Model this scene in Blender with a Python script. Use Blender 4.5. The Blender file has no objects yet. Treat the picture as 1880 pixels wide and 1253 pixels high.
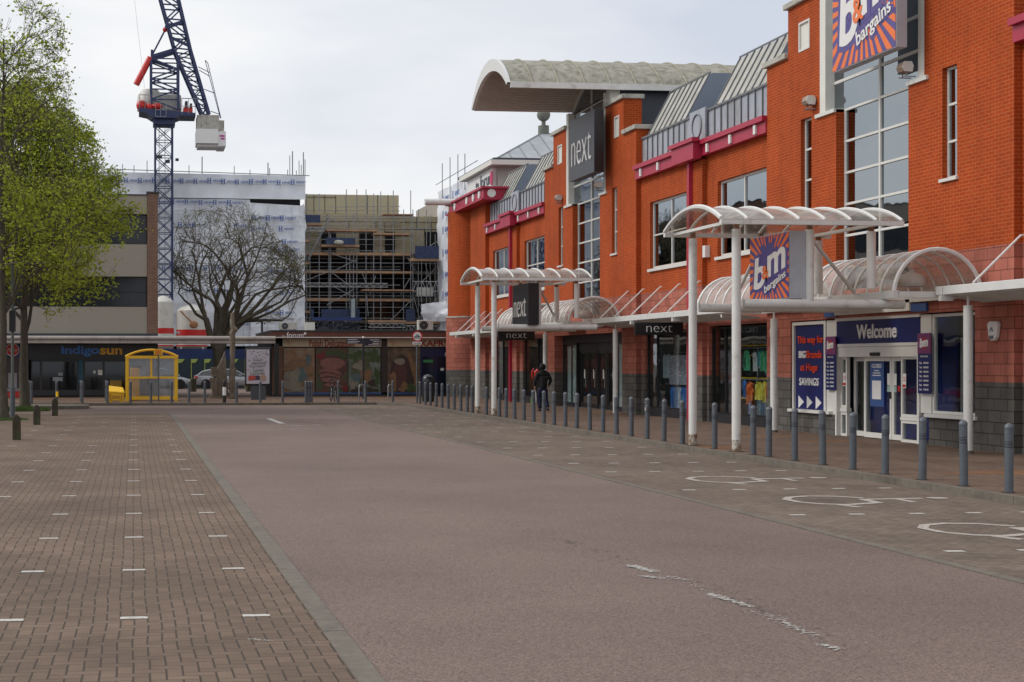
import bpy, bmesh, math, random
import numpy as np
from mathutils import Vector, Matrix
random.seed(7); np.random.seed(7)
R=math.radians
SC=bpy.context.scene
COL=SC.collection
# ---------------------------------------------------------------- camera
F=2660.0; HC=1.88; X0=540.0; TH=math.atan((X0-245)/F); CT=math.cos(TH); ST=math.sin(TH)
cam_d=bpy.data.cameras.new('camera'); cam=bpy.data.objects.new('camera',cam_d); COL.objects.link(cam)
cam.location=(0,0,HC); cam.rotation_euler=(R(90),0,-TH)
cam_d.sensor_width=36; cam_d.lens=F/1880*36
cam_d.shift_x=(940-X0)/1880; cam_d.shift_y=38.5/1880
cam_d.clip_start=.1; cam_d.clip_end=6000
SC.camera=cam
# ---------------------------------------------------------------- sky, sun, exposure
SC.view_settings.view_transform='Standard'; SC.view_settings.look='None'
SC.view_settings.gamma=1; SC.view_settings.exposure=0.22
SUN_EL=R(42); SUN_AZ=R(-78)      # azimuth measured from +Y towards +X: from the left
w=bpy.data.worlds.new('World'); SC.world=w; w.use_nodes=True
nt=w.node_tree; nt.nodes.clear()
out=nt.nodes.new('ShaderNodeOutputWorld'); bg=nt.nodes.new('ShaderNodeBackground')
sky=nt.nodes.new('ShaderNodeTexSky'); sky.sky_type='NISHITA'; sky.sun_disc=False
sky.sun_elevation=SUN_EL; sky.sun_rotation=SUN_AZ; sky.air_density=1; sky.dust_density=3
tc=nt.nodes.new('ShaderNodeTexCoord'); mp=nt.nodes.new('ShaderNodeMapping'); mp.inputs['Scale'].default_value=(1,1,3.2)
mp.inputs['Location'].default_value=(.3,.15,.0)
nz=nt.nodes.new('ShaderNodeTexNoise'); nz.inputs['Scale'].default_value=1.9; nz.inputs['Detail'].default_value=5; nz.inputs['Roughness'].default_value=.5
cr=nt.nodes.new('ShaderNodeValToRGB')
cr.color_ramp.elements[0].position=.36; cr.color_ramp.elements[0].color=(5.7,6.1,6.95,1)
cr.color_ramp.elements[1].position=.60; cr.color_ramp.elements[1].color=(8.5,8.55,8.6,1)
mx=nt.nodes.new('ShaderNodeMixRGB'); mx.inputs[0].default_value=.93
nt.links.new(tc.outputs['Generated'],mp.inputs[0]); nt.links.new(mp.outputs[0],nz.inputs['Vector'])
nt.links.new(nz.outputs['Fac'],cr.inputs[0]); nt.links.new(sky.outputs[0],mx.inputs[1]); nt.links.new(cr.outputs[0],mx.inputs[2])
nt.links.new(mx.outputs[0],bg.inputs[0]); bg.inputs[1].default_value=.1
nt.links.new(bg.outputs[0],out.inputs[0])
sd=bpy.data.lights.new('sun','SUN'); sd.energy=1.5; sd.angle=R(25); sd.color=(1,.97,.92)
sun=bpy.data.objects.new('sun',sd); COL.objects.link(sun)
sun.rotation_euler=(R(90)-SUN_EL,0,-SUN_AZ+math.pi)
# ---------------------------------------------------------------- photo pixel <-> place helpers (used to survey positions)
def Yd(u,s): return u*ST+s*CT
def S(px,u): r=(px-X0)/F; return u*(CT-r*ST)/(ST+r*CT)
def U(px,s): r=(px-X0)/F; return s*(r*CT+ST)/(CT-r*ST)
def Z(py,u,s): return HC+(665-py)*Yd(u,s)/F
def at(px,py,s): u=U(px,s); return (u,s,Z(py,u,s))
def G(px,py,z=0):
    Y=F*(HC-z)/(py-665); X=(px-X0)/F*Y
    return (X*CT+Y*ST,-X*ST+Y*CT)
# ---------------------------------------------------------------- object helpers
LOC={}
def tag(o,label,cat,group=None,kind=None):
    if label: o['label']=label
    if cat: o['category']=cat
    if group: o['group']=group
    if kind: o['kind']=kind
    return o
def thing(name,label,cat,loc=(0,0,0),rotz=0,group=None):
    o=bpy.data.objects.new(name,None); COL.objects.link(o); o.location=loc; o.rotation_euler=(0,0,rotz)
    o.empty_display_size=.2
    LOC[o]=tuple(loc) if rotz==0 else (0,0,0)
    return tag(o,label,cat,group)
def local(name,label,cat,loc=(0,0,0),rotz=0,group=None):   # parts are given in the thing's own frame
    o=thing(name,label,cat,loc,rotz,group); LOC[o]=(0,0,0); return o
def kids(o): return [c for c in COL.objects if c.parent==o]
def dup(root,loc,rotz=None,label=None,tree=None,scale=None):
    r=root.copy(); COL.objects.link(r); r.location=loc
    if rotz is not None: r.rotation_euler=(0,0,rotz)
    if scale: r.scale=(scale,)*3
    if label: r['label']=label
    for ch in (tree or [(c,kids(c)) for c in kids(root)]):
        c=ch[0].copy(); COL.objects.link(c); c.parent=r
        for g in ch[1]:
            d=g.copy(); COL.objects.link(d); d.parent=c
    return r
def tree_of(root): return [(c,kids(c)) for c in kids(root)]
SPLIT={'bracket','sticker','imposts','corner_post','stall_riser','cross_beam','ledge','lime_trim','red_drum','motor_top','work_lamp','gutter','blue_panel','shop_panel','door_surround','pale_partition','moulded_panel','eaves_beam','tower_core','window_sticker','cable','pink_stripe','plinth','shelf','blue_print_x','disc','inner_body','red_ribbon'}
class MB:
    def __init__(s): s.v=[]; s.f=[]; s.m=[]; s.uvc={}; s.g=[]
    def add(s,vs,fs,mi=0,uv=None):
        n=len(s.v); s.g.append((n,len(s.f))); s.v+= [tuple(p) for p in vs]
        for k,f in enumerate(fs):
            if uv: s.uvc[len(s.f)]=[uv[i] for i in f]
            s.f.append(tuple(i+n for i in f)); s.m.append(mi)
        return s
    def box(s,x0,x1,y0,y1,z0,z1,mi=0):
        vs=[(x,y,z) for z in (z0,z1) for y in (y0,y1) for x in (x0,x1)]
        return s.add(vs,[(0,2,3,1),(4,5,7,6),(0,1,5,4),(1,3,7,5),(3,2,6,7),(2,0,4,6)],mi)
    def quad(s,a,b,c,d,mi=0): return s.add([a,b,c,d],[(0,1,2,3)],mi)
    def poly(s,pts,mi=0): return s.add(pts,[tuple(range(len(pts)))],mi)
    def prism(s,pts,ax,a0,a1,mi=0):
        n=len(pts)
        if ax=='x': q=lambda p,a:(a,p[0],p[1])
        elif ax=='y': q=lambda p,a:(p[0],a,p[1])
        else: q=lambda p,a:(p[0],p[1],a)
        vs=[q(p,a0) for p in pts]+[q(p,a1) for p in pts]
        fs=[tuple(range(n)),tuple(range(2*n-1,n-1,-1))]+[(i,(i+1)%n,n+(i+1)%n,n+i) for i in range(n)]
        return s.add(vs,fs,mi)
    def tube(s,pts,r,n=8,mi=0,caps=True):
        pts=[Vector(p) for p in pts]; rs=r if isinstance(r,(list,tuple)) else [r]*len(pts)
        vs=[]; fs=[]; prev=None
        for i,p in enumerate(pts):
            d=(pts[min(i+1,len(pts)-1)]-pts[max(i-1,0)])
            if d.length<1e-9: d=Vector((0,0,1))
            d.normalize()
            if prev is None: a=d.cross(Vector((0,0,1)) if abs(d.z)<.9 else Vector((1,0,0)))
            else:
                a=prev-d*prev.dot(d)
                if a.length<1e-4: a=d.cross(Vector((0,0,1)) if abs(d.z)<.9 else Vector((1,0,0)))
            a.normalize(); prev=a; b=d.cross(a)
            for k in range(n):
                t=2*math.pi*k/n+math.pi/n
                vs.append(p+(a*math.cos(t)+b*math.sin(t))*rs[i])
        for i in range(len(pts)-1):
            for k in range(n):
                fs.append((i*n+k,i*n+(k+1)%n,(i+1)*n+(k+1)%n,(i+1)*n+k))
        if caps and n>2: fs.append(tuple(range(n-1,-1,-1))); fs.append(tuple((len(pts)-1)*n+k for k in range(n)))
        return s.add(vs,fs,mi)
    def bar(s,a,b,w_,mi=0): return s.tube([a,b],w_*.7071,4,mi)
    def lathe(s,prof,cx=0,cy=0,n=16,mi=0,z0=0):
        vs=[];fs=[]
        for r,z in prof:
            for k in range(n):
                t=2*math.pi*k/n; vs.append((cx+r*math.cos(t),cy+r*math.sin(t),z0+z))
        for i in range(len(prof)-1):
            for k in range(n): fs.append((i*n+k,i*n+(k+1)%n,(i+1)*n+(k+1)%n,(i+1)*n+k))
        fs.append(tuple(range(n-1,-1,-1))); fs.append(tuple((len(prof)-1)*n+k for k in range(n)))
        return s.add(vs,fs,mi)
    def ball(s,c,r,sc=(1,1,1),n=12,mi=0):
        vs=[];fs=[];m=n//2
        for i in range(m+1):
            a=math.pi*i/m
            for k in range(n):
                t=2*math.pi*k/n
                vs.append((c[0]+r*sc[0]*math.sin(a)*math.cos(t),c[1]+r*sc[1]*math.sin(a)*math.sin(t),c[2]-r*sc[2]*math.cos(a)))
        for i in range(m):
            for k in range(n): fs.append((i*n+k,i*n+(k+1)%n,(i+1)*n+(k+1)%n,(i+1)*n+k))
        return s.add(vs,fs,mi)
    def disc(s,c,r,ax='x',n=24,th=.02,mi=0,sc=1.0):
        pts=[(r*math.cos(2*math.pi*k/n),r*sc*math.sin(2*math.pi*k/n)) for k in range(n)]
        if ax=='x': return s.prism([(c[1]+p[0],c[2]+p[1]) for p in pts],'x',c[0]-th/2,c[0]+th/2,mi)
        if ax=='y': return s.prism([(c[0]+p[0],c[2]+p[1]) for p in pts],'y',c[1]-th/2,c[1]+th/2,mi)
        return s.prism([(c[0]+p[0],c[1]+p[1]) for p in pts],'z',c[2]-th/2,c[2]+th/2,mi)
    def build(s,name,mats,parent=None,smooth=False,loc=None,recalc=True):
        if not isinstance(mats,(list,tuple)): mats=[mats]
        if name in SPLIT and len(s.g)>1:          # separate pieces become separate parts
            first=None; G_=s.g+[(len(s.v),len(s.f))]
            for (v0,f0),(v1,f1) in zip(G_,G_[1:]):
                q=MB(); q.v=s.v[v0:v1]; q.f=[tuple(i-v0 for i in f) for f in s.f[f0:f1]]; q.m=s.m[f0:f1]; q.g=[(0,0)]
                o=q.build(name,mats,parent,smooth,loc,recalc); first=first or o
            return first
        org=Vector(LOC.get(parent,(0,0,0))) if parent is not None else Vector(loc or (0,0,0))
        me=bpy.data.meshes.new(name)
        me.from_pydata([tuple(Vector(p)-org) for p in s.v],[],s.f)
        for m in mats: me.materials.append(m)
        me.polygons.foreach_set('material_index',s.m)
        if recalc:
            b=bmesh.new(); b.from_mesh(me); bmesh.ops.recalc_face_normals(b,faces=b.faces); b.to_mesh(me); b.free()
        uvl=me.uv_layers.new(name='UVMap'); me.update()
        for p in me.polygons:
            n=p.normal; ax=(abs(n.x),abs(n.y),abs(n.z)); cust=s.uvc.get(p.index)
            for k,li in enumerate(p.loop_indices):
                q=Vector(me.vertices[me.loops[li].vertex_index].co)+org
                if cust is not None:
                    vi=me.loops[li].vertex_index; j=s.f[p.index].index(vi) if vi in s.f[p.index] else k; uvl.data[li].uv=cust[j]
                elif ax[0]>=ax[1] and ax[0]>=ax[2]: uvl.data[li].uv=(q.y,q.z)
                elif ax[1]>=ax[2]: uvl.data[li].uv=(q.x,q.z)
                else: uvl.data[li].uv=(q.x,q.y)
        if smooth:
            me.polygons.foreach_set('use_smooth',[True]*len(me.polygons))
            try: me.set_sharp_from_angle(angle=R(38))
            except Exception: pass
        o=bpy.data.objects.new(name,me); COL.objects.link(o)
        if parent is not None: o.parent=parent; LOC[o]=LOC.get(parent,(0,0,0))
        else: o.location=org; LOC[o]=tuple(org)
        return o
def bevel(o,wd=.01,seg=1):
    m=o.modifiers.new('bevel','BEVEL'); m.width=wd; m.segments=seg; m.limit_method='ANGLE'; m.angle_limit=R(50); return o
FACE={'w':Matrix(((0,0,-1),(-1,0,0),(0,1,0))),     # faces -u (the road): text runs towards the camera
      's':Matrix(((1,0,0),(0,0,-1),(0,1,0))),      # faces -s (the camera)
      'up':Matrix(((1,0,0),(0,1,0),(0,0,1)))}
def text_mesh(body,bold=0.0,shear=0.0,depth=.01,spacing=1.0):
    cu=bpy.data.curves.new('t','FONT'); cu.body=body; cu.size=1; cu.align_x='CENTER'; cu.align_y='CENTER'
    cu.offset=bold; cu.shear=shear; cu.extrude=depth; cu.space_character=spacing; cu.resolution_u=4
    o=bpy.data.objects.new('t',cu); COL.objects.link(o)
    dg=bpy.context.evaluated_depsgraph_get(); me=bpy.data.meshes.new_from_object(o.evaluated_get(dg))
    vs=[v.co.copy() for v in me.vertices]; fs=[tuple(p.vertices) for p in me.polygons]
    bpy.data.objects.remove(o); bpy.data.curves.remove(cu); bpy.data.meshes.remove(me)
    return vs,fs
TC={}
def text(mb,body,c,Wd,Ht,face='w',mi=0,bold=0,shear=0,depth=.012,rot=0,spacing=1.0):
    """add lettering of overall size Wd x Ht centred on c"""
    k=(body,bold,shear,spacing)
    if k not in TC: TC[k]=text_mesh(body,bold,shear,.5,spacing)
    vs,fs=TC[k]
    xs=[v.x for v in vs]; ys=[v.y for v in vs]
    if not xs: return
    cx,cy=(min(xs)+max(xs))/2,(min(ys)+max(ys))/2; sx=(max(xs)-min(xs)) or 1; sy=(max(ys)-min(ys)) or 1
    M=FACE[face]; ca,sa=math.cos(rot),math.sin(rot)
    kx=Wd/sx; ky=(Ht/sy) if Ht else kx
    q=[]
    for v in vs:
        a=(v.x-cx)*kx; b=(v.y-cy)*ky; a,b=a*ca-b*sa,a*sa+b*ca
        q.append(Vector(c)+M@Vector((a,b,v.z*2*depth)))
    mb.add(q,fs,mi)
# ---------------------------------------------------------------- materials
def lin(c): 
    c=c/255.; return c/12.92 if c<=.04045 else ((c+.055)/1.055)**2.4
def rgb(r,g,b): return (lin(r),lin(g),lin(b),1)
MATS={}
def newmat(name):
    m=bpy.data.materials.new(name); m.use_nodes=True; nt=m.node_tree; b=nt.nodes['Principled BSDF']; return m,nt,b
def N(nt,t,**k):
    n=nt.nodes.new(t)
    for a,v in k.items():
        if a in n.inputs: n.inputs[a].default_value=v
        else: setattr(n,a,v)
    return n
def pm(name,col,rough=.6,metal=0,var=.12,scale=3.0,bump=0,bscale=40,spec=.5,dirt=None,dscale=1.2,dlo=.52,dhi=.72,stretch=(1,1,1)):
    if name in MATS: return MATS[name]
    m,nt,b=newmat(name); L=nt.links
    tc=N(nt,'ShaderNodeTexCoord'); mp=N(nt,'ShaderNodeMapping'); mp.inputs['Scale'].default_value=stretch
    L.new(tc.outputs['Object'],mp.inputs[0])
    nz=N(nt,'ShaderNodeTexNoise',Scale=scale,Detail=6.0,Roughness=.6); L.new(mp.outputs[0],nz.inputs['Vector'])
    r=N(nt,'ShaderNodeValToRGB'); c=col
    r.color_ramp.elements[0].position=.3; r.color_ramp.elements[1].position=.7
    r.color_ramp.elements[0].color=tuple(x*(1-var) for x in c[:3])+(1,); r.color_ramp.elements[1].color=tuple(min(1,x*(1+var)) for x in c[:3])+(1,)
    L.new(nz.outputs['Fac'],r.inputs[0]); cout=r.outputs[0]
    if dirt:
        n2=N(nt,'ShaderNodeTexNoise',Scale=dscale,Detail=8.0,Roughness=.7); L.new(mp.outputs[0],n2.inputs['Vector'])
        r2=N(nt,'ShaderNodeMapRange'); r2.inputs['From Min'].default_value=dlo; r2.inputs['From Max'].default_value=dhi
        L.new(n2.outputs['Fac'],r2.inputs[0]); mm=N(nt,'ShaderNodeMixRGB'); L.new(r2.outputs[0],mm.inputs[0]); L.new(cout,mm.inputs[1]); mm.inputs[2].default_value=dirt
        cout=mm.outputs[0]
    L.new(cout,b.inputs['Base Color']); b.inputs['Roughness'].default_value=rough; b.inputs['Metallic'].default_value=metal
    b.inputs['Specular IOR Level'].default_value=spec
    if bump:
        n3=N(nt,'ShaderNodeTexNoise',Scale=bscale,Detail=4.0); L.new(tc.outputs['Object'],n3.inputs['Vector'])
        bp=N(nt,'ShaderNodeBump',Strength=bump,Distance=.02); L.new(n3.outputs['Fac'],bp.inputs['Height']); L.new(bp.outputs[0],b.inputs['Normal'])
    MATS[name]=m; return m
def brick(name,c1,c2,cm,bw,rh,mort,rough=.8,var=.12,bump=.35,vs=.35):
    m,nt,b=newmat(name); L=nt.links
    tc=N(nt,'ShaderNodeTexCoord'); bt=N(nt,'ShaderNodeTexBrick'); L.new(tc.outputs['UV'],bt.inputs['Vector'])
    bt.inputs['Color1'].default_value=c1; bt.inputs['Color2'].default_value=c2; bt.inputs['Mortar'].default_value=cm
    bt.inputs['Scale'].default_value=1; bt.inputs['Brick Width'].default_value=bw; bt.inputs['Row Height'].default_value=rh
    bt.inputs['Mortar Size'].default_value=mort; bt.inputs['Mortar Smooth'].default_value=.15; bt.offset=.5
    nz=N(nt,'ShaderNodeTexNoise',Scale=vs,Detail=7.0,Roughness=.65); L.new(tc.outputs['Object'],nz.inputs['Vector'])
    mr=N(nt,'ShaderNodeMapRange'); mr.inputs['From Min'].default_value=.3; mr.inputs['From Max'].default_value=.7
    mr.inputs['To Min'].default_value=1-var; mr.inputs['To Max'].default_value=1+var; L.new(nz.outputs['Fac'],mr.inputs[0])
    mp=N(nt,'ShaderNodeMapping'); mp.inputs['Scale'].default_value=(1,1,.12); L.new(tc.outputs['Object'],mp.inputs[0]); n2=N(nt,'ShaderNodeTexNoise',Scale=2.2,Detail=6.0,Roughness=.7); L.new(mp.outputs[0],n2.inputs['Vector'])
    m2=N(nt,'ShaderNodeMapRange'); m2.inputs['From Min'].default_value=.35; m2.inputs['From Max'].default_value=.72; m2.inputs['To Min'].default_value=1.06; m2.inputs['To Max'].default_value=.80; L.new(n2.outputs['Fac'],m2.inputs[0])
    mul=N(nt,'ShaderNodeVectorMath',operation='SCALE'); L.new(bt.outputs['Color'],mul.inputs[0]); L.new(mth(nt,'MULTIPLY',mr.outputs[0],m2.outputs[0]),mul.inputs['Scale'])
    L.new(mul.outputs[0],b.inputs['Base Color']); b.inputs['Roughness'].default_value=rough; b.inputs['Specular IOR Level'].default_value=.25
    inv=N(nt,'ShaderNodeMath',operation='SUBTRACT'); inv.inputs[0].default_value=1; L.new(bt.outputs['Fac'],inv.inputs[1])
    bp=N(nt,'ShaderNodeBump',Strength=bump,Distance=.006); L.new(inv.outputs[0],bp.inputs['Height']); L.new(bp.outputs[0],b.inputs['Normal'])
    MATS[name]=m; return m
def mth(nt,op,a,b_=None):
    n=nt.nodes.new('ShaderNodeMath'); n.operation=op
    for i,x in enumerate((a,b_)):
        if x is None: continue
        if isinstance(x,(int,float)): n.inputs[i].default_value=x
        else: nt.links.new(x,n.inputs[i])
    return n.outputs[0]
def herring(name,base,dark,joint,size=.1,jx=.07,jy=.045,warm=None):
    m,nt,b=newmat(name); L=nt.links
    ge=N(nt,'ShaderNodeNewGeometry'); sp=N(nt,'ShaderNodeSeparateXYZ'); L.new(ge.outputs['Position'],sp.inputs[0])
    wob=N(nt,'ShaderNodeTexNoise',Scale=.8,Detail=2.0); L.new(ge.outputs['Position'],wob.inputs['Vector'])
    wv=mth(nt,'MULTIPLY',mth(nt,'SUBTRACT',wob.outputs['Fac'],.5),.5)
    x=mth(nt,'ADD',mth(nt,'DIVIDE',sp.outputs[0],size),wv); y=mth(nt,'ADD',mth(nt,'DIVIDE',sp.outputs[1],size),wv)
    i=mth(nt,'FLOOR',x); j=mth(nt,'FLOOR',y); fx=mth(nt,'SUBTRACT',x,i); fy=mth(nt,'SUBTRACT',y,j)
    q=mth(nt,'FLOORED_MODULO',mth(nt,'ADD',mth(nt,'SUBTRACT',i,j),.01),4.0); q=mth(nt,'FLOOR',q)
    def eq(k): return mth(nt,'COMPARE',q,float(k))
    e=[]
    for k in range(4):
        n=nt.nodes.new('ShaderNodeMath'); n.operation='COMPARE'; L.new(q,n.inputs[0]); n.inputs[1].default_value=k; n.inputs[2].default_value=.3; e.append(n.outputs[0])
    dl=mth(nt,'ADD',mth(nt,'DIVIDE',fx,jx),mth(nt,'MULTIPLY',e[1],99)); dr=mth(nt,'ADD',mth(nt,'DIVIDE',mth(nt,'SUBTRACT',1,fx),jx),mth(nt,'MULTIPLY',e[0],99))
    db=mth(nt,'ADD',mth(nt,'DIVIDE',fy,jy),mth(nt,'MULTIPLY',e[2],99)); dt=mth(nt,'ADD',mth(nt,'DIVIDE',mth(nt,'SUBTRACT',1,fy),jy),mth(nt,'MULTIPLY',e[3],99))
    d=mth(nt,'MINIMUM',mth(nt,'MINIMUM',dl,dr),mth(nt,'MINIMUM',db,dt))
    jm=N(nt,'ShaderNodeMapRange'); jm.inputs['From Min'].default_value=.6; jm.inputs['From Max'].default_value=1.2; L.new(d,jm.inputs[0])
    ci=N(nt,'ShaderNodeCombineXYZ'); L.new(mth(nt,'SUBTRACT',i,e[1]),ci.inputs[0]); L.new(mth(nt,'SUBTRACT',j,e[2]),ci.inputs[1])
    wn=N(nt,'ShaderNodeTexWhiteNoise'); L.new(ci.outputs[0],wn.inputs['Vector'])
    bc=N(nt,'ShaderNodeMixRGB'); L.new(wn.outputs['Value'],bc.inputs[0]); bc.inputs[1].default_value=dark; bc.inputs[2].default_value=base
    big=N(nt,'ShaderNodeTexNoise',Scale=.45,Detail=8.0,Roughness=.7); L.new(ge.outputs['Position'],big.inputs['Vector'])
    gr=N(nt,'ShaderNodeTexNoise',Scale=130.0,Detail=2.0); L.new(ge.outputs['Position'],gr.inputs['Vector'])
    bm=N(nt,'ShaderNodeMapRange'); bm.inputs['From Min'].default_value=.3; bm.inputs['From Max'].default_value=.7; bm.inputs['To Min'].default_value=.66; bm.inputs['To Max'].default_value=1.26; L.new(big.outputs['Fac'],bm.inputs[0])
    gm=N(nt,'ShaderNodeMapRange'); gm.inputs['From Min'].default_value=.3; gm.inputs['From Max'].default_value=.7; gm.inputs['To Min'].default_value=.72; gm.inputs['To Max'].default_value=1.28; L.new(gr.outputs['Fac'],gm.inputs[0])
    v1=N(nt,'ShaderNodeVectorMath',operation='SCALE'); L.new(bc.outputs[0],v1.inputs[0]); L.new(mth(nt,'MULTIPLY',bm.outputs[0],gm.outputs[0]),v1.inputs['Scale'])
    fm=N(nt,'ShaderNodeMixRGB'); L.new(jm.outputs[0],fm.inputs[0]); fm.inputs[1].default_value=joint; L.new(v1.outputs[0],fm.inputs[2])
    col=fm.outputs[0]
    if warm:
        wz=N(nt,'ShaderNodeTexNoise',Scale=.33,Detail=1.0); mpp=N(nt,'ShaderNodeMapping'); mpp.inputs['Scale'].default_value=(.35,1.2,1); L.new(ge.outputs['Position'],mpp.inputs[0]); L.new(mpp.outputs[0],wz.inputs['Vector'])
        wr=N(nt,'ShaderNodeMapRange'); wr.inputs['From Min'].default_value=.6; wr.inputs['From Max'].default_value=.62; L.new(wz.outputs['Fac'],wr.inputs[0])
        w2=N(nt,'ShaderNodeMixRGB',blend_type='MULTIPLY'); L.new(wr.outputs[0],w2.inputs[0]); L.new(col,w2.inputs[1]); w2.inputs[2].default_value=warm; col=w2.outputs[0]
    L.new(col,b.inputs['Base Color']); b.inputs['Roughness'].default_value=.85; b.inputs['Specular IOR Level'].default_value=.25
    bp=N(nt,'ShaderNodeBump',Strength=.5,Distance=.006); L.new(jm.outputs[0],bp.inputs['Height']); L.new(bp.outputs[0],b.inputs['Normal'])
    MATS[name]=m; return m
def asphalt(name,c,c2):
    m,nt,b=newmat(name); L=nt.links
    ge=N(nt,'ShaderNodeNewGeometry')
    a=N(nt,'ShaderNodeTexNoise',Scale=62.0,Detail=4.0,Roughness=.85); L.new(ge.outputs['Position'],a.inputs['Vector'])
    r=N(nt,'ShaderNodeValToRGB'); r.color_ramp.elements[0].position=.36; r.color_ramp.elements[0].color=tuple(x*.38 for x in c[:3])+(1,)
    r.color_ramp.elements[1].position=.66; r.color_ramp.elements[1].color=tuple(x*1.85 for x in c[:3])+(1,); L.new(a.outputs['Fac'],r.inputs[0])
    g=N(nt,'ShaderNodeTexNoise',Scale=.22,Detail=9.0,Roughness=.62); L.new(ge.outputs['Position'],g.inputs['Vector'])
    mr=N(nt,'ShaderNodeMapRange'); mr.inputs['From Min'].default_value=.38; mr.inputs['From Max'].default_value=.66; L.new(g.outputs['Fac'],mr.inputs[0])
    mm=N(nt,'ShaderNodeMixRGB',blend_type='MULTIPLY'); L.new(mr.outputs[0],mm.inputs[0]); L.new(r.outputs[0],mm.inputs[1]); mm.inputs[2].default_value=c2
    # worn dark cracks / stains along the carriageway
    mp=N(nt,'ShaderNodeMapping'); mp.inputs['Scale'].default_value=(1.0,.25,1); L.new(ge.outputs['Position'],mp.inputs[0])
    st=N(nt,'ShaderNodeTexNoise',Scale=.9,Detail=10.0,Roughness=.72); L.new(mp.outputs[0],st.inputs['Vector'])
    sr=N(nt,'ShaderNodeMapRange'); sr.inputs['From Min'].default_value=.62; sr.inputs['From Max'].default_value=.74; sr.inputs['To Max'].default_value=.55; L.new(st.outputs['Fac'],sr.inputs[0])
    m3=N(nt,'ShaderNodeMixRGB',blend_type='MULTIPLY'); L.new(sr.outputs[0],m3.inputs[0]); L.new(mm.outputs[0],m3.inputs[1]); m3.inputs[2].default_value=(.55,.52,.52,1)
    L.new(m3.outputs[0],b.inputs['Base Color']); b.inputs['Roughness'].default_value=.82; b.inputs['Specular IOR Level'].default_value=.3
    bp=N(nt,'ShaderNodeBump',Strength=.5,Distance=.008); L.new(a.outputs['Fac'],bp.inputs['Height']); L.new(bp.outputs[0],b.inputs['Normal'])
    MATS[name]=m; return m
def glassy(name,tint,trans,rough=.03,ior=1.5,emit=None,gloss=None):
    """thin pane: part see-through, part mirror by Fresnel"""
    m,nt,b=newmat(name); L=nt.links; nt.nodes.remove(b); o=nt.nodes['Material Output']
    tr=N(nt,'ShaderNodeBsdfTransparent'); tr.inputs[0].default_value=tint
    gl=N(nt,'ShaderNodeBsdfGlossy'); gl.inputs['Roughness'].default_value=rough; gl.inputs[0].default_value=gloss or (1,1,1,1)
    ge=N(nt,'ShaderNodeNewGeometry'); dt=N(nt,'ShaderNodeVectorMath',operation='DOT_PRODUCT'); L.new(ge.outputs['Incoming'],dt.inputs[0]); L.new(ge.outputs['Normal'],dt.inputs[1])
    f0=((ior-1)/(ior+1))**2; k5=mth(nt,'POWER',mth(nt,'SUBTRACT',1,mth(nt,'ABSOLUTE',dt.outputs['Value'])),5.0); fr_=mth(nt,'ADD',mth(nt,'MULTIPLY',k5,1-f0),f0)
    tc=N(nt,'ShaderNodeTexCoord'); nz=N(nt,'ShaderNodeTexNoise',Scale=.8,Detail=2.0); L.new(tc.outputs['Object'],nz.inputs['Vector'])
    bp=N(nt,'ShaderNodeBump',Strength=.12,Distance=.05); L.new(nz.outputs['Fac'],bp.inputs['Height']); L.new(bp.outputs[0],gl.inputs['Normal'])
    mx=N(nt,'ShaderNodeMixShader'); L.new(fr_,mx.inputs[0]); L.new(tr.outputs[0],mx.inputs[1]); L.new(gl.outputs[0],mx.inputs[2])
    last=mx
    if trans<1:
        df=N(nt,'ShaderNodeBsdfDiffuse'); df.inputs[0].default_value=tint
        dz=N(nt,'ShaderNodeTexNoise',Scale=1.7,Detail=8.0,Roughness=.7); L.new(tc.outputs['Object'],dz.inputs['Vector'])
        mr=N(nt,'ShaderNodeMapRange'); mr.inputs['From Min'].default_value=.3; mr.inputs['From Max'].default_value=.7; mr.inputs['To Min'].default_value=max(0,1-trans-.18); mr.inputs['To Max'].default_value=min(1,1-trans+.18); L.new(dz.outputs['Fac'],mr.inputs[0])
        m2=N(nt,'ShaderNodeMixShader'); L.new(mr.outputs[0],m2.inputs[0]); L.new(mx.outputs[0],m2.inputs[1]); L.new(df.outputs[0],m2.inputs[2]); last=m2
    L.new(last.outputs[0],o.inputs[0]); MATS[name]=m; return m
M_brick=brick('orange_brick',(.345,.044,.004,1),(.405,.058,.006,1),(.44,.125,.04,1),.225,.0767,.008,var=.16,vs=.6)
M_block=brick('salmon_block',(.42,.14,.10,1),(.33,.105,.073,1),(.17,.06,.04,1),.445,.23,.010,var=.14,bump=.5,vs=1.5)
M_grey=brick('grey_block',(.125,.115,.104,1),(.092,.085,.078,1),(.035,.032,.03,1),.445,.23,.010,var=.2,bump=.5,vs=1.5)
M_bbrick=brick('brown_brick',(.22,.10,.06,1),(.15,.065,.042,1),(.24,.2,.16,1),.225,.075,.012)
M_pave=herring('block_paving',(.178,.124,.091,1),(.140,.098,.072,1),(.060,.046,.036,1),size=.1)
M_pave2=herring('bay_paving',(.19,.145,.112,1),(.14,.108,.084,1),(.06,.048,.04,1),size=.1,jx=.05,jy=.05)
M_foot=herring('footway_paving',(.185,.122,.088,1),(.13,.088,.064,1),(.06,.043,.033,1),size=.1,jx=.05,jy=.05,warm=(1.35,1.0,.72,1))
M_asph=asphalt('red_asphalt',(.176,.127,.107,1),(.78,.76,.77,1))
M_kerb=pm('kerb_concrete',(.145,.125,.10,1),.85,var=.2,scale=8,bump=.3,bscale=90,dirt=(.08,.07,.055,1))
M_ground=pm('far_ground',(.13,.12,.11,1),.9,var=.2,scale=1)
M_white=pm('white_paint',(.66,.66,.64,1),.4,var=.05,scale=4,dirt=(.36,.32,.27,1),dscale=2.2,dlo=.6,dhi=.8)
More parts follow.
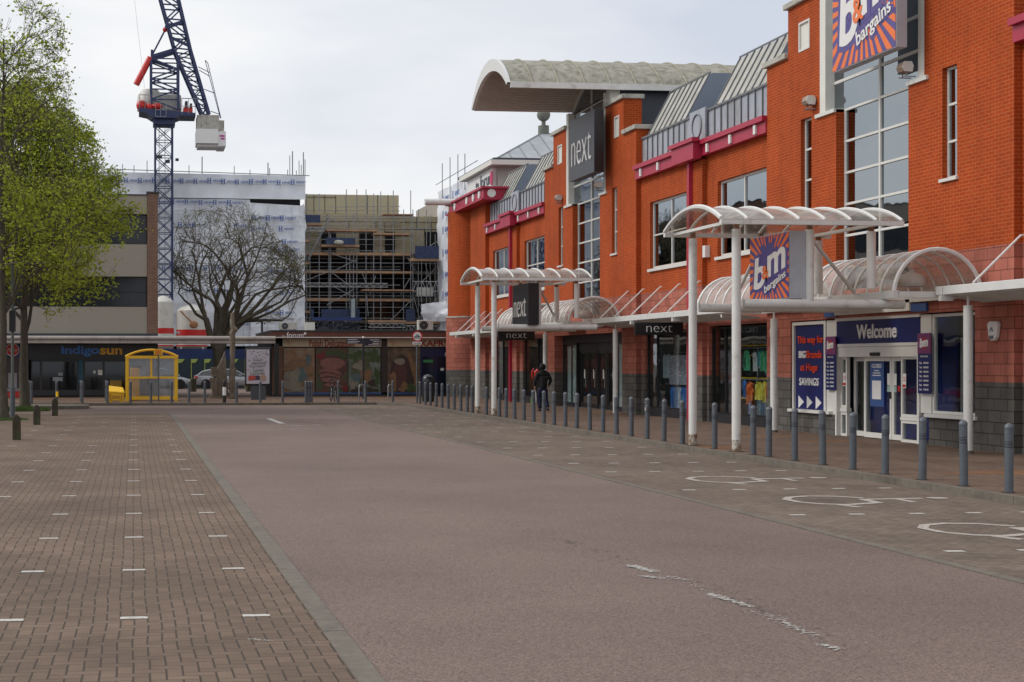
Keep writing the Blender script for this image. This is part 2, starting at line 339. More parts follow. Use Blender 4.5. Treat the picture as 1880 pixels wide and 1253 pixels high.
M_whited=pm('weathered_white',(.67,.66,.63,1),.5,var=.06,scale=4,dirt=(.36,.32,.27,1),dscale=2.5,dlo=.55,dhi=.78)
M_frame=pm('frame_white',(.66,.65,.61,1),.45,var=.05)
M_cream=pm('cream_panel',(.70,.69,.63,1),.5,var=.04)
M_cope=pm('coping_concrete',(.44,.42,.37,1),.8,var=.15,scale=6,dirt=(.10,.09,.075,1),dscale=3,dlo=.5,dhi=.7,bump=.2)
M_mag=pm('magenta_paint',(.40,.018,.055,1),.42,var=.08,scale=2)
M_zinc=pm('zinc_sheet',(.36,.39,.44,1),.5,metal=.0,var=.12,scale=2,dirt=(.22,.22,.2,1),dscale=2.5,stretch=(1,1,.3))
M_zincl=pm('zinc_roof',(.42,.41,.37,1),.55,var=.14,scale=1.5,dirt=(.22,.2,.14,1),dscale=1.4)
M_zincd=pm('zinc_seam',(.15,.16,.17,1),.5,var=.1)
M_blueg=pm('bluegrey_clad',(.20,.235,.30,1),.5,var=.04,scale=1.2)
M_slate=pm('dark_clad',(.035,.042,.055,1),.5,var=.06)
M_moss=pm('mossy_roof',(.34,.325,.27,1),.85,var=.18,scale=3,dirt=(.15,.145,.105,1),dscale=3.5,dlo=.45,dhi=.7,bump=.3,bscale=20)
M_soff=pm('soffit_ribbed',(.56,.49,.44,1),.7,var=.08)
M_black=pm('black_paint',(.012,.012,.014,1),.35,var=.1)
M_dgrey=pm('dark_grey_panel',(.06,.062,.075,1),.45,var=.05)
M_char=pm('charcoal_panel',(.022,.023,.028,1),.4,var=.05)
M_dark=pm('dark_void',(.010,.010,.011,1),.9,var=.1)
M_glass=glassy('upper_glass',(.10,.12,.13,1),1,rough=.02,ior=3.9,gloss=(.82,.90,.97,1))
M_shop=glassy('shop_glass',(.86,.90,.90,1),1,rough=.015,ior=1.55)
M_poly=glassy('polycarbonate',(.70,.64,.58,1),.70,rough=.1,ior=1.6)
M_poly2=glassy('polycarbonate_dull',(.66,.60,.54,1),.72,rough=.16,ior=1.45)
M_boll=pm('grey_post_paint',(.088,.100,.116,1),.45,var=.14,scale=9,dirt=(.17,.19,.2,1),dscale=7,dlo=.6,dhi=.75)
M_boll2=pm('grey_post_band',(.06,.07,.085,1),.5,var=.1)
M_navy=pm('navy_blue',(.006,.012,.105,1),.4,var=.05)
M_navyl=pm('mid_blue',(.035,.085,.25,1),.45,var=.05)
M_orange=pm('sign_orange',(.80,.17,.03,1),.45,var=.04)
M_purple=pm('sign_purple',(.085,.065,.24,1),.45,var=.04)
M_offw=pm('letter_white',(.74,.73,.71,1),.4,var=.02)
M_red=pm('red_paint',(.55,.02,.015,1),.4,var=.05)
M_redor=pm('letter_red',(.68,.06,.02,1),.4,var=.03)
M_yel=pm('yellow_paint',(.86,.50,.012,1),.4,var=.06)
M_bark=pm('bark',(.075,.062,.045,1),.95,var=.35,scale=9,bump=.6,bscale=30,stretch=(1,1,.3),dirt=(.06,.075,.035,1),dscale=2)
M_bark2=pm('dark_bark',(.095,.080,.056,1),.95,var=.3,scale=8,bump=.6,bscale=25,stretch=(1,1,.3))
M_wood=pm('weathered_timber',(.17,.135,.10,1),.9,var=.3,scale=7,bump=.6,bscale=30,stretch=(1,1,.25))
M_post=pm('mossy_timber',(.055,.045,.028,1),.95,var=.4,scale=9,bump=.6,bscale=30,dirt=(.05,.075,.02,1),dscale=3,stretch=(1,1,.4))
M_conc=pm('pebbledash',(.33,.295,.25,1),.9,var=.3,scale=30,bump=.5,bscale=60)
M_sheet=pm('white_sheeting',(.72,.745,.79,1),.45,var=.14,scale=.6,bump=.9,bscale=1.1,stretch=(1,1,.6))
M_sheetseam=pm('sheet_seam',(.80,.81,.83,1),.5,var=.03)
M_blue_t=pm('blue_print',(.07,.13,.34,1),.5,var=.1)
M_steel=pm('galvanised_tube',(.24,.25,.26,1),.5,metal=.2,var=.2)
M_board=pm('scaffold_board',(.36,.22,.13,1),.8,var=.25,scale=2)
M_tan=pm('tan_insulation',(.42,.37,.25,1),.8,var=.06,scale=1)
M_crane=pm('crane_blue',(.016,.028,.10,1),.45,var=.1)
M_silver=pm('silver_paint',(.42,.44,.47,1),.28,metal=.35,var=.02)
M_rub=pm('tyre',(.015,.015,.016,1),.9,var=.1)
# ================================================================ GROUND
def sheet(name,pts,z,mat):
    o=MB().poly([(x,y,z) for x,y in pts]).build(name,mat); o['kind']='structure'; return o
sheet('ground',[(-1500,-60),(1500,-60),(1500,2500),(-1500,2500)],-.03,M_ground)
sheet('road',[(-90,-12),(60,-12),(60,150),(-90,150)],-.006,M_asph)
sheet('block_paving',[(-40,-12),(1.31,-12),(1.31,53.2),(-40,53.2)],0.0,M_pave)
sheet('parking_bay_paving',[(7.62,-12),(11.62,-12),(11.62,61.2),(10.9,62.3),(7.62,62.3)],0.0,M_pave2)
k=MB()
for a in range(-12,53): k.box(1.31,1.47,a+.004,a+.996,-.03,.006+.002*random.random())
o=k.build('flush_kerb',M_kerb); o['kind']='structure'
k=MB()
for a in range(-12,62): k.box(7.5,7.62,a+.004,a+.996,-.03,.006+.002*random.random())
o=k.build('bay_kerb',M_kerb); o['kind']='structure'
o=MB().prism([(11.72,-12),(40,-12),(40,78),(-60,78),(-60,63.02),(10.7,63.02),(11.72,61.6)],'z',-.03,.1).build('pavement',M_foot); o['kind']='structure'
k=MB()
for a in range(-12,61): k.box(11.57,11.72,a+.004,a+.996,-.03,.104)
k.prism([(11.57,61.0),(11.72,61.0),(11.72,61.6),(10.7,63.02),(10.6,62.9),(11.57,61.55)],'z',-.03,.104)
for a in range(-60,10): k.box(a+.604,a+1.596,62.88,63.02,-.03,.104)
o=k.build('pavement_kerb',M_kerb); o['kind']='structure'
k=MB(); k.prism([(-45,58.1),(-2.4,58.1),(-2.0,58.35),(-1.8,58.8),(-1.8,60.2),(-2.1,60.7),(-2.6,61),(-45,61)],'z',-.03,.13)
o=k.build('traffic_island',M_kerb); o['kind']='structure'
def worn(name,c): 
    m,nt,b=newmat(name); L=nt.links
    ge=N(nt,'ShaderNodeNewGeometry'); a=N(nt,'ShaderNodeTexNoise',Scale=22.0,Detail=6.0,Roughness=.7); L.new(ge.outputs['Position'],a.inputs['Vector'])
    r=N(nt,'ShaderNodeMapRange'); r.inputs['From Min'].default_value=.36; r.inputs['From Max'].default_value=.5; L.new(a.outputs['Fac'],r.inputs[0])
    mm=N(nt,'ShaderNodeMixRGB'); L.new(r.outputs[0],mm.inputs[0]); mm.inputs[1].default_value=(c[0]*.55,c[1]*.5,c[2]*.45,1); mm.inputs[2].default_value=c
    L.new(mm.outputs[0],b.inputs['Base Color']); b.inputs['Roughness'].default_value=.7; return m
M_crack=pm('road_stain',(.055,.045,.04,1),.85,var=.3,scale=8)
M_dash=worn('white_block',(.52,.50,.46,1)); M_sym=worn('worn_white_block',(.42,.38,.34,1)); M_line=worn('worn_road_paint',(.46,.44,.41,1))
k=MB()
for r in range(-4,18):
    for c_ in range(-7,2):
        s=10.70+2.46*r; u=.9*c_+.005
        if u<-3.2 and s>33: continue
        if s<52 and (random.random()>.06 or s<30):
            k.poly([(u-.1+random.uniform(-.006,.006),s-.045,.004),(u+.1,s-.045+random.uniform(-.006,.006),.004),(u+.1,s+.045,.004),(u-.1,s+.045+random.uniform(-.006,.006),.004)])
o=k.build('bay_markings',M_dash); o['kind']='structure'
k=MB()
rows=[10.1,13.57,17.0,20.48,23.98]+[26.08+2.4*i for i in range(15)]
for s in rows:
    for u in (8.1,8.87,9.65,10.4,11.13):
        if random.random()<.07 and s>28: continue
        k.poly([(u-.1,s-.05,.004),(u+.1,s-.05,.004),(u+.1,s+.05,.004),(u-.1,s+.05,.004)])
o=k.build('bay_markings',M_dash); o['kind']='structure'
def wheelchair(sc):
    k=MB()
    def pt(a,b): return (9.45+b,sc-a)
    def stroke(pts,w_):
        for (a0,b0),(a1,b1) in zip(pts,pts[1:]):
            n=Vector((b0-b1,a1-a0)).normalized()*w_/2; d=Vector((a1-a0,b1-b0)).normalized()*w_*.3
            q=[(a0-d.x+n.x,b0-d.y+n.y),(a1+d.x+n.x,b1+d.y+n.y),(a1+d.x-n.x,b1+d.y-n.y),(a0-d.x-n.x,b0-d.y-n.y)]
            zc=.004+.0006*(len(k.f)%5)
            k.poly([(*pt(*p),zc) for p in q])
    arc=[(.62*math.cos(R(t)),.62*math.sin(R(t))) for t in range(118,360,34)]
    stroke(arc,.115); stroke([(-.12,1.3),(-.06,.45),(.42,.42),(.66,-.22),(.88,-.12)],.13); stroke([(-.1,.95),(.34,.95)],.11)
    k.poly([(*pt(-.12+.13*math.cos(R(t)),1.56+.15*math.sin(R(t))),.0075) for t in range(0,360,30)])
    o=k.build('wheelchair_marking',M_sym); o['kind']='structure'
for sc in (22.25,18.75,15.3): wheelchair(sc)
k=MB()
def fleck(x,y,r_,e=2.2):
    n=random.randint(5,7); ph=random.random()*6
    k.poly([(x+r_*random.uniform(.5,1)*e*math.cos(ph+6.283*i/n),y+r_*random.uniform(.4,.9)*math.sin(ph+6.283*i/n),.0005+random.random()*.002) for i in range(n)])
def flecks(a,b,n,r_,sp):
    n=int(n*3.0); r_*=.42
    for i in range(n):
        t=random.random(); fleck(a[0]+(b[0]-a[0])*t+random.gauss(0,sp),a[1]+(b[1]-a[1])*t+random.gauss(0,sp),r_*random.uniform(.3,1.1))
p1,p2=G(1158,1038),G(1200,1050); flecks(p1,p2,60,.035,.03)
flecks(G(1180,1058),G(1218,1062),22,.03,.03); flecks(G(1215,1058),G(1268,1066),14,.026,.03); flecks(G(1268,1072),G(1310,1092),12,.02,.02)
flecks(G(1300,1090),G(1378,1114),55,.034,.025); flecks(G(1385,1122),G(1440,1140),22,.022,.035); flecks(G(1440,1142),G(1492,1168),26,.03,.025); flecks(G(1500,1182),G(1538,1192),22,.026,.03)
flecks(G(455,1173),G(498,1177),14,.02,.012); flecks(G(498,1178),G(620,1182),9,.01,.03)
a=G(492,769); b=G(518,778); k.poly([(a[0]-.07,a[1],.001),(a[0]+.12,a[1],.001),(b[0]+.1,b[1],.001),(b[0]-.1,b[1],.001)])
flecks(G(525,781),G(552,782),30,.07,.05); flecks(G(578,780),G(589,782),9,.06,.04); flecks(G(495,782),G(505,782),8,.05,.05)
flecks(G(240,757),G(340,757.5),50,.06,.08); flecks(G(180,751),G(205,752),20,.05,.08)
for i in range(70):
    x=random.uniform(-2,7); y=random.uniform(7,30); fleck(x,y,.008,1.3)
o=k.build('worn_road_marking',M_line); o['kind']='structure'
k=MB()
flecks(G(930,955),G(1150,1035),26,.035,.10); flecks(G(1260,1060),G(1560,1190),34,.03,.07); flecks(G(640,770),G(860,850),20,.05,.15); flecks(G(530,772),G(620,783),22,.08,.12); flecks(G(400,755),G(640,752),26,.1,.1)
flecks(G(1500,905),G(1880,985),20,.03,.06); flecks(G(1130,832),G(1250,850),16,.05,.12); flecks(G(1180,800),G(1400,850),16,.03,.05)
o=k.build('road_stains',M_crack); o['kind']='structure'
def grasspatch(name,cx,cy,rx,ry,n,h,mat):
    vs=[];fs=[]
    for i in range(n):
        a=random.random()*6.283; r_=math.sqrt(random.random()); x=cx+rx*r_*math.cos(a); y=cy+ry*r_*math.sin(a)
        hh=h*random.uniform(.4,1.1)*(1-.5*r_); w_=.012; t=random.random()*6.28; lx,ly=random.gauss(0,.03),random.gauss(0,.03)
        vs+= [(x-w_*math.cos(t),y-w_*math.sin(t),0),(x+w_*math.cos(t),y+w_*math.sin(t),0),(x+lx,y+ly,hh)]; fs.append((3*i,3*i+1,3*i+2))
    o=MB().add(vs,fs).build(name,mat,recalc=False); o['kind']='stuff'; o['category']='grass'; o['label']='green grass tufts growing round the foot of the leafy trees'; return o
M_grass=pm('grass',(.07,.12,.02,1),.8,var=.35,scale=3)
# ================================================================ SHOPPING BUILDING
W=16.9; P0=21.16
B=thing('shopping_building','long orange brick shopping building with salmon block base, magenta band and zinc mansards','building',(W,48.0,0))
def wall(mb,u,s0,s1,z0,z1,holes=(),depth=.22):
    ss=sorted({s0,s1,*[min(max(h[0],s0),s1) for h in holes],*[min(max(h[1],s0),s1) for h in holes]})
    zs=sorted({z0,z1,*[z for z in (1.48,4.18) if z0<z<z1],*[min(max(h[2],z0),z1) for h in holes],*[min(max(h[3],z0),z1) for h in holes]})
    mi=lambda z: 2 if z<1.48 else (1 if z<4.18 else 0)
    for a,b in zip(ss,ss[1:]):
        for c_,d in zip(zs,zs[1:]):
            m_=((a+b)/2,(c_+d)/2)
            if any(h[0]<m_[0]<h[1] and h[2]<m_[1]<h[3] for h in holes): continue
            mb.quad((u,b,c_),(u,a,c_),(u,a,d),(u,b,d),mi(m_[1]))
    for h in holes:
        zz=sorted({h[2],h[3],*[z for z in (1.48,4.18) if h[2]<z<h[3]]})
        for c_,d in zip(zz,zz[1:]):
            for s in (h[0],h[1]): mb.quad((u,s,c_),(u+depth,s,c_),(u+depth,s,d),(u,s,d),mi((c_+d)/2))
        mb.quad((u,h[0],h[3]),(u+depth,h[0],h[3]),(u+depth,h[1],h[3]),(u,h[1],h[3]),mi(h[3]-.01))
        mb.quad((u,h[0],h[2]),(u+depth,h[0],h[2]),(u+depth,h[1],h[2]),(u,h[1],h[2]),mi(h[2]+.01))
def ret(mb,s,u0,u1,z0,z1):
    zz=sorted({z0,z1,*[z for z in (1.48,4.18) if z0<z<z1]})
    for a,b in zip(zz,zz[1:]): mb.quad((u0,s,a),(u1,s,a),(u1,s,b),(u0,s,b),2 if (a+b)/2<1.48 else (1 if (a+b)/2<4.18 else 0))
wm=MB(); WIN=[]
gholes=[(16.5,25.9,.62,2.93),(27.58,35.85,.1,2.93),(37.19,41.59,.1,2.95),(43.05,47.06,.1,2.9),(48.86,57.0,.1,2.95),(58.3,62.4,.1,2.9),(64.56,67.9,.1,2.9)]
def tower(b):
    gh=[h for h in gholes if b+26<h[0]<b+37]
    slit=[(b+28.22,b+28.77,5.72,8.05),(b+34.68,b+35.27,5.72,8.05)]
    pan=[(b+27.98,b+28.5,9.78,10.53),(b+34.77,b+35.37,9.78,10.53)]
    wall(wm,W,b+26.27,b+27.53,.1,9.76,[]); wall(wm,W,b+27.53,b+29.47,2.93,11.02,[slit[0],pan[0]])
    wall(wm,W,b+29.47,b+30.11,2.93,8.0,[]); wall(wm,W,b+33.4,b+34.24,2.93,8.0,[])
    wall(wm,W,b+30.11,b+33.4,2.93,3.6,[]); wall(wm,W,b+34.24,b+35.99,2.93,11.02,[slit[1],pan[1]]); wall(wm,W,b+35.99,b+37.25,.1,9.76,[])
    g=gh[0]
    wall(wm,W,b+27.53,g[0],.1,2.93,[]) if g[0]>b+27.53 else None
    wall(wm,W,g[1],b+35.99,.1,2.93,[]) if g[1]<b+35.99 else None
    for s in g[:2]: ret(wm,s,W,W+.35,.1,2.93)
    wm.quad((W,g[0],2.93),(W,g[1],2.93),(W+.35,g[1],2.93),(W+.35,g[0],2.93),1)
    for s in (b+26.27,b+37.25): ret(wm,s,W,W+.6,.1,9.76)
    for s in (b+27.53,b+35.99): ret(wm,s,W,W+.65,9.5,11.02)
    for s in (b+29.47,b+34.24): ret(wm,s,W,W+.4,8.0,11.02)
    for s in (b+30.11,b+33.4): ret(wm,s,W,W+.35,3.6,8.0)
    for (a,c_) in ((27.53,29.47),(34.24,35.99)): wm.quad((W+.65,b+a,8),(W+.65,b+c_,8),(W+.65,b+c_,11.02),(W+.65,b+a,11.02)); 
    # copings
    for nm,a,c_,z in (('coping',26.17,27.53,9.76),('coping',35.99,37.35,9.76),('coping',27.43,29.5,11.02),('coping',34.2,36.09,11.02)):
        bevel(MB().box(W-.1,W+.72,b+a,b+c_,z,z+.15).build(nm,M_cope,B),.012)
    # sills of the upper wide opening
    MB().box(W-.06,W+.3,b+29.3,b+30.11,7.93,8.02).box(W-.06,W+.3,b+33.4,b+34.4,7.93,8.02).build('ledge',M_frame,B)
    MB().box(W+.0,W+.32,b+29.47,b+29.72,8.02,11.6).box(W+.0,W+.32,b+33.95,b+34.24,8.02,11.6).build('corner_post',M_cream,B)
    # big window
    wd=MB(); u=W+.24
    for z in (7.975,7.21,6.45,5.69,4.93,4.17): wd.box(u-.04,u+.05,b+30.11,b+33.4,z-.028,z+.028)
    for z in (8.72,9.48,10.24,11.0,11.55): wd.box(u-.03,u+.05,b+29.72,b+33.95,z-.035,z+.035)
    wd.box(u-.045,u+.05,b+31.68,b+31.75,3.6,11.55); wd.box(u-.035,u+.05,b+30.11,b+30.18,3.6,7.95); wd.box(u-.035,u+.05,b+33.33,b+33.4,3.6,7.95)
    fr=wd.build('window',M_frame,B)
    MB().quad((u,b+33.95,3.6),(u,b+29.72,3.6),(u,b+29.72,11.55),(u,b+33.95,11.55)).build('glass',M_glass,fr)
    for (a,c_,z0,z1) in slit:
        wd=MB(); u=W+.14
        wd.box(u-.03,u+.03,a,a+.05,z0,z1).box(u-.03,u+.03,c_-.05,c_,z0,z1).box(u-.03,u+.03,a+.05,c_-.05,z0,z0+.05).box(u-.03,u+.03,a+.05,c_-.05,z1-.05,z1)
        for t in (1/3.,2/3.): wd.box(u-.03,u+.03,a+.05,c_-.05,z0+(z1-z0)*t-.025,z0+(z1-z0)*t+.025)
        fr=wd.build('window',M_frame,B); MB().box(u+.005,u+.012,a+.01,c_-.01,z0+.01,z1-.01).build('glass',M_glass,fr)
        MB().box(W-.06,W+.16,a-.05,c_+.05,z0-.07,z0-.004).build('sill',M_frame,fr)
    for (a,c_,z0,z1) in pan:
        fr=MB().box(W+.03,W+.06,a,c_,z0,z1).build('wall_panel',M_cream,B)
        MB().box(W-.015,W+.028,a,a+.05,z0,z1).box(W-.015,W+.028,c_-.05,c_,z0,z1).box(W-.015,W+.028,a+.05,c_-.05,z0,z0+.05).box(W-.015,W+.028,a+.05,c_-.05,z1-.05,z1).build('panel_frame',M_frame,fr)
def bay(a,e,off,glaze=True):
    u=W+.16
    hs=[h for h in gholes if a-.2<h[0]<e]
    up=[(off+43.18,off+46.54,4.96,7.18),(off+37.63,off+40.94,4.96,7.18)]
    up=[h for h in up if h[0]>a and h[1]<e]
    wall(wm,u,a,e,.1,8.04,hs+up,.3)
    pa,pb=off+41.75,off+43.0
    if pa>a:
        wall(wm,W+.02,pa,pb,.1,7.95,[]); ret(wm,pa,W+.02,u,.1,7.95); ret(wm,pb,W+.02,u,.1,7.95)
        MB().box(W-.10,W+.016,off+42.5,off+42.66,.1,7.95).build('downpipe',M_mag,B)
    for (x0,x1,z0,z1) in up:
        wd=MB(); v=u+.14; mid=(x0+x1)/2
        wd.box(v-.035,v+.03,x0,x0+.055,z0,z1).box(v-.035,v+.03,x1-.055,x1,z0,z1).box(v-.035,v+.03,x0+.07,x1-.07,z0,z0+.08).box(v-.035,v+.03,x0+.07,x1-.07,z1-.07,z1)
        wd.box(v-.038,v+.033,mid-.025,mid+.025,z0+.08,z1-.07); wd.box(v-.03,v+.025,x0+.055,mid-.025,6.055,6.10).box(v-.03,v+.025,mid+.025,x1-.055,6.055,6.10)
        fr=wd.build('window',M_frame,B); MB().box(v+.004,v+.01,x0+.01,x1-.01,z0+.01,z1-.01).build('glass',M_glass,fr)
        MB().box(u-.08,v-.036,x0-.06,x1+.06,z0-.09,z0-.004).build('sill',M_frame,fr)
        if random.random()<1: MB().box(v+.16,v+.18,x0+.1,x0+(x1-x0)*.34,z0,z1-.1).build('window_strip',M_cream,fr)  # pale strip stands in for reflections and curtains in the pane
    # magenta band
    bd=MB(); bd.box(u-.2,u+.1,a+.005,e-.005,8.04,8.36); bd.box(u-.3,u+.15,a+.005,e-.005,8.36,8.50)
    bn=bd.build('fascia_band',M_mag,B)
    if pa>a:
        MB().box(W-.3,u-.205,off+41.67,off+43.41,7.96,8.46).box(W-.38,u-.303,off+41.55,off+43.53,8.46,8.58).build('band_box',M_mag,bn)
    for x in (46.8,45.2,43.75,41.15,39.5,37.85):
        if a<off+x<e: MB().box(u-.26,u-.202,off+x-.07,off+x+.07,8.08,8.33).build('band_light',M_offw,bn)
    # zinc upstand with seams
    z=MB(); z.box(u+.06,u+.3,a+.01,e-.01,8.5,9.42,0)
    x=a+.25
    while x<e-.1: z.box(u+.02,u+.058,x-.015,x+.015,8.5,9.44,1); x+=.47
    z.box(u+.0,u+.018,a+.02,e-.02,9.40,9.46,1)
    zs=z.build('zinc_parapet',[M_zinc,M_zincd],B)
    if pa>a:
        c=MB(); c.box(u-.06,u-.002,off+41.75,off+42.95,8.55,9.52); c.build('medallion_panel',M_zinc,B)
        rg=[(u-.075,off+42.35+.36*math.cos(R(t)),9.03+.36*math.sin(R(t))) for t in range(0,361,15)]
        MB().tube(rg,.022,6).build('ring',M_zincd,zs)
    for (x0,x1) in ((43.86,47.26),(38.0,41.58)):
        x0+=off; x1+=off
        if x0<a: continue
        pts=[(u+.16,9.44),(u+.98,10.95),(u+1.08,10.98),(u+1.9,10.98),(u+3.2,9.0),(u+.3,9.0)]
        n=len(pts); r=MB()
        vs=[(p[0],x0,p[1]) for p in pts]+[(p[0],x1,p[1]) for p in pts]
        r.add(vs,[tuple(range(n)),tuple(range(2*n-1,n-1,-1))],1)
        r.add(vs,[(i,(i+1)%n,n+(i+1)%n,n+i) for i in range(n)],0)
        x=x0+.02
        dx=(x1-x0-.04)/7
        for q in range(8):
            r.tube([(u+.15,x+q*dx,9.46),(u+.97,x+q*dx,10.98)],.026,4,2)
        r.tube([(u+.97,x0-.03,11.0),(u+.97,x1+.03,11.0)],.03,4,2)
        r.build('mansard_roof',[M_zincl,M_blueg,M_zincd],B)
tower(0); tower(P0)
bay(37.25,47.43,0); bay(58.41,68.5,P0); bay(16.1,26.27,-P0)
# end pilaster and round corner turret
wall(wm,W-.02,68.5,71.6,.1,9.6,[]); ret(wm,68.5,W-.02,W+.4,.1,9.6); ret(wm,71.6,W-.02,W+.4,.1,9.6)
tcx,tcy,tr=17.42,73.4,1.28
def turret(z0,z1,mi,r_):
    n=40; vs=[];uv=[]
    for z in (z0,z1):
        for k_ in range(n+1):
            t=2*math.pi*k_/n; vs.append((tcx+r_*math.cos(t),tcy+r_*math.sin(t),z)); uv.append((r_*t,z))
    wm.add(vs,[(k_,k_+1,n+2+k_,n+1+k_) for k_ in range(n)],mi,uv)
turret(4.18,9.6,0,tr); turret(1.48,4.18,1,tr+.09); turret(.1,1.48,2,tr+.09)
wm.disc((tcx,tcy,4.18),tr+.12,'z',40,.08,3)
wall_o=wm.build('wall',[M_brick,M_block,M_grey,M_cope],B,recalc=False)
# body behind the facade
bd=MB()
bd.box(W+.75,34,16.2,71.6,3.05,8.45); bd.box(20.6,34,16.2,71.6,0,3.05); bd.box(W+.75,34,16.2,71.6,3.02,3.06)
bd.build('inner_body',M_dark,B)
MB().box(W+.5,34,16.2,71.6,8.5,8.9).build('roof',M_slate,B)
for b_ in (0,P0): MB().box(W+.76,25,b_+27.0,b_+36.6,8.9,9.7).box(W+.66,W+.9,b_+29.4,b_+34.3,8.5,11.5).box(W+.9,20,b_+30.2,b_+33.8,9.7,11.5).build('tower_core',M_slate,B)
MB().box(W+.45,20.6,16.2,71.6,.1,.12).build('shop_floor',pm('shop_floor',(.10,.095,.09,1),.5),B)
# crown box at the far corner
cb=MB(); cb.box(16.4,20,66.9,74.7,9.62,10.06); cb.box(16.28,20.1,66.75,74.85,10.06,10.16); cb.box(16.3,20.1,66.8,74.8,9.54,9.62)
cbo=cb.build('corner_crown',M_mag,B)
for px in (858,870,881): MB().disc((16.37,S(px,16.4),9.84),.19,'x',20,.06,0,1).build('disc',M_offw,cbo)
for px in (836,824): MB().disc((16.37,S(px,16.4),9.84),.19,'x',20,.06).build('disc',M_offw,cbo)
MB().disc((16.78,66.87,9.84),.2,'y',20,.06).build('disc',M_offw,cbo)
yb=73.6; ue=U(780,yb); zb=Z(371,ue,yb)
MB().tube([(ue,yb,zb),(16.6,yb,zb)],.17,16).build('gutter_beam',M_whited,cbo,smooth=True)
# big barrel roof over the second tower
def arcpts(s0,s1,z0,rise,n=20):
    h=(s1-s0)/2; Rr=(h*h+rise*rise)/(2*rise); cz=z0+rise-Rr; a=math.asin(h/Rr)
    if rise>h: a=math.pi-a
    return [((s0+s1)/2+Rr*math.sin(-a+2*a*i/n),cz+Rr*math.cos(-a+2*a*i/n)) for i in range(n+1)]
s0,s1=49.95,55.45; zb0=11.72
outer=arcpts(s0,s1,zb0,1.32,24); inner=arcpts(s0+.12,s1-.12,zb0-.02,.93,24)
r=MB(); ua,ub=13.12,26
n=25
vs=[(ua+.1,p[0],p[1]) for p in outer]+[(ub,p[0],p[1]) for p in outer]; r.add(vs,[(i,i+1,n+i+1,n+i) for i in range(24)],0)
vs=[(ua+.1,p[0],p[1]) for p in inner]+[(ub,p[0],p[1]) for p in inner]; r.add(vs,[(i,i+1,n+i+1,n+i) for i in range(24)],1)
x=ua+.9
while x<ub:
    r.tube([(x,p[0],p[1]+.01) for p in outer],.045,6,2,False); x+=.95
br=r.build('barrel_roof',[M_moss,M_soff,pm('roof_rib',(.30,.28,.22,1),.8,var=.25,scale=5)],B,smooth=False)
sl=MB()
inner2=arcpts(s0+.12,s1-.12,zb0-.02,.93,46)
for i in range(1,46):
    p=inner2[i]; sl.box(ua+.14,17.1,p[0]-.012,p[0]+.012,p[1]-.035,p[1]-.0)
sl.build('soffit_slats',pm('soffit_slat',(.46,.40,.35,1),.7),br)
vs=[(ua-.02,p[0],p[1]+.03) for p in outer]+[(ua-.02,p[0],p[1]-.02) for p in inner]; m_=len(vs)
vs+= [(ua+.1,v[1],v[2]) for v in vs]
fs=[(i,i+1,n+i+1,n+i) for i in range(24)]+[(m_+i,m_+i+1,m_+n+i+1,m_+n+i) for i in range(24)]+[(i,i+1,m_+i+1,m_+i) for i in range(24)]+[(n+i,n+i+1,m_+n+i+1,m_+n+i) for i in range(24)]
MB().add(vs,fs).build('fascia',M_white,br)
MB().box(ua+.1,ub,s0-.05,s0+.06,zb0-.16,zb0+.05).box(ua+.1,ub,s1-.06,s1+.05,zb0-.03,zb0+.05).build('gutter',M_whited,br)
# glazed gable + dark block under it
g=MB(); us=W+.26
MB().box(W+.45,25,50.35,55.05,9.7,11.75).build('upper_block',M_slate,B)
gp=[(us+.02,p[0],p[1]-.06) for p in inner if 50.6<p[0]<55.4]; gp=[(us+.02,gp[0][1],11.5)]+gp+[(us+.02,gp[-1][1],11.5)]
gg=MB().poly(gp).build('gable_window',M_glass,B)
fr=MB(); fr.tube([(us,p[1],p[2]) for p in gp[1:-1]],.06,4); fr.box(us-.05,us+.015,50.6,55.4,11.48,11.58); fr.box(us-.05,us+.015,52.9,52.98,11.5,12.6)
fr.build('frame',M_frame,gg)
MB().box(us-.2,us+.16,50.3,50.72,11.0,12.1).build('corner_post',M_cream,B)
# ================================================================ SHOPFRONTS (parts of the building) 
ub_=W+.2
def shopwin(s0,s1,z0,z1,mat,glass=M_shop,mull=(),u=W+.25,cill=True,name='shop_window',t=.06):
    f=MB(); f.box(u-.04,u+.04,s0,s0+t,z0,z1).box(u-.04,u+.04,s1-t,s1,z0,z1).box(u-.04,u+.04,s0+t,s1-t,z0,z0+t).box(u-.04,u+.04,s0+t,s1-t,z1-t,z1)
    for m_ in mull: f.box(u-.035,u+.035,m_-.03,m_+.03,z0+t,z1-t)
    fr=f.build(name,mat,B); MB().box(u-.004,u+.004,s0+.01,s1-.01,z0+.01,z1-.01).build('glass',glass,fr); return fr
def wallpiece(s0,s1,z0,z1,u=W+.05):
    wm2.box(u,u+.25,s0,s1,z0,z1,2 if z1<1.6 else 1)
wm2=MB()
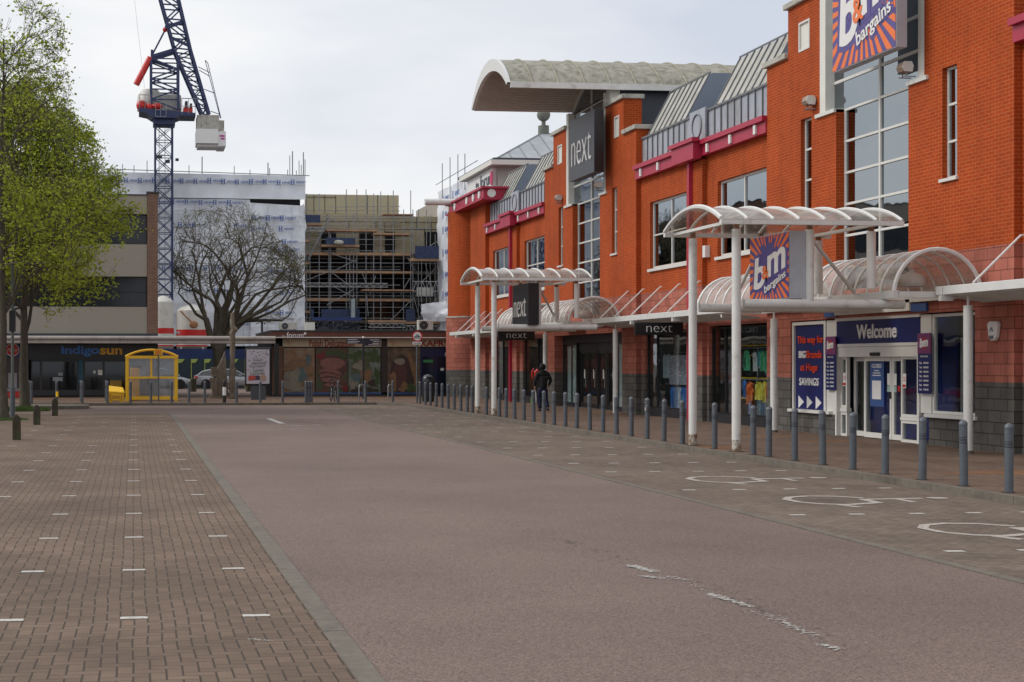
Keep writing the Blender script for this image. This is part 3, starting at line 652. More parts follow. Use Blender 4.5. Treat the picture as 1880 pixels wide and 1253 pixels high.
# discount store front
wallpiece(27.56,29.38,.1,.70); wallpiece(33.6,35.88,.1,.60)
fr=shopwin(27.62,29.28,.78,2.9,M_frame,u=W+.12); MB().box(W-.05,W+.3,27.5,29.4,.70,.776).build('sill',M_frame,fr)
fr=MB(); fr.box(W+.04,W+.18,35.76,35.84,.68,2.9).box(W+.04,W+.18,34.02,34.12,.68,2.9).box(W+.04,W+.18,34.12,35.76,2.82,2.9)
fr=fr.build('shop_window',M_frame,B); MB().box(W-.04,W+.3,33.7,35.95,.60,.676).build('sill',M_frame,fr)
MB().box(W+.1,W+.13,34.12,35.76,.68,2.82,0).build('window_panel',[M_navy],fr)
t=MB()
text(t,'This way for',(W+.09,34.93,2.42),1.42,.24,mi=0,bold=.012); text(t,'BIG',(W+.09,35.36,2.07),.38,.18,mi=1,bold=.03); text(t,'Brands',(W+.09,34.72,2.07),.80,.19,mi=0,bold=.012)
text(t,'at Huge',(W+.09,35.0,1.72),.92,.24,mi=0,bold=.012); text(t,'SAVINGS',(W+.09,35.0,1.38),1.05,.19,mi=1,bold=.012)
for sx in (35.45,34.98,34.5): t.prism([(sx+.14,1.02),(sx+.14,.70),(sx-.16,.86)],'x',W+.088,W+.098,1)
t.build('lettering',[M_redor,M_offw],fr)
MB().box(W+.06,W+.2,33.5,34.0,.6,2.9).box(W+.06,W+.2,29.3,29.72,.78,2.9).build('door_surround',M_frame,B)
hd=MB(); hd.box(W+.02,W+.2,29.7,33.5,2.86,2.95).box(W+.02,W+.2,29.7,33.5,2.24,2.31).box(W+.02,W+.2,29.72,29.80,.1,2.24).box(W+.02,W+.2,33.42,33.5,.1,2.24)
hd.box(W+.04,W+.18,29.8,33.42,2.0,2.235); hdo=hd.build('entrance_frame',M_frame,B)
MB().box(W+.0,W+.039,31.4,31.8,2.02,2.10).build('door_sensor',M_black,hdo)
wp=MB().box(W+.05,W+.09,29.72,33.48,2.31,2.86).build('welcome_panel',M_navy,B)
t=MB(); text(t,'Welcome',(W+.03,31.55,2.59),1.8,.33,bold=.02); t.build('lettering',M_offw,wp)
def door(s0,s1,name,u=W+.22):
    f=MB()
    f.box(u-.03,u+.03,s0,s0+.08,.12,2.0).box(u-.03,u+.03,s1-.08,s1,.12,2.0).box(u-.03,u+.03,s0+.08,s1-.08,.12,.24).box(u-.03,u+.03,s0+.08,s1-.08,1.9,2.0)
    d=f.build(name,M_frame,B); MB().box(u-.004,u+.004,s0+.04,s1-.04,.2,1.95).build('glass',M_shop,d)
    return d
da,db,dc=S(1587,17.1),S(1638,17.1),S(1659,17.1)
d1=door(db+.01,da,'glazed_door'); d2=door(dc,db-.01,'glazed_door'); ds=door(da+.04,da+.72,'glazed_door',u=W+.34)
MB().box(W+.17,W+.2,db+.02,db+.08,1.05,1.2).build('lock',M_black,d1)
nm_=(da+db)/2+.04
n=MB().box(W+.19,W+.195,nm_-.32,nm_+.30,.85,1.88,0).box(W+.183,W+.189,nm_-.2,nm_+.2,1.02,1.45,1)
text(n,'CLOSED',(W+.186,nm_,1.79),.44,.09,mi=1,bold=.02,depth=.003)
for i,wd_ in enumerate((.22,.34,.38)): n.box(W+.184,W+.19,nm_-wd_/2,nm_+wd_/2,1.67-i*.055,1.69-i*.055,1)
n.build('notice',[M_navyl,M_offw],d1)
n=MB()
for s_ in (db+.13,db-.16): n.box(W+.183,W+.188,s_-.055,s_+.055,1.35,1.62,0).box(W+.183,W+.188,s_-.055,s_+.055,1.2,1.33,1)
n.box(W+.183,W+.188,db-.36,db-.27,1.22,1.34,2); n.build('sticker',[M_cream,pm('pale_green',(.3,.45,.4,1)),M_red],d2)
la,lb=S(1557,17.05),33.42; ra,rb_=29.8,dc-.03
fr=shopwin(la,lb,.78,2.0,M_frame,u=W+.16,name='side_light'); MB().box(W+.1,W+.22,la-.03,lb+.0,.68,.775).build('rail',M_frame,fr)
shopwin(la,lb,.1,.67,M_frame,u=W+.16,name='side_light'); fr3=shopwin(ra,rb_,.66,2.0,M_frame,u=W+.16,name='side_light'); shopwin(ra,rb_,.1,.58,M_frame,u=W+.16,name='side_light'); MB().box(W+.1,W+.22,ra,rb_,.585,.655).build('rail',M_frame,fr3)
for s_,pf in ((la+.12,fr),(rb_-.14,fr3)):
    n=MB().box(W+.12,W+.125,s_-.07,s_+.07,1.3,1.62,0); n.add([(W+.117,s_+.05*math.cos(R(a)),1.5+.05*math.sin(R(a))) for a in range(0,360,20)],[tuple(range(18))],1); n.add([(W+.114,s_+.033*math.cos(R(a)),1.5+.033*math.sin(R(a))) for a in range(0,360,20)],[tuple(range(18))],0)
    n.box(W+.113,W+.119,s_-.06,s_+.06,1.32,1.38,1); n.build('warning_sticker',[M_offw,M_red],pf)
it=MB()
it.box(W+.8,W+.86,29.6,33.3,.12,2.9,0); it.box(W+1.0,W+1.05,27.7,29.3,.12,2.6,0)
for s_ in (27.9,28.6,29.2): it.box(W+.7,W+.76,s_,s_+.06,.3,2.4,1)
it.box(W+.6,W+.66,28.15,28.62,.82,2.25,2); text(it,'Dre',(W+.4,28.35,2.55),.5,.2,mi=0)
it.build('interior_fitting',[pm('inner_navy',(.012,.03,.20,1),.5),M_frame,M_slate],B)  # inner panels in a stronger navy than the signs
# blue corner blocks over the entrance
MB().box(W-.06,W-.003,29.3,29.9,2.97,3.15).box(W-.06,W-.003,33.3,33.9,2.97,3.15).build('blue_panel',M_navyl,B)
MB().box(W-.1,W-.003,29.9,33.3,3.0,3.25).build('lintel_panel',M_cream,B)
# clothing shop windows
def interior(s0,s1,u1=20.4):
    q=MB(); q.box(u1,u1+.1,s0-.2,s1+.2,.12,3.0); q.box(W+.8,u1,s0-.3,s0-.2,.12,3.0); q.box(W+.8,u1,s1+.2,s1+.3,.12,3.0); q.build('interior_wall',pm('interior_grey',(.13,.13,.13,1),.8),B)
for (s0,s1,dep) in ((37.19,41.59,2.0),(43.05,47.06,2.0),(58.3,62.4,2),(64.56,67.9,2)):
    MB().box(W+.16,W+.42,s0,s1,.1,.36).build('plinth',M_char,B)
    shopwin(s0,s1,.36,2.9,M_black,u=W+.3,mull=[s0+ (s1-s0)*.78] if s0<58 else [(s0+s1)/2],t=.05)
    interior(s0,s1)
CC=[(.02,.25,.3),(.03,.12,.35),(.08,.35,.18),(.6,.6,.58),(.55,.56,.6),(.05,.05,.06),(.02,.2,.35),(.6,.35,.03),(.6,.13,.03),(.03,.22,.4),(.45,.03,.03),(.3,.33,.35),(.1,.16,.3),(.5,.42,.05)]
CM=[pm('cloth_%d'%i,tuple(min(.9,x*1.5) for x in c)+(1,),.85,var=.25,scale=9) for i,c in enumerate(CC)]
def garment(mb,u,s,ztop,h,wd_,mi):
    # a shirt on a hanger seen from the street: shoulders, sleeves, body with folds
    n=7; vs=[]
    for j,z in enumerate((ztop,ztop-.06,ztop-.22,ztop-h)):
        ww=(.16,wd_*.5,wd_*.42,wd_*.46)[j] if j else .10
        for i in range(n): vs.append((u+.03*math.sin(i*2.1+s*9)+(.04 if j>1 else 0)*math.cos(i*3),s-ww+2*ww*i/(n-1),z-.04*abs(i-3)/3*(j==0)))
    mb.add(vs,[(j*n+i,j*n+i+1,(j+1)*n+i+1,(j+1)*n+i) for j in range(3) for i in range(n-1)],mi)
    for sg in (-1,1):
        mb.add([(u,s+sg*wd_*.36,ztop-.03),(u+.02,s+sg*wd_*.66,ztop-.26),(u+.02,s+sg*wd_*.5,ztop-.32),(u,s+sg*wd_*.36,ztop-.2)],[(0,1,2,3)],mi)
rk=thing('clothes_display','rails of colourful childrens clothes hanging inside the shop window under the porch','clothes rail',(W+1.0,39.2,.12))
fr=MB()
for zt in (2.28,1.38): fr.tube([(W+.66,37.4,zt),(W+.66,41.2,zt)],.018,6)
for s_ in (37.4,39.3,41.2): fr.tube([(W+.66,s_,.12),(W+.66,s_,2.4)],.02,6)
fr.build('rail',M_steel,rk)
gr=random.Random(12)
for zt,h,e_,pal in ((2.24,.62,40.0,(0,2,0,6,3,3,2,1,11,5,7)),(1.38,.62,40.2,(8,0,3,5,7,8,1,13)),(.98,.7,40.6,(12,6,10,11,5,1,11,12))):
    s_=37.42
    while s_<e_:
        g_=MB(); mi=gr.choice(pal); u_=W+.55+gr.uniform(0,.22); zz_=zt-gr.uniform(0,.08)
        if zt<1: 
            for q in (0,.1): g_.add([(u_,s_+q,zz_),(u_+.02,s_+q+.09,zz_),(u_+.03,s_+q+.10+gr.uniform(-.02,.04),zz_-h*gr.uniform(.85,1.05)),(u_-.01,s_+q+gr.uniform(-.03,.02),zz_-h)],[(0,1,2,3)],0)
        else: garment(g_,u_,s_,zz_,h*gr.uniform(.7,1.1),gr.uniform(.30,.44),0)
        g_.build('garment',CM[mi],rk); s_+=gr.uniform(.12,.34)
sp=MB()
for z in (2.34,2.05,1.4,.8): sp.box(W+.9,W+1.1,38.6,41.5,z,z+.035)
sp.build('shelf',M_yel,rk)
rk2=thing('clothes_display','grey printed window poster and dark clothes in the second shop window','clothes rail',(W+1.0,45,.12))
MB().tube([(W+.95,43.6,2.2),(W+.95,46.4,2.2)],.018,6).tube([(W+.95,43.6,.12),(W+.95,43.6,2.3)],.02,6).tube([(W+.95,46.4,.12),(W+.95,46.4,2.3)],.02,6).build('rail',M_steel,rk2)
pg=MB(); pg.box(W+.5,W+.52,44.0,45.7,1.15,2.1,0)
for i in range(70):
    a=random.uniform(44.1,45.6); z=random.uniform(1.2,2.05); pg.box(W+.485,W+.498,a,a+random.uniform(.03,.12),z,z+random.uniform(.02,.05),random.choice((1,1,1,2)))
pg.build('poster',[pm('poster_grey',(.26,.26,.31,1)),pm('poster_light',(.55,.55,.58,1)),pm('poster_red',(.25,.05,.06,1))],rk2)
for s_ in np.arange(43.7,46.4,.33):
    g_=MB(); garment(g_,W+.6,float(s_),1.1 if 44<s_<45.7 else 2.15,.8,.42,0); g_.build('garment',CM[random.choice((5,11,12,1,11))],rk2)
# main clothing shop entrance 48.86..57
MB().box(W+.34,W+.5,48.86,57.0,2.62,2.95).build('entrance_header',M_char,B)
shopwin(48.9,50.6,.2,2.62,M_black,u=W+.4,t=.08); shopwin(55.2,56.95,.2,2.62,M_black,u=W+.4,t=.08)
MB().box(W+.35,W+.55,48.86,50.6,.1,.2).box(W+.35,W+.55,55.2,57,.1,.2).build('plinth',M_char,B)
for a,e in ((50.7,51.75),(51.8,52.85),(52.95,54.0),(54.05,55.1)):
    f=MB(); u=W+.5; f.box(u-.03,u+.03,a,a+.07,.12,2.3).box(u-.03,u+.03,e-.07,e,.12,2.3).box(u-.03,u+.03,a+.07,e-.07,.12,.3).box(u-.03,u+.03,a+.07,e-.07,2.2,2.3)
    d=f.build('entrance_door',M_black,B); MB().box(u-.004,u+.004,a+.03,e-.03,.2,2.25).build('glass',M_shop,d)
    MB().box(u-.045,u-.035,a+.4,a+.5,1.25,1.6).build('sticker',M_cream,d)
    MB().tube([(u-.03,a+.15,.9),(u-.09,a+.15,.92),(u-.09,a+.15,1.5),(u-.03,a+.15,1.52)],.015,6).build('handle',M_steel,d)
MB().box(W+.45,W+.55,50.6,55.2,2.3,2.62).build('transom_panel',M_char,B)
interior(48.9,56.9)
it=MB()
for s_ in (49.3,50.1,55.6,56.3): it.box(W+.47,W+.5,s_,s_+.45,.2,2.6)
it.build('pale_partition',pm('interior_pale',(.42,.48,.49,1),.7),B)
t=MB(); text(t,'next',(W+.4,53.3,2.78),1.5,.3); t.build('lettering',M_offw,B)
wm2.build('stall_riser',[M_brick,M_block,M_grey],B)
# near end shopfront (right edge of the picture)
fr=shopwin(16.6,25.85,.7,2.9,M_frame,u=W+.3,mull=[19,21.5,24]); MB().box(W+.0,W+.45,16.5,25.9,.62,.695).build('sill',M_frame,fr)
# ================================================================ AWNINGS
def awning(s0,s1,label,rods):
    A=thing('awning',label,'awning',(W,(s0+s1)/2,3.1),group='ribbed white awnings along the shopfront')
    d=MB(); n=14
    for i in range(n):
        u0=15.9+(W-.05-15.9)*i/n; u1=15.9+(W-.05-15.9)*(i+.86)/n; za=3.22-.13*i/n
        d.box(u0,u1,s0,s1,za-.035,za)
    d.box(15.9,W-.03,s0,s1,3.225,3.245)
    d.build('deck',M_whited,A)
    s_=s0
    while s_<s1-.01:
        e=min(s1,s_+3.6); bevel(MB().box(15.8,15.89,s_+.015,e-.015,3.2,3.37).build('fascia',M_white,A),.008)
        MB().box(15.75,16.0,s_-.05,s_+.05,3.08,3.19).build('bracket',M_whited,A); s_=e
    for r_ in rods:
        MB().tube([(W-.01,r_,4.30),(W-.06,r_,4.30),(15.87,r_,3.385)],.022,8).build('rod',M_white,A)
    return A
awning(16.1,27.15,'ribbed white awning at the right edge beside the nearest glazed vault',[18.0,20.2,22.4,24.2,25.96])
awning(37.55,48.8,'long ribbed white awning between the two arched porches, hung on sloping rods',[38.6,40.2,41.8,43.4,45.0,46.6,48.1])
awning(59.2,71.6,'farthest ribbed white awning, running to the round corner turret',[60.4,62,63.6,65.2,66.8,68.4,70])
def column(s,label,u=16.14):
    P_=thing('awning_column',label,'column',(u,s,.1),group='white columns carrying the awning')
    MB().tube([(u,s,.1),(u,s,2.98)],.088,20).build('shaft',M_whited,P_,smooth=True)
    MB().lathe([(.098,0),(.098,.05),(.09,.06)],u,s,20,0,.1).build('base_collar',M_kerb,P_,smooth=True)
    MB().tube([(u,s,2.98),(u,s,3.16)],.025,8).build('spigot',M_whited,P_)
column(26.57,'white steel column on the right of the Welcome doors')
column(S(1421,16.14),'white steel column on the left of the sale window')
column(S(1130,16.14),'white steel column beside the right edge of the black shop entrance')
column(S(1001,16.14),'white steel column by the walking person')
column(S(1390,16.14)-17,'white steel column at the right edge') if False else None
# ================================================================ VAULTS
def vault(s0,s1,label,n):
    V=thing('glazed_vault',label,'canopy',(15.95,(s0+s1)/2,3.25),group='glazed barrel vaults')
    ap=arcpts(15.02,16.86,3.28,.84,16)
    m_=17
    MB().add([(p[0],s0,p[1]) for p in ap]+[(p[0],s1,p[1]) for p in ap],[(i,i+1,m_+i+1,m_+i) for i in range(16)]).build('glazing',M_poly,V,smooth=True,recalc=False)
    for i in range(n+1):
        s_=s0+(s1-s0)*i/n; rr=.045 if i in (0,n) else .026
        MB().tube([(p[0],s_,p[1]+.012) for p in ap],rr,6).build('rib',M_white,V)
    MB().box(14.95,15.06,s0-.1,s1+.1,3.14,3.30).build('front_beam',M_white,V)
    MB().box(16.8,16.885,s0-.1,s1+.1,3.18,3.30).build('rear_beam',M_whited,V)
    for s_ in (s0-.05,s1+.05): MB().box(15.07,16.79,s_-.05,s_+.05,3.16,3.28).build('end_beam',M_whited,V)
    return V
vault(27.3,31.05,'glazed barrel vault nearest the camera, over the right of the Welcome doors',7)
vault(33.5,37.4,'glazed barrel vault behind the orange and purple porch sign',7)
vault(48.95,52.9,'glazed barrel vault right of the black porch sign, over the far shop entrance',7)
vault(55.1,59.0,'glazed barrel vault left of the black porch sign',7)
# flat links under the porches between the vaults
for (a,b_,lab) in ((31.1,33.45,'flat white roof link between the two near glazed vaults'),(52.95,55.05,'flat white roof link between the two far glazed vaults')):
    A=MB().box(15.0,16.88,a,b_,3.16,3.28).build('roof_link',M_whited); tag(A,lab,'canopy')
def globe(u,s,zt,label):
    L_=thing('pendant_lamp',label,'lamp',(u,s,3.3))
    MB().tube([(u,s,zt),(u,s,zt-.25)],.02,6).build('stem',M_whited,L_)
    MB().lathe([(.0,.30),(.06,.30),(.07,.24),(.2,.2),(.27,.1),(.28,.0),(.26,-.05),(0,-.06)],u,s,24,0,zt-.62).build('shade',pm('lamp_shade',(.5,.46,.42,1),.4),L_,smooth=True)
globe(15.9,28.2,4.1,'white bowl pendant lamp hanging in the nearest glazed vault')
globe(15.9,49.9,4.1,'white bowl pendant lamp hanging in the vault over the far entrance')
# ================================================================ PORCHES
def porch(sa,sb,r0,r1,label,vf,braces):
    Q=thing('arched_porch',label,'porch',(11.9,(sa+sb)/2,.1),group='arched porches on white poles')
    for s_ in (sa,sb):
        for (u,z0,z1) in ((11.9,.1,4.52),(13.42,3.0,4.52),(14.72,3.35,4.50)):
            MB().tube([(u,s_,z0),(u,s_,z1)],.088,20).build('pole',M_whited,Q,smooth=True)
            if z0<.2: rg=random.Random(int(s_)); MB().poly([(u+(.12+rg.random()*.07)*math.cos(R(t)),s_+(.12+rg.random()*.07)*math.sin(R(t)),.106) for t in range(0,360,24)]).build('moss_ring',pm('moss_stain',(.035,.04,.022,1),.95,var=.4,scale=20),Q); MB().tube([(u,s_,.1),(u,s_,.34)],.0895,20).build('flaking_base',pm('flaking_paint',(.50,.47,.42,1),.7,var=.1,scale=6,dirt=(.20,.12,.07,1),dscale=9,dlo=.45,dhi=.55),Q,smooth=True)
            MB().box(u-.05,u+.05,s_-.03,s_+.03,z1,z1+.13).build('bracket',pm('rusty_bracket',(.22,.12,.07,1),.8),Q)
        MB().tube([(12.05,s_,3.04),(15.4,s_,3.04)],.095,16).build('tie_tube',M_whited,Q,smooth=True)
    ap=arcpts(r0,r1,4.66,.36,16); m_=17
    MB().add([(11.35,p[0],p[1]) for p in ap]+[(15.05,p[0],p[1]) for p in ap],[(i,i+1,m_+i+1,m_+i) for i in range(16)]).build('roof_glazing',M_poly2,Q,smooth=True,recalc=False)
    for i in range(8):
        u=11.35+3.7*i/7; MB().tube([(u,p[0],p[1]+.015) for p in ap],.05 if i==0 else .03,6).build('rib',M_white,Q)
    for s_ in (r0,r1): MB().box(11.33,15.07,s_-.05,s_+.05,4.56,4.65).build('eaves_beam',M_whited,Q)
    MB().box(11.5,11.6,r0,r1,4.58,4.64).box(14.6,14.7,r0,r1,4.58,4.64).build('cross_beam',M_whited,Q)
    for (a,b_) in braces: MB().tube([a,b_],.038,8).build('brace',M_white,Q)
    return Q
porch(27.63,29.88,27.05,30.05,'white arched porch on poles above the orange and purple sign','v',[((13.42,27.63,4.4),(14.97,28.8,3.33)),((13.42,29.88,4.4),(14.97,35.0,3.33))])
porch(47.08,49.38,46.5,49.5,'white arched porch on poles above the black sign, farther along the street','v',[((13.42,47.08,4.4),(14.97,50.2,3.33)),((13.42,49.38,4.4),(14.97,56.5,3.33))])
# ================================================================ SIGNS
def sunburst(mb,c,Wd,Ht,n,mi,face='w',rin=.30,uoff=0):
    hw,hh=Wd/2,Ht/2; M=FACE[face]
    def edge(a):
        ca,sa=math.cos(a),math.sin(a); t=min(hw/abs(ca) if abs(ca)>1e-6 else 9e9,hh/abs(sa) if abs(sa)>1e-6 else 9e9); return (ca*t,sa*t)
    for i in range(n):
        a0=2*math.pi*(i+.02)/n; a1=2*math.pi*(i+.54)/n; am=(a0+a1)/2
        e0,e1=edge(a0),edge(a1); r0=Wd*(rin+.05*math.sin(i*2.3)); q=[(r0*math.cos(a0),r0*math.sin(a0)*1.0),e0]
        # insert the corner if the wedge straddles it
        for cx,cy in ((hw,hh),(-hw,hh),(-hw,-hh),(hw,-hh)):
            ac=math.atan2(cy,cx)%(2*math.pi)
            if a0<ac<a1: q.append((cx,cy))
        q+=[e1,(r0*math.cos(a1),r0*math.sin(a1))]
        mb.add([Vector(c)+M@Vector((x,y,0)) for x,y in q],[tuple(range(len(q)))],mi)
def bargainsign(name,label,u,s0,s1,z0,z1,th):
    T=thing(name,label,'sign',(u,(s0+s1)/2,z0))
    MB().box(u,u+th,s0,s1,z0,z1).build('cabinet',pm('cabinet_grey',(.40,.42,.46,1),.45),T)
    c=(u-.012,(s0+s1)/2,(z0+z1)/2); Wd=s1-s0-.04; Ht=z1-z0-.04; k=MB()
    k.box(u-.01,u-.001,s0+.02,s1-.02,z0+.02,z1-.02,0)
    sunburst(k,c,Wd,Ht,34,1)
    x=lambda a,b,d=.0: (u-.02-d,c[1]-a*Wd,c[2]+b*Ht)
    text(k,'b',x(-.24,-.07,-.006),Wd*.43,Ht*.60,mi=0,bold=.10,shear=.18,depth=.001,rot=.12); text(k,'m',x(.19,.07,-.006),Wd*.60,Ht*.44,mi=0,bold=.10,shear=.18,depth=.001,rot=.22); text(k,'bargains',x(.17,-.25,-.005),Wd*.64,Ht*.23,mi=0,bold=.09,shear=.1,depth=.001,rot=.3)
    text(k,'b',x(-.24,-.07),Wd*.33,Ht*.50,mi=2,bold=.028,shear=.18,depth=.004,rot=.12)
    text(k,'m',x(.19,.07),Wd*.50,Ht*.34,mi=2,bold=.028,shear=.18,depth=.004,rot=.22)
    text(k,'&',x(-.07,-.07,.012),Wd*.17,Ht*.21,mi=1,bold=.02,depth=.004,rot=.12)
    text(k,'bargains',x(.17,-.25,.006),Wd*.56,Ht*.155,mi=2,bold=.02,shear=.1,depth=.004,rot=.3)
    k.build('sign_face',[M_purple,M_orange,M_offw],T); return T
bargainsign('shop_sign','large orange and purple sunburst sign high on the brick tower',16.22,29.38,32.22,8.62,11.4,.24)
bargainsign('shop_sign','orange and purple sunburst sign hanging in the near porch',13.0,S(1450,13.0),S(1377,13.0),3.15,4.5,.33)
def nextsign(name,label,u,s0,s1,z0,z1,th,tw,thh,mat,side,zc=.5):
    T=thing(name,label,'sign',(u,(s0+s1)/2,z0)); MB().box(u,u+th,s0,s1,z0,z1).build('panel',mat,T)
    MB().box(u+.02,u+th-.0,s0-.006,s0-.001,z0+.01,z1-.01).build('side_panel',side,T)
    k=MB(); text(k,'next',(u-.015,(s0+s1)/2,z0+(z1-z0)*zc),tw,thh,bold=-.015); k.build('lettering',M_offw,T); return T
nextsign('shop_sign','tall dark grey sign high on the glazed tower under the barrel roof',16.22,49.85,52.75,8.62,10.85,.35,2.3,1.0,M_dgrey,M_black,.45)
nextsign('shop_sign','black square sign hanging in the far porch',13.0,S(970,13.0),S(941,13.0),3.12,4.5,.36,1.5,.6,M_char,M_black,.42)
def hangsign(u0,u1,s,z0,z1,label):
    T=thing('hanging_sign',label,'sign',((u0+u1)/2,s,z0)); MB().box(u0,u1,s-.05,s+.05,z0,z1).build('box',M_black,T)
    k=MB(); text(k,'next',((u0+u1)/2,s-.06,(z0+z1)/2),(u1-u0)*.54,(z1-z0)*.55,face='s',bold=-.02); k.build('lettering',M_offw,T)
    for x in (u0+.12,u1-.12): MB().tube([(x,s,z1),(x,s,3.18)],.008,5).build('hanger',M_black,T)
hangsign(15.1,16.6,42.5,2.70,3.08,'black hanging sign under the awning between the porches')
hangsign(14.95,16.5,58.5,2.78,3.16,'black hanging sign under the awning beyond the far porch pole')
def hours(s,z,label,parent=None):
    T=thing('opening_hours_sign',label,'sign',(W,s,z)); u=W-.02
    MB().box(u,u+.02,s-.26,s+.26,z,z+1.3).build('board',M_navy,T)
    k=MB(); k.box(u-.006,u-.001,s-.26,s+.26,z+.86,z+1.3,0); sunburst(k,(u-.01,s,z+1.08),.52,.44,22,1,rin=.25)
    text(k,'bm',(u-.016,s,z+1.1),.34,.2,mi=2,bold=.05,shear=.2,depth=.003,rot=.1); text(k,'OPENING HOURS',(u-.01,s,z+.80),.3,.035,mi=2,depth=.002)
    for i,dn in enumerate(('Mon','Tue','Wed','Thu','Fri','Sat','Sun')):
        text(k,dn,(u-.01,s+.13,z+.66-i*.095),.1,.045,mi=2,bold=.02,depth=.002); text(k,'8:00-8:00' if dn!='Sun' else '10:00-4:00',(u-.01,s-.08,z+.66-i*.095),.19,.042,mi=2,bold=.02,depth=.002)
    k.build('lettering',[pm('badge_red',(.35,.02,.04,1)),M_purple,M_offw],T)
hours(29.43,1.2,'dark blue opening hours board on the right of the Welcome doors')
hours(33.64,1.2,'dark blue opening hours board on the left of the Welcome doors')
# floodlights
def flood(u,s,z,label,sc=1.0):
    L_=local('floodlight',label,'floodlight',(u,s,z)); L_.scale=(sc,)*3
    h=MB(); h.prism([(-.02,.12),(-.30,.14),(-.36,.26),(-.30,.42),(-.05,.42),(.02,.3)],'y',-.17,.17); h.build('housing',pm('flood_housing',(.30,.22,.17,1),.6),L_)
    MB().prism([(-.28,.13),(-.37,.26),(-.30,.43),(-.06,.43),(0,.3),(-.04,.12)],'y',-.20,-.171).build('end_cap',M_frame,L_)
    MB().box(-.3,.1,-.15,-.12,-.03,0).box(-.3,.1,.12,.15,-.03,0).box(-.2,-.17,-.14,-.11,0,.16).box(-.2,-.17,.11,.14,0,.16).build('bracket',M_steel,L_)
flood(W-.06,S(1668,16.8),8.1,'brown floodlight on the ledge right of the sunburst sign',.72)
flood(W-.02,S(1488,16.8),8.2,'brown floodlight left of the sunburst sign, above a slit window',.72)
flood(W-.06,S(1102,16.8),8.1,'small floodlight on the ledge right of the tall dark sign',.72)
flood(W-.02,S(1027,16.8),8.2,'small floodlight left of the tall dark sign',.72)
def alarm(s,z,label):
    L_=local('alarm_box',label,'alarm',(W,s,z)); bevel(MB().prism([(-.13,.18),(.13,.18),(.17,.12),(.12,-.14),(.06,-.2),(-.06,-.2),(-.12,-.14),(-.17,.12)],'x',-.1,0).build('case',M_offw,L_),.02)
    MB().prism([(-.07,-.1),(.07,-.1),(.05,-.17),(-.05,-.17)],'x',-.12,-.1).tube([(-.11,-.05,-.02),(-.11,0,.06),(-.11,.05,-.02)],.008,4).build('badge',M_zincd,L_)
alarm(26.85,2.5,'white alarm box on the salmon pier at the right edge')
alarm(36.72,2.62,'white alarm box behind the white column left of the sale window')
L_=MB().box(W-.0,W+.15,S(1292,W)-.1,S(1292,W)+.1,5.0,5.35).build('wall_lamp',M_offw); tag(L_,'small white box lamp on the brick wall beside the magenta downpipe','lamp')
# ================================================================ BOLLARDS
def bollard0(label,x,y,z):
    b=local('bollard',label,'bollard',(x,y,z),group='grey steel bollards')
    MB().lathe([(.057,0),(.057,.60)],0,0,16).build('post',M_boll,b,smooth=True)
    MB().lathe([(.057,.60),(.052,.606),(.057,.62),(.057,.64),(.052,.646),(.057,.66),(.057,.68),(.052,.686),(.057,.70)],0,0,16).build('ring_band',M_boll2,b,smooth=True)
    MB().lathe([(.057,.70),(.057,.87),(.062,.875),(.062,.895),(.055,.91),(.042,.93),(.02,.945),(.0,.95)],0,0,16).build('cap',M_boll,b,smooth=True)
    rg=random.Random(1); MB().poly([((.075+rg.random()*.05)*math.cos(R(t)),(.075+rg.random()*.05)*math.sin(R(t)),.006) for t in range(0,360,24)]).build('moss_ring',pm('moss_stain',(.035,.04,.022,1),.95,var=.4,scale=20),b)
    return b
fx=[1852.4,1769.7,1693.6,1625,1566,1511,1459,1411.5,1383,1312,1253,1219,1188,1159,1132,1107,1083,1059,1038,1017.4,998.5,980,962,945,929,917,893,867,858,846,834,823,811.6,801,790.5,781,771]
NUM=['first','second','third','fourth','fifth','sixth','seventh','eighth','ninth','tenth','eleventh','twelfth','thirteenth','fourteenth','fifteenth','sixteenth','seventeenth','eighteenth','nineteenth','twentieth']
seen={0:'nearest grey bollard, largest, at the right edge of the kerb row',2:'grey bollard just right of the Welcome doors, third from the right edge',3:'grey bollard in front of the closed glazed doors, fourth from the right edge',5:'grey bollard in front of the sale window with white arrows',4:'grey bollard between the Welcome doors and the sale window',8:'grey bollard standing close to its neighbour left of the near porch poles',12:'grey bollard speckled with white paint in front of the grey window poster'}
seen[8]='grey bollard just right of the nearest white porch pole'; seen[9]='grey bollard standing between the two white poles of the near porch'
B0=None
for i,px in enumerate(fx):
    u=11.86 if i<30 else 11.86+(i-29)*.045
    s_=S(px,u)
    lab=seen.get(i) or ('grey steel bollard, %s from the right end of the long kerb row'%NUM[i] if i<20 else 'grey steel bollard, %s from the left corner of the long kerb row'%NUM[len(fx)-1-i])
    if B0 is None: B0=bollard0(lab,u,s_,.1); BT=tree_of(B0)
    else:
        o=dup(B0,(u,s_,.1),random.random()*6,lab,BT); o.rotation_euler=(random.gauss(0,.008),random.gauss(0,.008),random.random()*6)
        if i==12:
            q=MB()
            for t in range(26): a_=-1.6+random.gauss(0,.5); zz=.62+random.random()*.3; q.add([(.0585*math.cos(a_+e*.08),.0585*math.sin(a_+e*.08),zz+f_*.014) for e,f_ in ((-1,-1),(1,-1),(1,1),(-1,1))],[(0,1,2,3)])
            q.build('paint_speck',M_offw,o,recalc=False)
bx=[54,58,104,148.7,151,195,197.5,239.7,277,315,347,376,434.5,478,519,561.7,566.8,572,621,671,721]
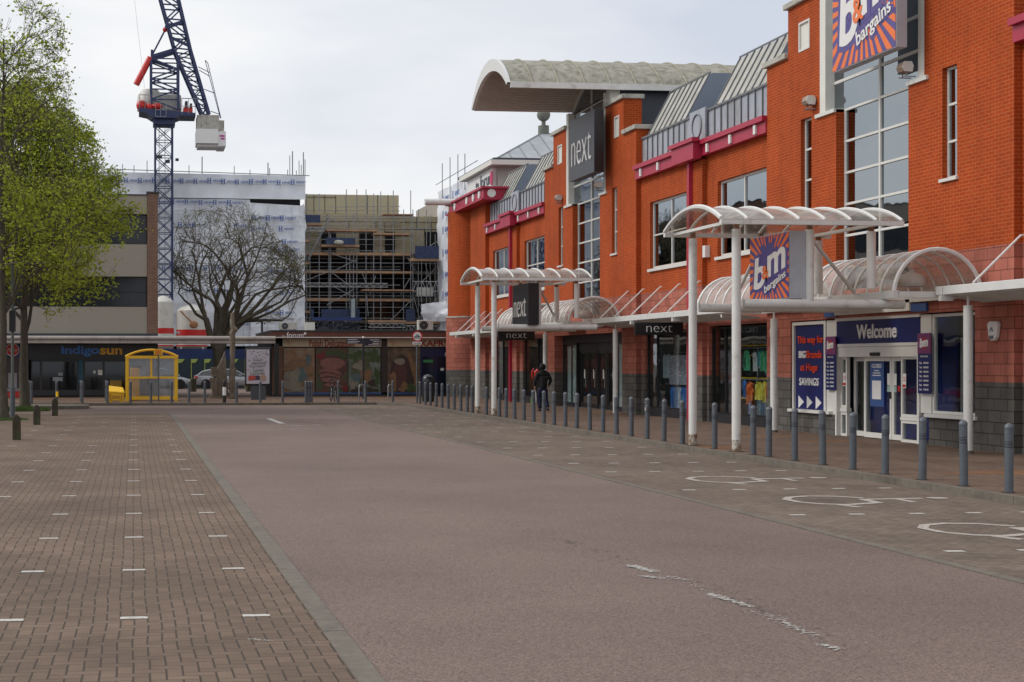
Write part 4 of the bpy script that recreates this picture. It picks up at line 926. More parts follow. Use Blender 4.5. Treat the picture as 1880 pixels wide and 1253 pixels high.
bl={0:'grey bollard half hidden by the second leafy trunk, farther left of a close pair',1:'grey bollard beside the second leafy trunk, right of a close pair',3:'grey bollard before the tanning shop glass, in front of its twin',4:'grey bollard before the tanning shop glass, behind its twin',2:'grey bollard with a yellow tag before the tanning shop window',5:'grey bollard behind the one at the yellow grit bin',6:'grey bollard at the left corner of the yellow grit bin',7:'grey bollard at the left foot of the yellow shelter',8:'grey bollard in front of the middle of the yellow shelter',9:'grey bollard at the right end of the yellow shelter',10:'grey bollard right of the yellow shelter, before the silver car',11:'grey bollard left of the carved wooden sculpture',12:'grey bollard just right of the carved wooden sculpture',13:'grey bollard in front of the advertising stand',14:'grey bollard at the left end of the deli window',15:'leftmost of three close grey bollards before the deli',16:'middle of three close grey bollards before the deli',17:'rightmost of three close grey bollards before the deli',18:'grey bollard the bicycle leans against',19:'grey bollard beside the left cycle hoop',20:'grey bollard beside the right cycle hoop'}
for i,px in enumerate(bx):
    s_=63.5
    if i in (0,3,5): s_=66.5
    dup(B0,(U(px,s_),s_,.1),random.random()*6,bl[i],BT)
b=local('bollard','slim black bollard with a white band before the carved sculpture','bollard',(U(412,63.4),63.4,.1))
MB().lathe([(.075,0),(.075,.32)],0,0,14).build('post',M_black,b); MB().lathe([(.078,.32),(.078,.68)],0,0,14).build('white_band',M_offw,b); MB().lathe([(.07,.68),(.07,.9),(.04,.97),(.045,1.0),(0,1.03)],0,0,14).build('cap',M_black,b)
tb=MB().box(.06,.2,-.06,.0,.28,.5).build('yellow_tag',M_yel,[o for o in COL.objects if o.get('label')==bl[2]][0])
# ================================================================ BACKGROUND BUILDINGS
def bx(mb,px0,px1,y0,y1,s,th=.1,mi=0):      # a box whose front face at distance s covers the surveyed edges
    u0,u1=U(px0,s),U(px1,s); um=(u0+u1)/2; mb.box(u0,u1,s,s+th,Z(y1,um,s),Z(y0,um,s),mi); return mb
# ---- single storey delicatessen
SD=74.7
D=thing('delicatessen',"single storey shop with brown fascia, tan sign boards and food pictures in its windows",'shop',(U(665,SD),SD,.1))
zr=Z(608,13,SD); zf=Z(622,13,SD)
m=MB(); m.box(U(500,SD),U(870,SD),SD+.15,SD+9,.1,zf); m.build('wall',M_dark,D)
m=MB(); m.box(U(497,SD),U(872,SD),SD-.45,SD+9.2,zf,zr-.05,0); m.build('fascia',pm('brown_fascia',(.13,.045,.028,1),.6,var=.1),D)
MB().box(U(496,SD),U(873,SD),SD-.5,SD+9.3,zr-.05,zr+.02).build('roof_edge',M_slate,D)
MB().box(U(498,SD),U(870,SD),SD-.47,SD-.452,zf+.02,zf+.07).build('trim_line',M_whited,D)
m=MB(); bx(m,500,519,636,729,SD,.3); m.build('brick_pier',M_bbrick,D)
m=MB(); bx(m,700,711,624,725,SD,.25); m.build('pier',pm('dark_brown',(.03,.02,.018,1)),D)
tan=pm('tan_board',(.52,.44,.31,1),.6,var=.06)
for a,b_ in ((519,700),(711,870)):
    q=MB(); bx(q,a,b_,622.5,637,SD,.08); q=q.build('sign_board',tan,D)
    k=MB(); cx=a+8
    for i in range(9):
        t=R(-70+i*22); c=(U(cx,SD),SD-.012,Z(631,13,SD)); k.add([(c[0]+.05*math.cos(t),c[1],c[2]+.05*math.sin(t)),(c[0]+.36*math.cos(t+.1),c[1],c[2]+.36*math.sin(t+.1)),(c[0]+.05*math.cos(t+.3),c[1],c[2]+.05*math.sin(t+.3))],[(0,1,2)],0)
    k=k.build('sun_emblem',pm('emblem_orange',(.5,.2,.03,1)),q)
k=MB(); text(k,'Polish Delicatessen',(U(609,SD),SD-.02,Z(630.5,10,SD)),U(652,SD)-U(569,SD),.36,face='s',bold=.012); text(k,'KAPRYS',(U(803,SD),SD-.02,Z(630.5,14,SD)),U(832,SD)-U(772,SD),.33,face='s',bold=.02)
k.build('lettering',pm('maroon_letters',(.25,.02,.02,1)),D)
k=MB(); text(k,'forum',(U(540,SD),SD-.48,Z(616,9,SD)),.88,.30,face='s',bold=.005); text(k,'the',(U(519,SD),SD-.48,Z(618,9,SD)),.2,.1,face='s'); k.disc((U(558,SD),SD-.48,Z(613,9,SD)),.07,'y',10,.02); k.build('lettering',M_offw,D)
def mot(name,c1,c2,sc=3,thr=(.40,.60)): c1=tuple(x*1.0 for x in c1); c2=tuple(x*1.0 for x in c2); return pm(name,c1+(1,),.5,var=.35,scale=sc,dirt=c2+(1,),dscale=sc*.8,dlo=thr[0],dhi=thr[1])
MF=[mot('pic_bread',(.20,.085,.035),(.22,.18,.12),2),mot('pic_ham_back',(.10,.03,.02),(.045,.07,.03),3),mot('pic_green',(.06,.085,.035),(.16,.19,.17),2),mot('pic_grain',(.055,.035,.022),(.14,.10,.06),3),
    pm('pic_pink',(0.194,0.079,0.061,1),.5,var=.15,scale=3),pm('pic_crust',(0.072,0.025,0.022,1),.5,var=.3,scale=9),pm('pic_cream',(0.194,0.173,0.130,1),.5,var=.2,scale=4),pm('pic_tan',(0.173,0.094,0.043,1),.5,var=.3,scale=5),pm('pic_teal',(0.072,0.108,0.108,1),.5,var=.2),pm('pic_darkred',(0.158,0.007,0.011,1),.5),pm('pic_jar',(0.072,0.076,0.036,1),.5,var=.35,scale=4),pm('pic_brown',(0.036,0.018,0.014,1),.5,var=.3),pm('pic_leaf',(0.036,0.065,0.014,1),.5,var=.4,scale=6)]
lay=[0]
def ell(mb,px,py,rx,ry,mi,rot=0,s=SD,wob=.0):
    lay[0]+=1; c=(U(px,s),s-.02-.0015*lay[0],Z(py,U(px,s),s)); kx=Yd(c[0],s)/F; q=[]
    for i in range(26):
        t=2*math.pi*i/26; r_=1+wob*math.sin(3*t+px)+wob*.6*math.sin(7*t+py); x=rx*math.cos(t)*r_; y=ry*math.sin(t)*r_
        q.append((c[0]+kx*(x*math.cos(rot)-y*math.sin(rot)),c[1],c[2]+kx*(x*math.sin(rot)+y*math.cos(rot))))
    mb.add(q,[tuple(range(26))],mi)
def picture(a,b_,mi,shapes):
    lay[0]=0; p=MB(); bx(p,a,b_,639,721,SD,.06,mi)
    for sh in shapes: ell(p,*sh)
    o=p.build('window_picture',MF,D,recalc=False)
    return o
picture(520.5,577.5,0,[(533,672,14,9,7,.5,SD,.15),(552,667,13,9,7,-.3,SD,.15),(540,690,17,11,6,.2,SD,.2),(532,705,14,13,6,0,SD,.2),(556,690,8,13,8,.1,SD,.25),(566,664,5,14,8,0,SD,.15),(569,680,6,12,7,0,SD,.1),(563,706,12,8,7,.3,SD,.2),(547,714,16,5,6,0,SD,.2)])
picture(579.5,638.5,1,[(610,650,18,6,12,.1,SD,.3),(590,655,8,7,9,.3,SD,.3),(611,672,26,20,5,0,SD,.05),(610,668,23,11,4,.0,SD,.05),(605,686,21,9,4,-.05,SD,.05),(604,690,20,7,5,-.1,SD,.06),(605,692,19,6,4,-.1,SD,.05),(607,697,20,6,5,-.1,SD,.05),(608,699,18,5,4,-.1,SD,.05),(612,706,20,4,5,-.1,SD,.05),(612,708,18,3,4,-.1,SD,.05),(634,714,5,6,9,0,SD,.1),(629,653,7,6,12,0,SD,.3)])
picture(639.5,698.5,2,[(652,655,10,9,12,0,SD,.3),(688,655,9,12,12,0,SD,.3),(667,652,12,8,12,0,SD,.3),(664,680,19,24,10,0,SD,.1),(659,672,10,8,6,.3,SD,.25),(672,690,11,12,7,0,SD,.2),(654,694,9,9,8,.3,SD,.2),(684,703,8,6,11,.3,SD,.1),(648,707,8,9,6,0,SD,.3),(669,716,26,4,11,0,SD,.2),(692,690,5,14,12,0,SD,.3)])
picture(711.5,771.5,3,[(738,688,24,34,11,0,SD,.05),(734,690,14,26,5,0,SD,.06),(734,664,10,6,6,0,SD,.05),(756,670,4,26,7,.25,SD,.1),(763,690,4,22,7,.1,SD,.1),(744,712,12,8,7,0,SD,.3),(722,700,6,18,7,.1,SD,.15),(756,713,11,7,12,0,SD,.3)])
m=MB(); bx(m,772,870,639,727,SD,.1); bdr=m.build('door_panel',pm('deli_blue',(.006,.012,.06,1),.4),D)
m=MB(); bx(m,775,798,655,722,SD-.04,.03); bx(m,802,824,655,722,SD-.04,.03); m.build('glass',pm('deli_glass',(.01,.014,.03,1),.08),bdr)
m=MB(); bx(m,777,795,661,666,SD-.06,.015,0); bx(m,809,815,676,681,SD-.06,.015,1); bx(m,817,822,648,654,SD-.06,.015,1); m.build('notice',[pm('notice_green',(.03,.2,.06,1)),M_cream],bdr)
m=MB(); bx(m,519,772,721,724,SD,.12,0); m.build('sill',M_navyl,D); m=MB(); bx(m,500,870,724,729,SD-.02,.1); m.build('plinth',M_char,D)
def acunit(px0,px1,y0,y1,label,fanc):
    s=SD+.6; A=thing('air_conditioner',label,'air conditioner',(U(px0,s),s,zr)); u0,u1=U(px0,s),U(px1,s); z1=Z(y0,u0,s); z0=zr+.06
    bevel(MB().box(u0,u1,s,s+.4,z0,z1).build('casing',pm('ac_casing',(.55,.54,.48,1),.5),A),.02)
    c=(U(fanc,s),s-.01,(z0+z1)/2); MB().disc(c,(z1-z0)*.42,'y',24,.03).build('fan_grille',M_black,A)
    MB().disc((c[0],s-.03,c[2]),.05,'y',12,.02).tube([(c[0]+(z1-z0)*.3*math.cos(R(t)),s-.03,c[2]+(z1-z0)*.3*math.sin(R(t))) for t in range(0,361,20)],.008,4).build('fan_guard',M_steel,A)
    for x in (u0+.1,u1-.1): MB().box(x-.05,x+.05,s,s+.4,zr+.02,z0).build('foot',M_slate,A)
acunit(513.5,545,592,608,'white air conditioner with black fan on the flat roof over the forum lettering',523)
acunit(768,795.5,588,608,'cream air conditioner on the flat roof near the round turret',778)
# ---- three storey concrete and brick block on the left
SI=75.0; mm_=9
IB=thing('office_block','three storey block with pebbledash bands, dark ribbon windows and a brown brick end pier','building',(-9,SI,.1))
ui1=U(290,SI); ui0=-45; ur=U(270.5,SI)
zt=Z(357,0,SI)
m=MB(); m.box(ui0,ui1,SI+.4,SI+14,.1,zt-.15); m.build('wall',M_dark,IB)
m=MB(); m.box(ur,ui1,SI-.06,SI+14.1,Z(613,0,SI),Z(355,0,SI)); m.build('brick_pier',M_bbrick,IB)
MB().box(ur-.05,ui1+.05,SI-.12,SI+14.2,Z(355,0,SI),Z(352,0,SI)).build('coping',M_slate,IB)
for (y0,y1) in ((359,393),(449,508),(564,613)):
    z0,z1=Z(y1,0,SI),Z(y0,0,SI)
    MB().box(ui0,ur-.01,SI,SI+.4,z0,z1).build('concrete_band',M_conc,IB)
MB().box(ui0,ur,SI-.05,SI+14,Z(359,0,SI),Z(357,0,SI)).build('roof_edge',M_slate,IB)
for (y0,y1) in ((393,449),(508,564)):
    z0,z1=Z(y1,0,SI),Z(y0,0,SI); x=ur-.02
    while x>-16:
        x0=x-2.0; f=MB(); v=SI+.3
        f.box(x0,x0+.06,v-.05,v+.05,z0,z1).box(x-.06,x,v-.05,v+.05,z0,z1).box(x0+.06,x-.06,v-.05,v+.05,z0,z0+.06).box(x0+.06,x-.06,v-.05,v+.05,z1-.06,z1).box(x0+.06,x-.06,v-.04,v+.04,(z0+z1)/2-.02,(z0+z1)/2+.02)
        fr=f.build('window',M_black,IB); MB().box(x0+.01,x-.01,v,v+.01,z0+.01,z1-.01).build('glass',pm('office_glass',(.022,.026,.034,1),.12,spec=.35),fr)
        MB().box(x-.55,x-.2,v+.04,v+.05,z0+.1,z1-.1).build('window_strip',pm('blind_grey',(.06,.058,.056,1)),fr)
        x=x0
MB().box(ui0,ui1,SI-.1,SI+.4,Z(631,0,SI),Z(613,0,SI)).build('soffit',M_slate,IB)
# tanning shop
us0=U(53,SI)
MB().box(us0,ui1,SI-.02,SI+.3,Z(661,0,SI),Z(631,0,SI)).build('shop_fascia',M_black,IB)
k=MB(); a,b_,c_=U(112,SI),U(183,SI),U(225,SI); text(k,'indigo',((a+b_)/2,SI-.05,Z(645,0,SI)),b_-a-.03,.56,face='s',mi=0,bold=.03); text(k,'sun',((b_+c_)/2,SI-.05,Z(645.5,0,SI)),c_-b_-.03,.34,face='s',mi=1,bold=.03)
k.build('lettering',[pm('letter_blue',(.04,.20,.62,1),.4),pm('letter_yellow',(.85,.45,.02,1),.4)],IB)
zb=.15; zs=Z(661,0,SI); xs_=[us0+.1,U(75,SI),U(143,SI),U(154,SI),U(190,SI),U(232,SI),ui1-.1]
for x0,x1 in zip(xs_,xs_[1:]):
    f=MB(); v=SI+.15; f.box(x0,x0+.06,v-.04,v+.04,zb,zs).box(x1-.06,x1,v-.04,v+.04,zb,zs).box(x0+.06,x1-.06,v-.04,v+.04,zb,zb+.3).box(x0+.06,x1-.06,v-.04,v+.04,zs-.1,zs)
    fr=f.build('shop_window',M_char,IB); MB().box(x0+.01,x1-.01,v,v+.01,zb+.02,zs-.02).build('glass',pm('dark_shop_glass',(.006,.008,.010,1),.05,spec=.6),fr)
n=MB(); bx(n,171,175.5,681,686,SI+.08,.01,0); bx(n,180,188,679.5,689,SI+.08,.01,0); bx(n,144,152.5,661,703,SI+.07,.02,1); bx(n,202,223,690,699,SI+.08,.01,2); bx(n,202,223,699,711,SI+.08,.01,3); bx(n,97,115,693,700,SI+.06,.02,4); bx(n,107,115,684.5,690,SI+.06,.02,4)
n.build('window_sticker',[M_cream,pm('teal_banner',(.02,.09,.14,1)),pm('poster_dark',(.05,.055,.06,1)),pm('poster_yellow',(.35,.2,.02,1)),pm('pale_board',(.30,.34,.36,1))],IB)
# shop with the round red emblem
m=MB(); m.box(ui0,us0-.02,SI-.03,SI+.3,Z(656,0,SI),Z(629,0,SI),0); m=m.build('shop_fascia',M_navy,IB)
k=MB(); cx=U(23,SI); cz=Z(643,0,SI); k.disc((cx,SI-.05,cz),.34,'y',28,.02,0); k.disc((cx,SI-.062,cz),.30,'y',28,.02,1); text(k,'Palco',(cx,SI-.09,cz),.5,.16,face='s',mi=0,shear=.3); k.build('emblem',[M_offw,M_red],m)
MB().box(ui0,us0-.02,SI+.05,SI+.3,Z(718,0,SI),Z(656,0,SI)).build('shop_window',pm('purple_brown',(.05,.03,.035,1),.4),IB)
MB().box(ui0,us0-.02,SI-.02,SI+.3,.1,Z(718,0,SI)).build('stall_riser',M_red,IB)
MB().box(ui0,us0-.1,SI-.06,SI-.02,Z(718,0,SI),Z(713,0,SI)).box(U(15,SI),us0-.6,SI+.0,SI+.04,Z(712,0,SI),Z(685,0,SI)).build('shop_panel',pm('panel_pale',(.3,.28,.3,1)),IB)
# ---- covered walkway with round-edged fascia
SB=73.0
Wk=thing('walkway_canopy','long weathered concrete canopy with rounded edge running from the offices to the delicatessen','canopy',(-5,SB,.1))
z0,z1,zm=Z(630.5,0,SB),Z(617,0,SB),Z(625,0,SB)
pf=[(SB+.08*math.cos(a)+.12-.18*math.sin(a*0),0) for a in (0,)]
pts=[(SB+1.9,z1-.02),(SB+.2,z1)]+[(SB+.14+.14*math.cos(R(a)),(z1+zm)/2+(z1-zm)/2*math.sin(R(a))) for a in range(90,271,20)]+[(SB+.1,zm-.01),(SB+.1,z0),(SB+1.9,z0)]
MB().prism(pts,'x',-40,U(506,SB)).build('roof_slab',pm('walkway_concrete',(.40,.37,.33,1),.8,var=.12,scale=3,dirt=(.17,.15,.13,1),dscale=1.5,stretch=(1,1,.3)),Wk,smooth=False)
for px in (509,): MB().box(U(px,SB+1)-.1,U(px,SB+1)+.1,SB+1.2,SB+1.5,.1,z0).build('post',M_black,Wk)
# ---- the mall lantern behind (white box with pyramid roof)
LB=thing('lantern_tower','white mall lantern with sign, pyramid zinc roof and grey ball finial','tower',(24,80,8))
sC=76.0; uC=U(902,sC); zc=Z(302,uC,sC); ze=Z(293,uC,sC); sF=S(843,uC)
MB().box(uC,uC+11,sC,sF,zc,ze).build('eaves',M_cream,LB)
MB().box(uC+.55,uC+10.4,sC+.8,sF-.6,6,zc).build('wall',pm('pale_render',(.42,.41,.38,1),.7),LB)
q=MB().box(uC+.3,uC+.545,sC+1.0,sF-.8,Z(345,uC,sC+1),Z(307,uC,sC+1)).build('sign_board',M_offw,LB)
k=MB(); sm=(S(873,uC)+S(894,uC))/2; text(k,'forum',(uC+.28,sm,Z(330,uC,sm)),(S(870,uC)-S(893,uC))*.95,.72,mi=0); text(k,'the',(uC+.28,S(867,uC),Z(338,uC,80)),.7,.3,mi=2); k.disc((uC+.26,S(893.5,uC),Z(323,uC,sC)),.30,'x',18,.03,1,1.3); k.build('lettering',[pm('letter_grey',(.12,.13,.16,1)),pm('leaf_pink',(.5,.03,.12,1)),M_zincd],LB)
# pyramid
sp_=sC+4.2; up_=U(998,sp_); zp=Z(243,up_,sp_)
hw=min(up_-uC-.4,4.6); bz=ze+.12
cs=[(up_-hw,sC+.3),(up_+hw,sC+.3),(up_+hw,sp_+4.4),(up_-hw,sp_+4.4)]
m=MB(); m.add([(x,y,bz) for x,y in cs]+[(up_,sp_,zp)],[(0,1,4),(1,2,4),(2,3,4),(3,0,4),(0,3,2,1)],0)
for i in range(4):
    a=Vector((*cs[i],bz)); b2=Vector((*cs[(i+1)%4],bz)); t=Vector((up_,sp_,zp)); m.tube([a,t],.05,5,1)
    for j in range(1,9):
        p=a.lerp(b2,j/9); k_=1-abs(j/9-.5)*2; m.tube([p,p.lerp((a+b2)/2+(t-(a+b2)/2)*1,0) + ((t-(a+b2)/2)*k_)],.035,4,1)
m.build('pyramid_roof',[pm('lead_roof',(.36,.38,.40,1),.6,var=.15,scale=1.5),M_steel],LB)
MB().box(up_-hw-.25,up_+hw+.25,sC+.1,sp_+4.6,ze,bz).build('roof_curb',M_slate,LB)
m=MB(); m.lathe([(.32,-.2),(.32,.35),(.12,.4),(.12,.6)],up_,sp_,10,0,zp); m.ball((up_,sp_,zp+.98),.38,n=18); m.tube([(up_,sp_,zp+1.3),(up_,sp_,zp+2.0)],.04,5); m.build('finial',pm('finial_grey',(.16,.165,.14,1),.8,var=.2,scale=4),LB,smooth=True)
# ================================================================ CONSTRUCTION SITE
SW=113.5
def sheetwall(mb,p0,p1,zt0,zt1,zb,n=60,m_=22,amp=.14,lean=0):
    vs=[]
    d=Vector((p1[0]-p0[0],p1[1]-p0[1])); L_=d.length; nx=Vector((d.y,-d.x))/L_
    for j in range(m_+1):
        for i in range(n+1):
            t=i/n; zt_=zt0+(zt1-zt0)*t; z=zb+(zt_-zb)*j/m_
            x=t*L_; w_=amp*(math.sin(x*.9+z*.7+math.sin(z*1.3)*2)*.35+math.sin(x*2.3-z*1.9)*.25+random.uniform(-.35,.35))*(abs(math.sin(z*math.pi/2.0))**.5)
            vs.append((p0[0]+d.x*t+nx.x*w_+nx.x*lean*(1-j/m_),p0[1]+d.y*t+nx.y*w_+nx.y*lean*(1-j/m_),z))
    mb.add(vs,[(j*(n+1)+i,j*(n+1)+i+1,(j+1)*(n+1)+i+1,(j+1)*(n+1)+i) for j in range(m_) for i in range(n)])
WB=thing('wrapped_building','tall building under scaffold wrapped in white plastic sheeting with blue print','building',(-2,SW,0))
uw0,uw1=U(120,SW),U(559,SW); um=U(459,SW)
za,zb_=Z(322,0,SW),Z(338,0,SW); z3=Z(363,0,SW); z4=Z(363.8,0,SW); z5=Z(370.5,0,SW); zbot=Z(612,0,SW)
m=MB(); sheetwall(m,(uw0,SW-.6),(uw1,SW-.6),Z(318,0,SW),Z(322,4,SW),z3,70,7,.05); m.build('top_sheet',M_sheet,WB,smooth=True,recalc=False)
m=MB(); sheetwall(m,(uw0,SW),(um,SW),z3-.05,z4,zbot-1,60,40,.22); m.build('sheeting',M_sheet,WB,smooth=True,recalc=False)
m=MB(); sheetwall(m,(um,SW-.25),(uw1,SW-.25),z5,z5-.2,zbot-1,40,40,.22); m.build('sheeting',M_sheet,WB,smooth=True,recalc=False)
MB().box(uw0,uw1-.2,SW+1.2,SW+14,0,z3+.5).build('inner_wall',M_dark,WB)
m=MB(); sheetwall(m,(uw1,SW-.25),(uw1+.02,SW+10),z5,z5,zbot-1,20,30,.2); m.build('sheeting',M_sheet,WB,smooth=True,recalc=False)
sr=random.Random(3)
m=MB(); z=z5-2.0; row=0; sm_=MB()
while z>zbot:
    sm_.tube([(um+(uw1-um)*i/14,SW-.42+.03*math.sin(i*2),z+1+.05*math.sin(i*1.7+row)) for i in range(15)],.035,4)
    if row%2==0:
        sm_.tube([(uw0+(um-uw0)*i/24,SW-.2+.03*math.sin(i*2),z+1.4+.06*math.sin(i*1.3+row)) for i in range(25)],.035,4)
    z-=2.0; row+=1
sm_.tube([(uw0,SW-.72,z3),(uw1,SW-.72,z3-.05)],.04,4); sm_.tube([(uw0,SW-.7,Z(334,0,SW)),(uw1,SW-.7,Z(337,0,SW))],.03,4); sm_.tube([(um,SW-.45,z5),(um,SW-.45,z5-5.4)],.05,4)
fg=MB(); x=uw0+.5
while x<uw1: fg.tube([(x,SW-.24,zbot-1),(x,SW-.24,z4-.3)] if x<um else [(x,SW-.46,zbot-1),(x,SW-.46,z5-.3)],.022,4); x+=1.9
z=z4-1.2
while z>zbot: fg.tube([(uw0,SW-.26,z),(um,SW-.26,z-.05)],.02,4); fg.tube([(um,SW-.48,z-.9),(uw1,SW-.48,z-.9)],.018,4); z-=2
fg.build('showthrough_line',pm('showthrough_grey',(.42,.44,.48,1),.6),WB,recalc=False)  # grey lines laid on the sheet for scaffold poles showing through
sm_.build('seam',M_sheetseam,WB,recalc=False)
def logo(mb,x,z,s,sc=1.0):
    for dx in (-.22,.12): mb.box(x+dx*sc,x+(dx+.13)*sc,s,s+.01,z-.27*sc,z+.27*sc)
    mb.box(x-.09*sc,x+.12*sc,s+.001,s+.011,z-.06*sc,z+.06*sc); mb.box(x-.28*sc,x+.31*sc,s,s+.01,z-.33*sc,z-.28*sc); mb.box(x-.28*sc,x+.31*sc,s,s+.01,z+.28*sc,z+.33*sc)
    text(mb,'HENRY',(x+1.15*sc,s,z),1.35*sc,.32*sc,face='s',bold=.02,depth=.006)
p=MB()
def rowp(px0,px1,y,s,step=25.5,mis=0.0,sc=.6):
    px=px0
    while px<px1-14:
        if sr.random()>=mis: logo(p,U(px,s),Z(y+sr.uniform(-.8,.8),0,s),s,sc*sr.uniform(.92,1.05))
        px+=step
rowp(180,552,331,SW-.85); rowp(186,452,370,SW-.5,26,.15)
for y,a,ms in ((398,466,.0),(418,464,.1),(442,470,.6),(456,500,.0),(496,496,.5),(536,466,.7),(573,466,.2)): rowp(a,552,y,SW-.62,25.5,ms)
for y,a,ms in ((412,330,.3),(492,300,.2),(533,320,.6),(596,410,.0),(605,330,.5)): rowp(a,450,y,SW-.5,25.5,ms)
p.build('blue_print',M_blue_t,WB,recalc=False)
SCF=thing('scaffold_poles','thin steel scaffold tubes standing up behind the top of the white sheeting','scaffolding',(-2,SW,Z(330,0,SW)))
for px,y in ((132,300),(177,276),(211,306),(225,303),(246,305),(270,296),(347,305),(371,289),(430,306),(459,313),(492,300),(495,310),(528,313),(532,287),(537,279),(544,314),(549,296),(553,304),(557,281),(560,294)):
    x=U(px,SW-.3); MB().tube([(x,SW-.3,Z(345,0,SW)),(x,SW-.3,Z(y,x,SW))],.045 if px in (371,537,557,492) else .032,5).build('standard',M_steel,SCF)
MB().tube([(U(110,SW),SW-.4,Z(311,0,SW)),(U(567,SW),SW-.4,Z(319.5,0,SW))],.035,5).build('ledger',M_steel,SCF)
# wrapped return on the right, running down the side street
ux=U(806,SW)
WR=thing('wrapped_building','white wrapped scaffold wing beside the round brick turret','building',(ux,107,0))
sn_=S(880,ux); ztw=Z(352,ux,SW)
m=MB(); sheetwall(m,(ux,SW+.5),(ux,sn_),ztw,ztw-.1,3.4,24,36,.22); m.build('sheeting',M_sheet,WR,smooth=True,recalc=False)
MB().box(ux+.5,ux+9,sn_,SW+12,0,ztw-.3).build('inner_wall',M_conc,WR)
p=MB()
for y in (375,402,430,470,510,545):
    for s_ in (110.5,107.0):
        zc_=Z(y,ux,SW); 
        for dx in (.25,-.12): p.box(ux-.3,ux-.29,s_+dx,s_+dx+.14,zc_-.3,zc_+.3)
        text(p,'HENRY',(ux-.3,s_-1.3,zc_),1.5,.36,face='w',bold=.02,depth=.006)
p.build('blue_print',M_blue_t,WR,recalc=False)
for s_ in (111.8,109,106.3,104): MB().tube([(ux-.1,s_,ztw-1),(ux-.1,s_,ztw+1.6+random.random())],.035,5).build('standard',M_steel,WR)
MB().tube([(ux-.12,sn_,ztw+.6),(ux-.12,SW+.6,ztw+.6)],.03,5).build('ledger',M_steel,WR)
m=MB(); sheetwall(m,(ux-1.6,SW-.9),(ux+.4,SW-3.6),Z(560,ux,SW),Z(555,ux,SW),Z(592,ux,SW),10,8,.4); m.build('loose_sheet',M_sheet,WR,smooth=True,recalc=False)
# open scaffolded building between
SO=115.5
OB=thing('unfinished_building','half built block with tan insulation panels, dark open floors and boarded levels','building',(U(680,SO),SO,0))
def ob(name,px0,px1,y0,y1,mat,s=SO,th=.3):
    q=MB(); bx(q,px0,px1,y0,y1,s,th); return q.build(name,mat,OB)
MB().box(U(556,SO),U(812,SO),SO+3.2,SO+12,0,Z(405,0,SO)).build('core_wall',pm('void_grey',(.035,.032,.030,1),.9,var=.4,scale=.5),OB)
ob('insulation_panel',560,732,358,393,M_tan,SO+1.6); ob('insulation_panel',560,757,393,434,M_tan,SO+.3,2); ob('insulation_panel',757,806,398,434,M_tan,SO+.3,2)
for a,b_ in ((560,590),(617,660),(686,707),(725,780)): ob('insulation_panel',a,b_,434,466,M_tan,SO+.3,2)
jo=MB()
for px in (576,596,616,635,655,674,693,712): bx(jo,px,px+.9,358,393,SO+1.57,.02)
for y in (362,): bx(jo,560,616,y,y+.9,SO+1.56,.02)
for y in (407,420): bx(jo,560,806,y,y+1,SO+.27,.02)
for px,a,b_ in ((600,393,407),(655,393,407),(690,407,420),(706,407,434),(722,393,420),(741,420,434),(765,398,420),(791,407,434),(779,420,434),(668,420,434),(640,407,420)): bx(jo,px,px+.9,a,b_,SO+.26,.02)
jo.build('panel_joint',M_black,OB)
for a,b_ in ((590,617),(660,686),(707,725),(780,806)): 
    ob('window_opening',a,b_,426,461,M_dark,SO+.22,.05)
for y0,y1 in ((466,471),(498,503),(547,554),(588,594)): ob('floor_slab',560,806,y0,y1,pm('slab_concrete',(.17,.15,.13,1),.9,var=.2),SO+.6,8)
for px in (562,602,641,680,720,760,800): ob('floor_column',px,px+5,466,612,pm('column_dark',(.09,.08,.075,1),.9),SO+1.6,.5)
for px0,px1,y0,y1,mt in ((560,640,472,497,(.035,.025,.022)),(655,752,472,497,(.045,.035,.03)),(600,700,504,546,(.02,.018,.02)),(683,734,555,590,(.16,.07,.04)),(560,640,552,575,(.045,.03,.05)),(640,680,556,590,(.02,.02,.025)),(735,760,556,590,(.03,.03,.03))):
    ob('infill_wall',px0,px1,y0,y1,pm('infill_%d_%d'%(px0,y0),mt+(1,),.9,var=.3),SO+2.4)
ob('cream_cladding',765,795,528,545,M_cream,SO-1.2,.05); ob('pale_container',563,578,592,607,M_cream,SO-6,2)
m=MB(); sheetwall(m,(U(582,SO-5),SO-5),(U(662,SO-5),SO-5),Z(588,0,SO-5),Z(592,0,SO-5),Z(611,0,SO-5),26,6,.3); m.build('tarpaulin',pm('dark_tarp',(.018,.022,.035,1),.5,var=.3,scale=6),OB,recalc=False)
m=MB(); bx(m,575,664,583,589,SO-5.1,.2); m.build('blue_tarp',pm('blue_tarp',(.012,.035,.14,1),.5),OB)
# scaffold in front
SS=114.1
SF=thing('scaffolding','steel tube scaffold with boarded decks in front of the half built block','scaffolding',(U(680,SS),SS,0))
sr=random.Random(5)
for i,px in enumerate((563,569,586,604,607,636,642,649,655,672,686,699,722,741,754,758,768,774,783,790,799,804)):
    for ds in ((0,1.3) if i%2==0 else (0,)):
        s=SS+ds; y0=sr.choice((348,352,356,370,380,392)) if px<735 else sr.choice((385,395,400)); 
        if px in (722,754): y0=350
        if px in (642,607,774,799): y0=430
        x=U(px,s); MB().tube([(x,s,.0),(x,s,Z(y0,x,s))],.036,5).build('standard',M_steel,SF)
for i,y in enumerate((376,383,394,398,405,411,417,425,437,446,458,473,480,488,494,510,522,535,541,556,563,573,583,598,604)):
    a=sr.choice((560,560,566,600)); b_=sr.choice((757,760,806,735)) if y>392 else sr.choice((735,760))
    s=SS+(i%2)*1.3; MB().tube([(U(a,s),s,Z(y,0,s)),(U(b_,s),s,Z(y+sr.uniform(-.6,1.5),8,s))],.028,5).build('ledger',M_steel,SF)
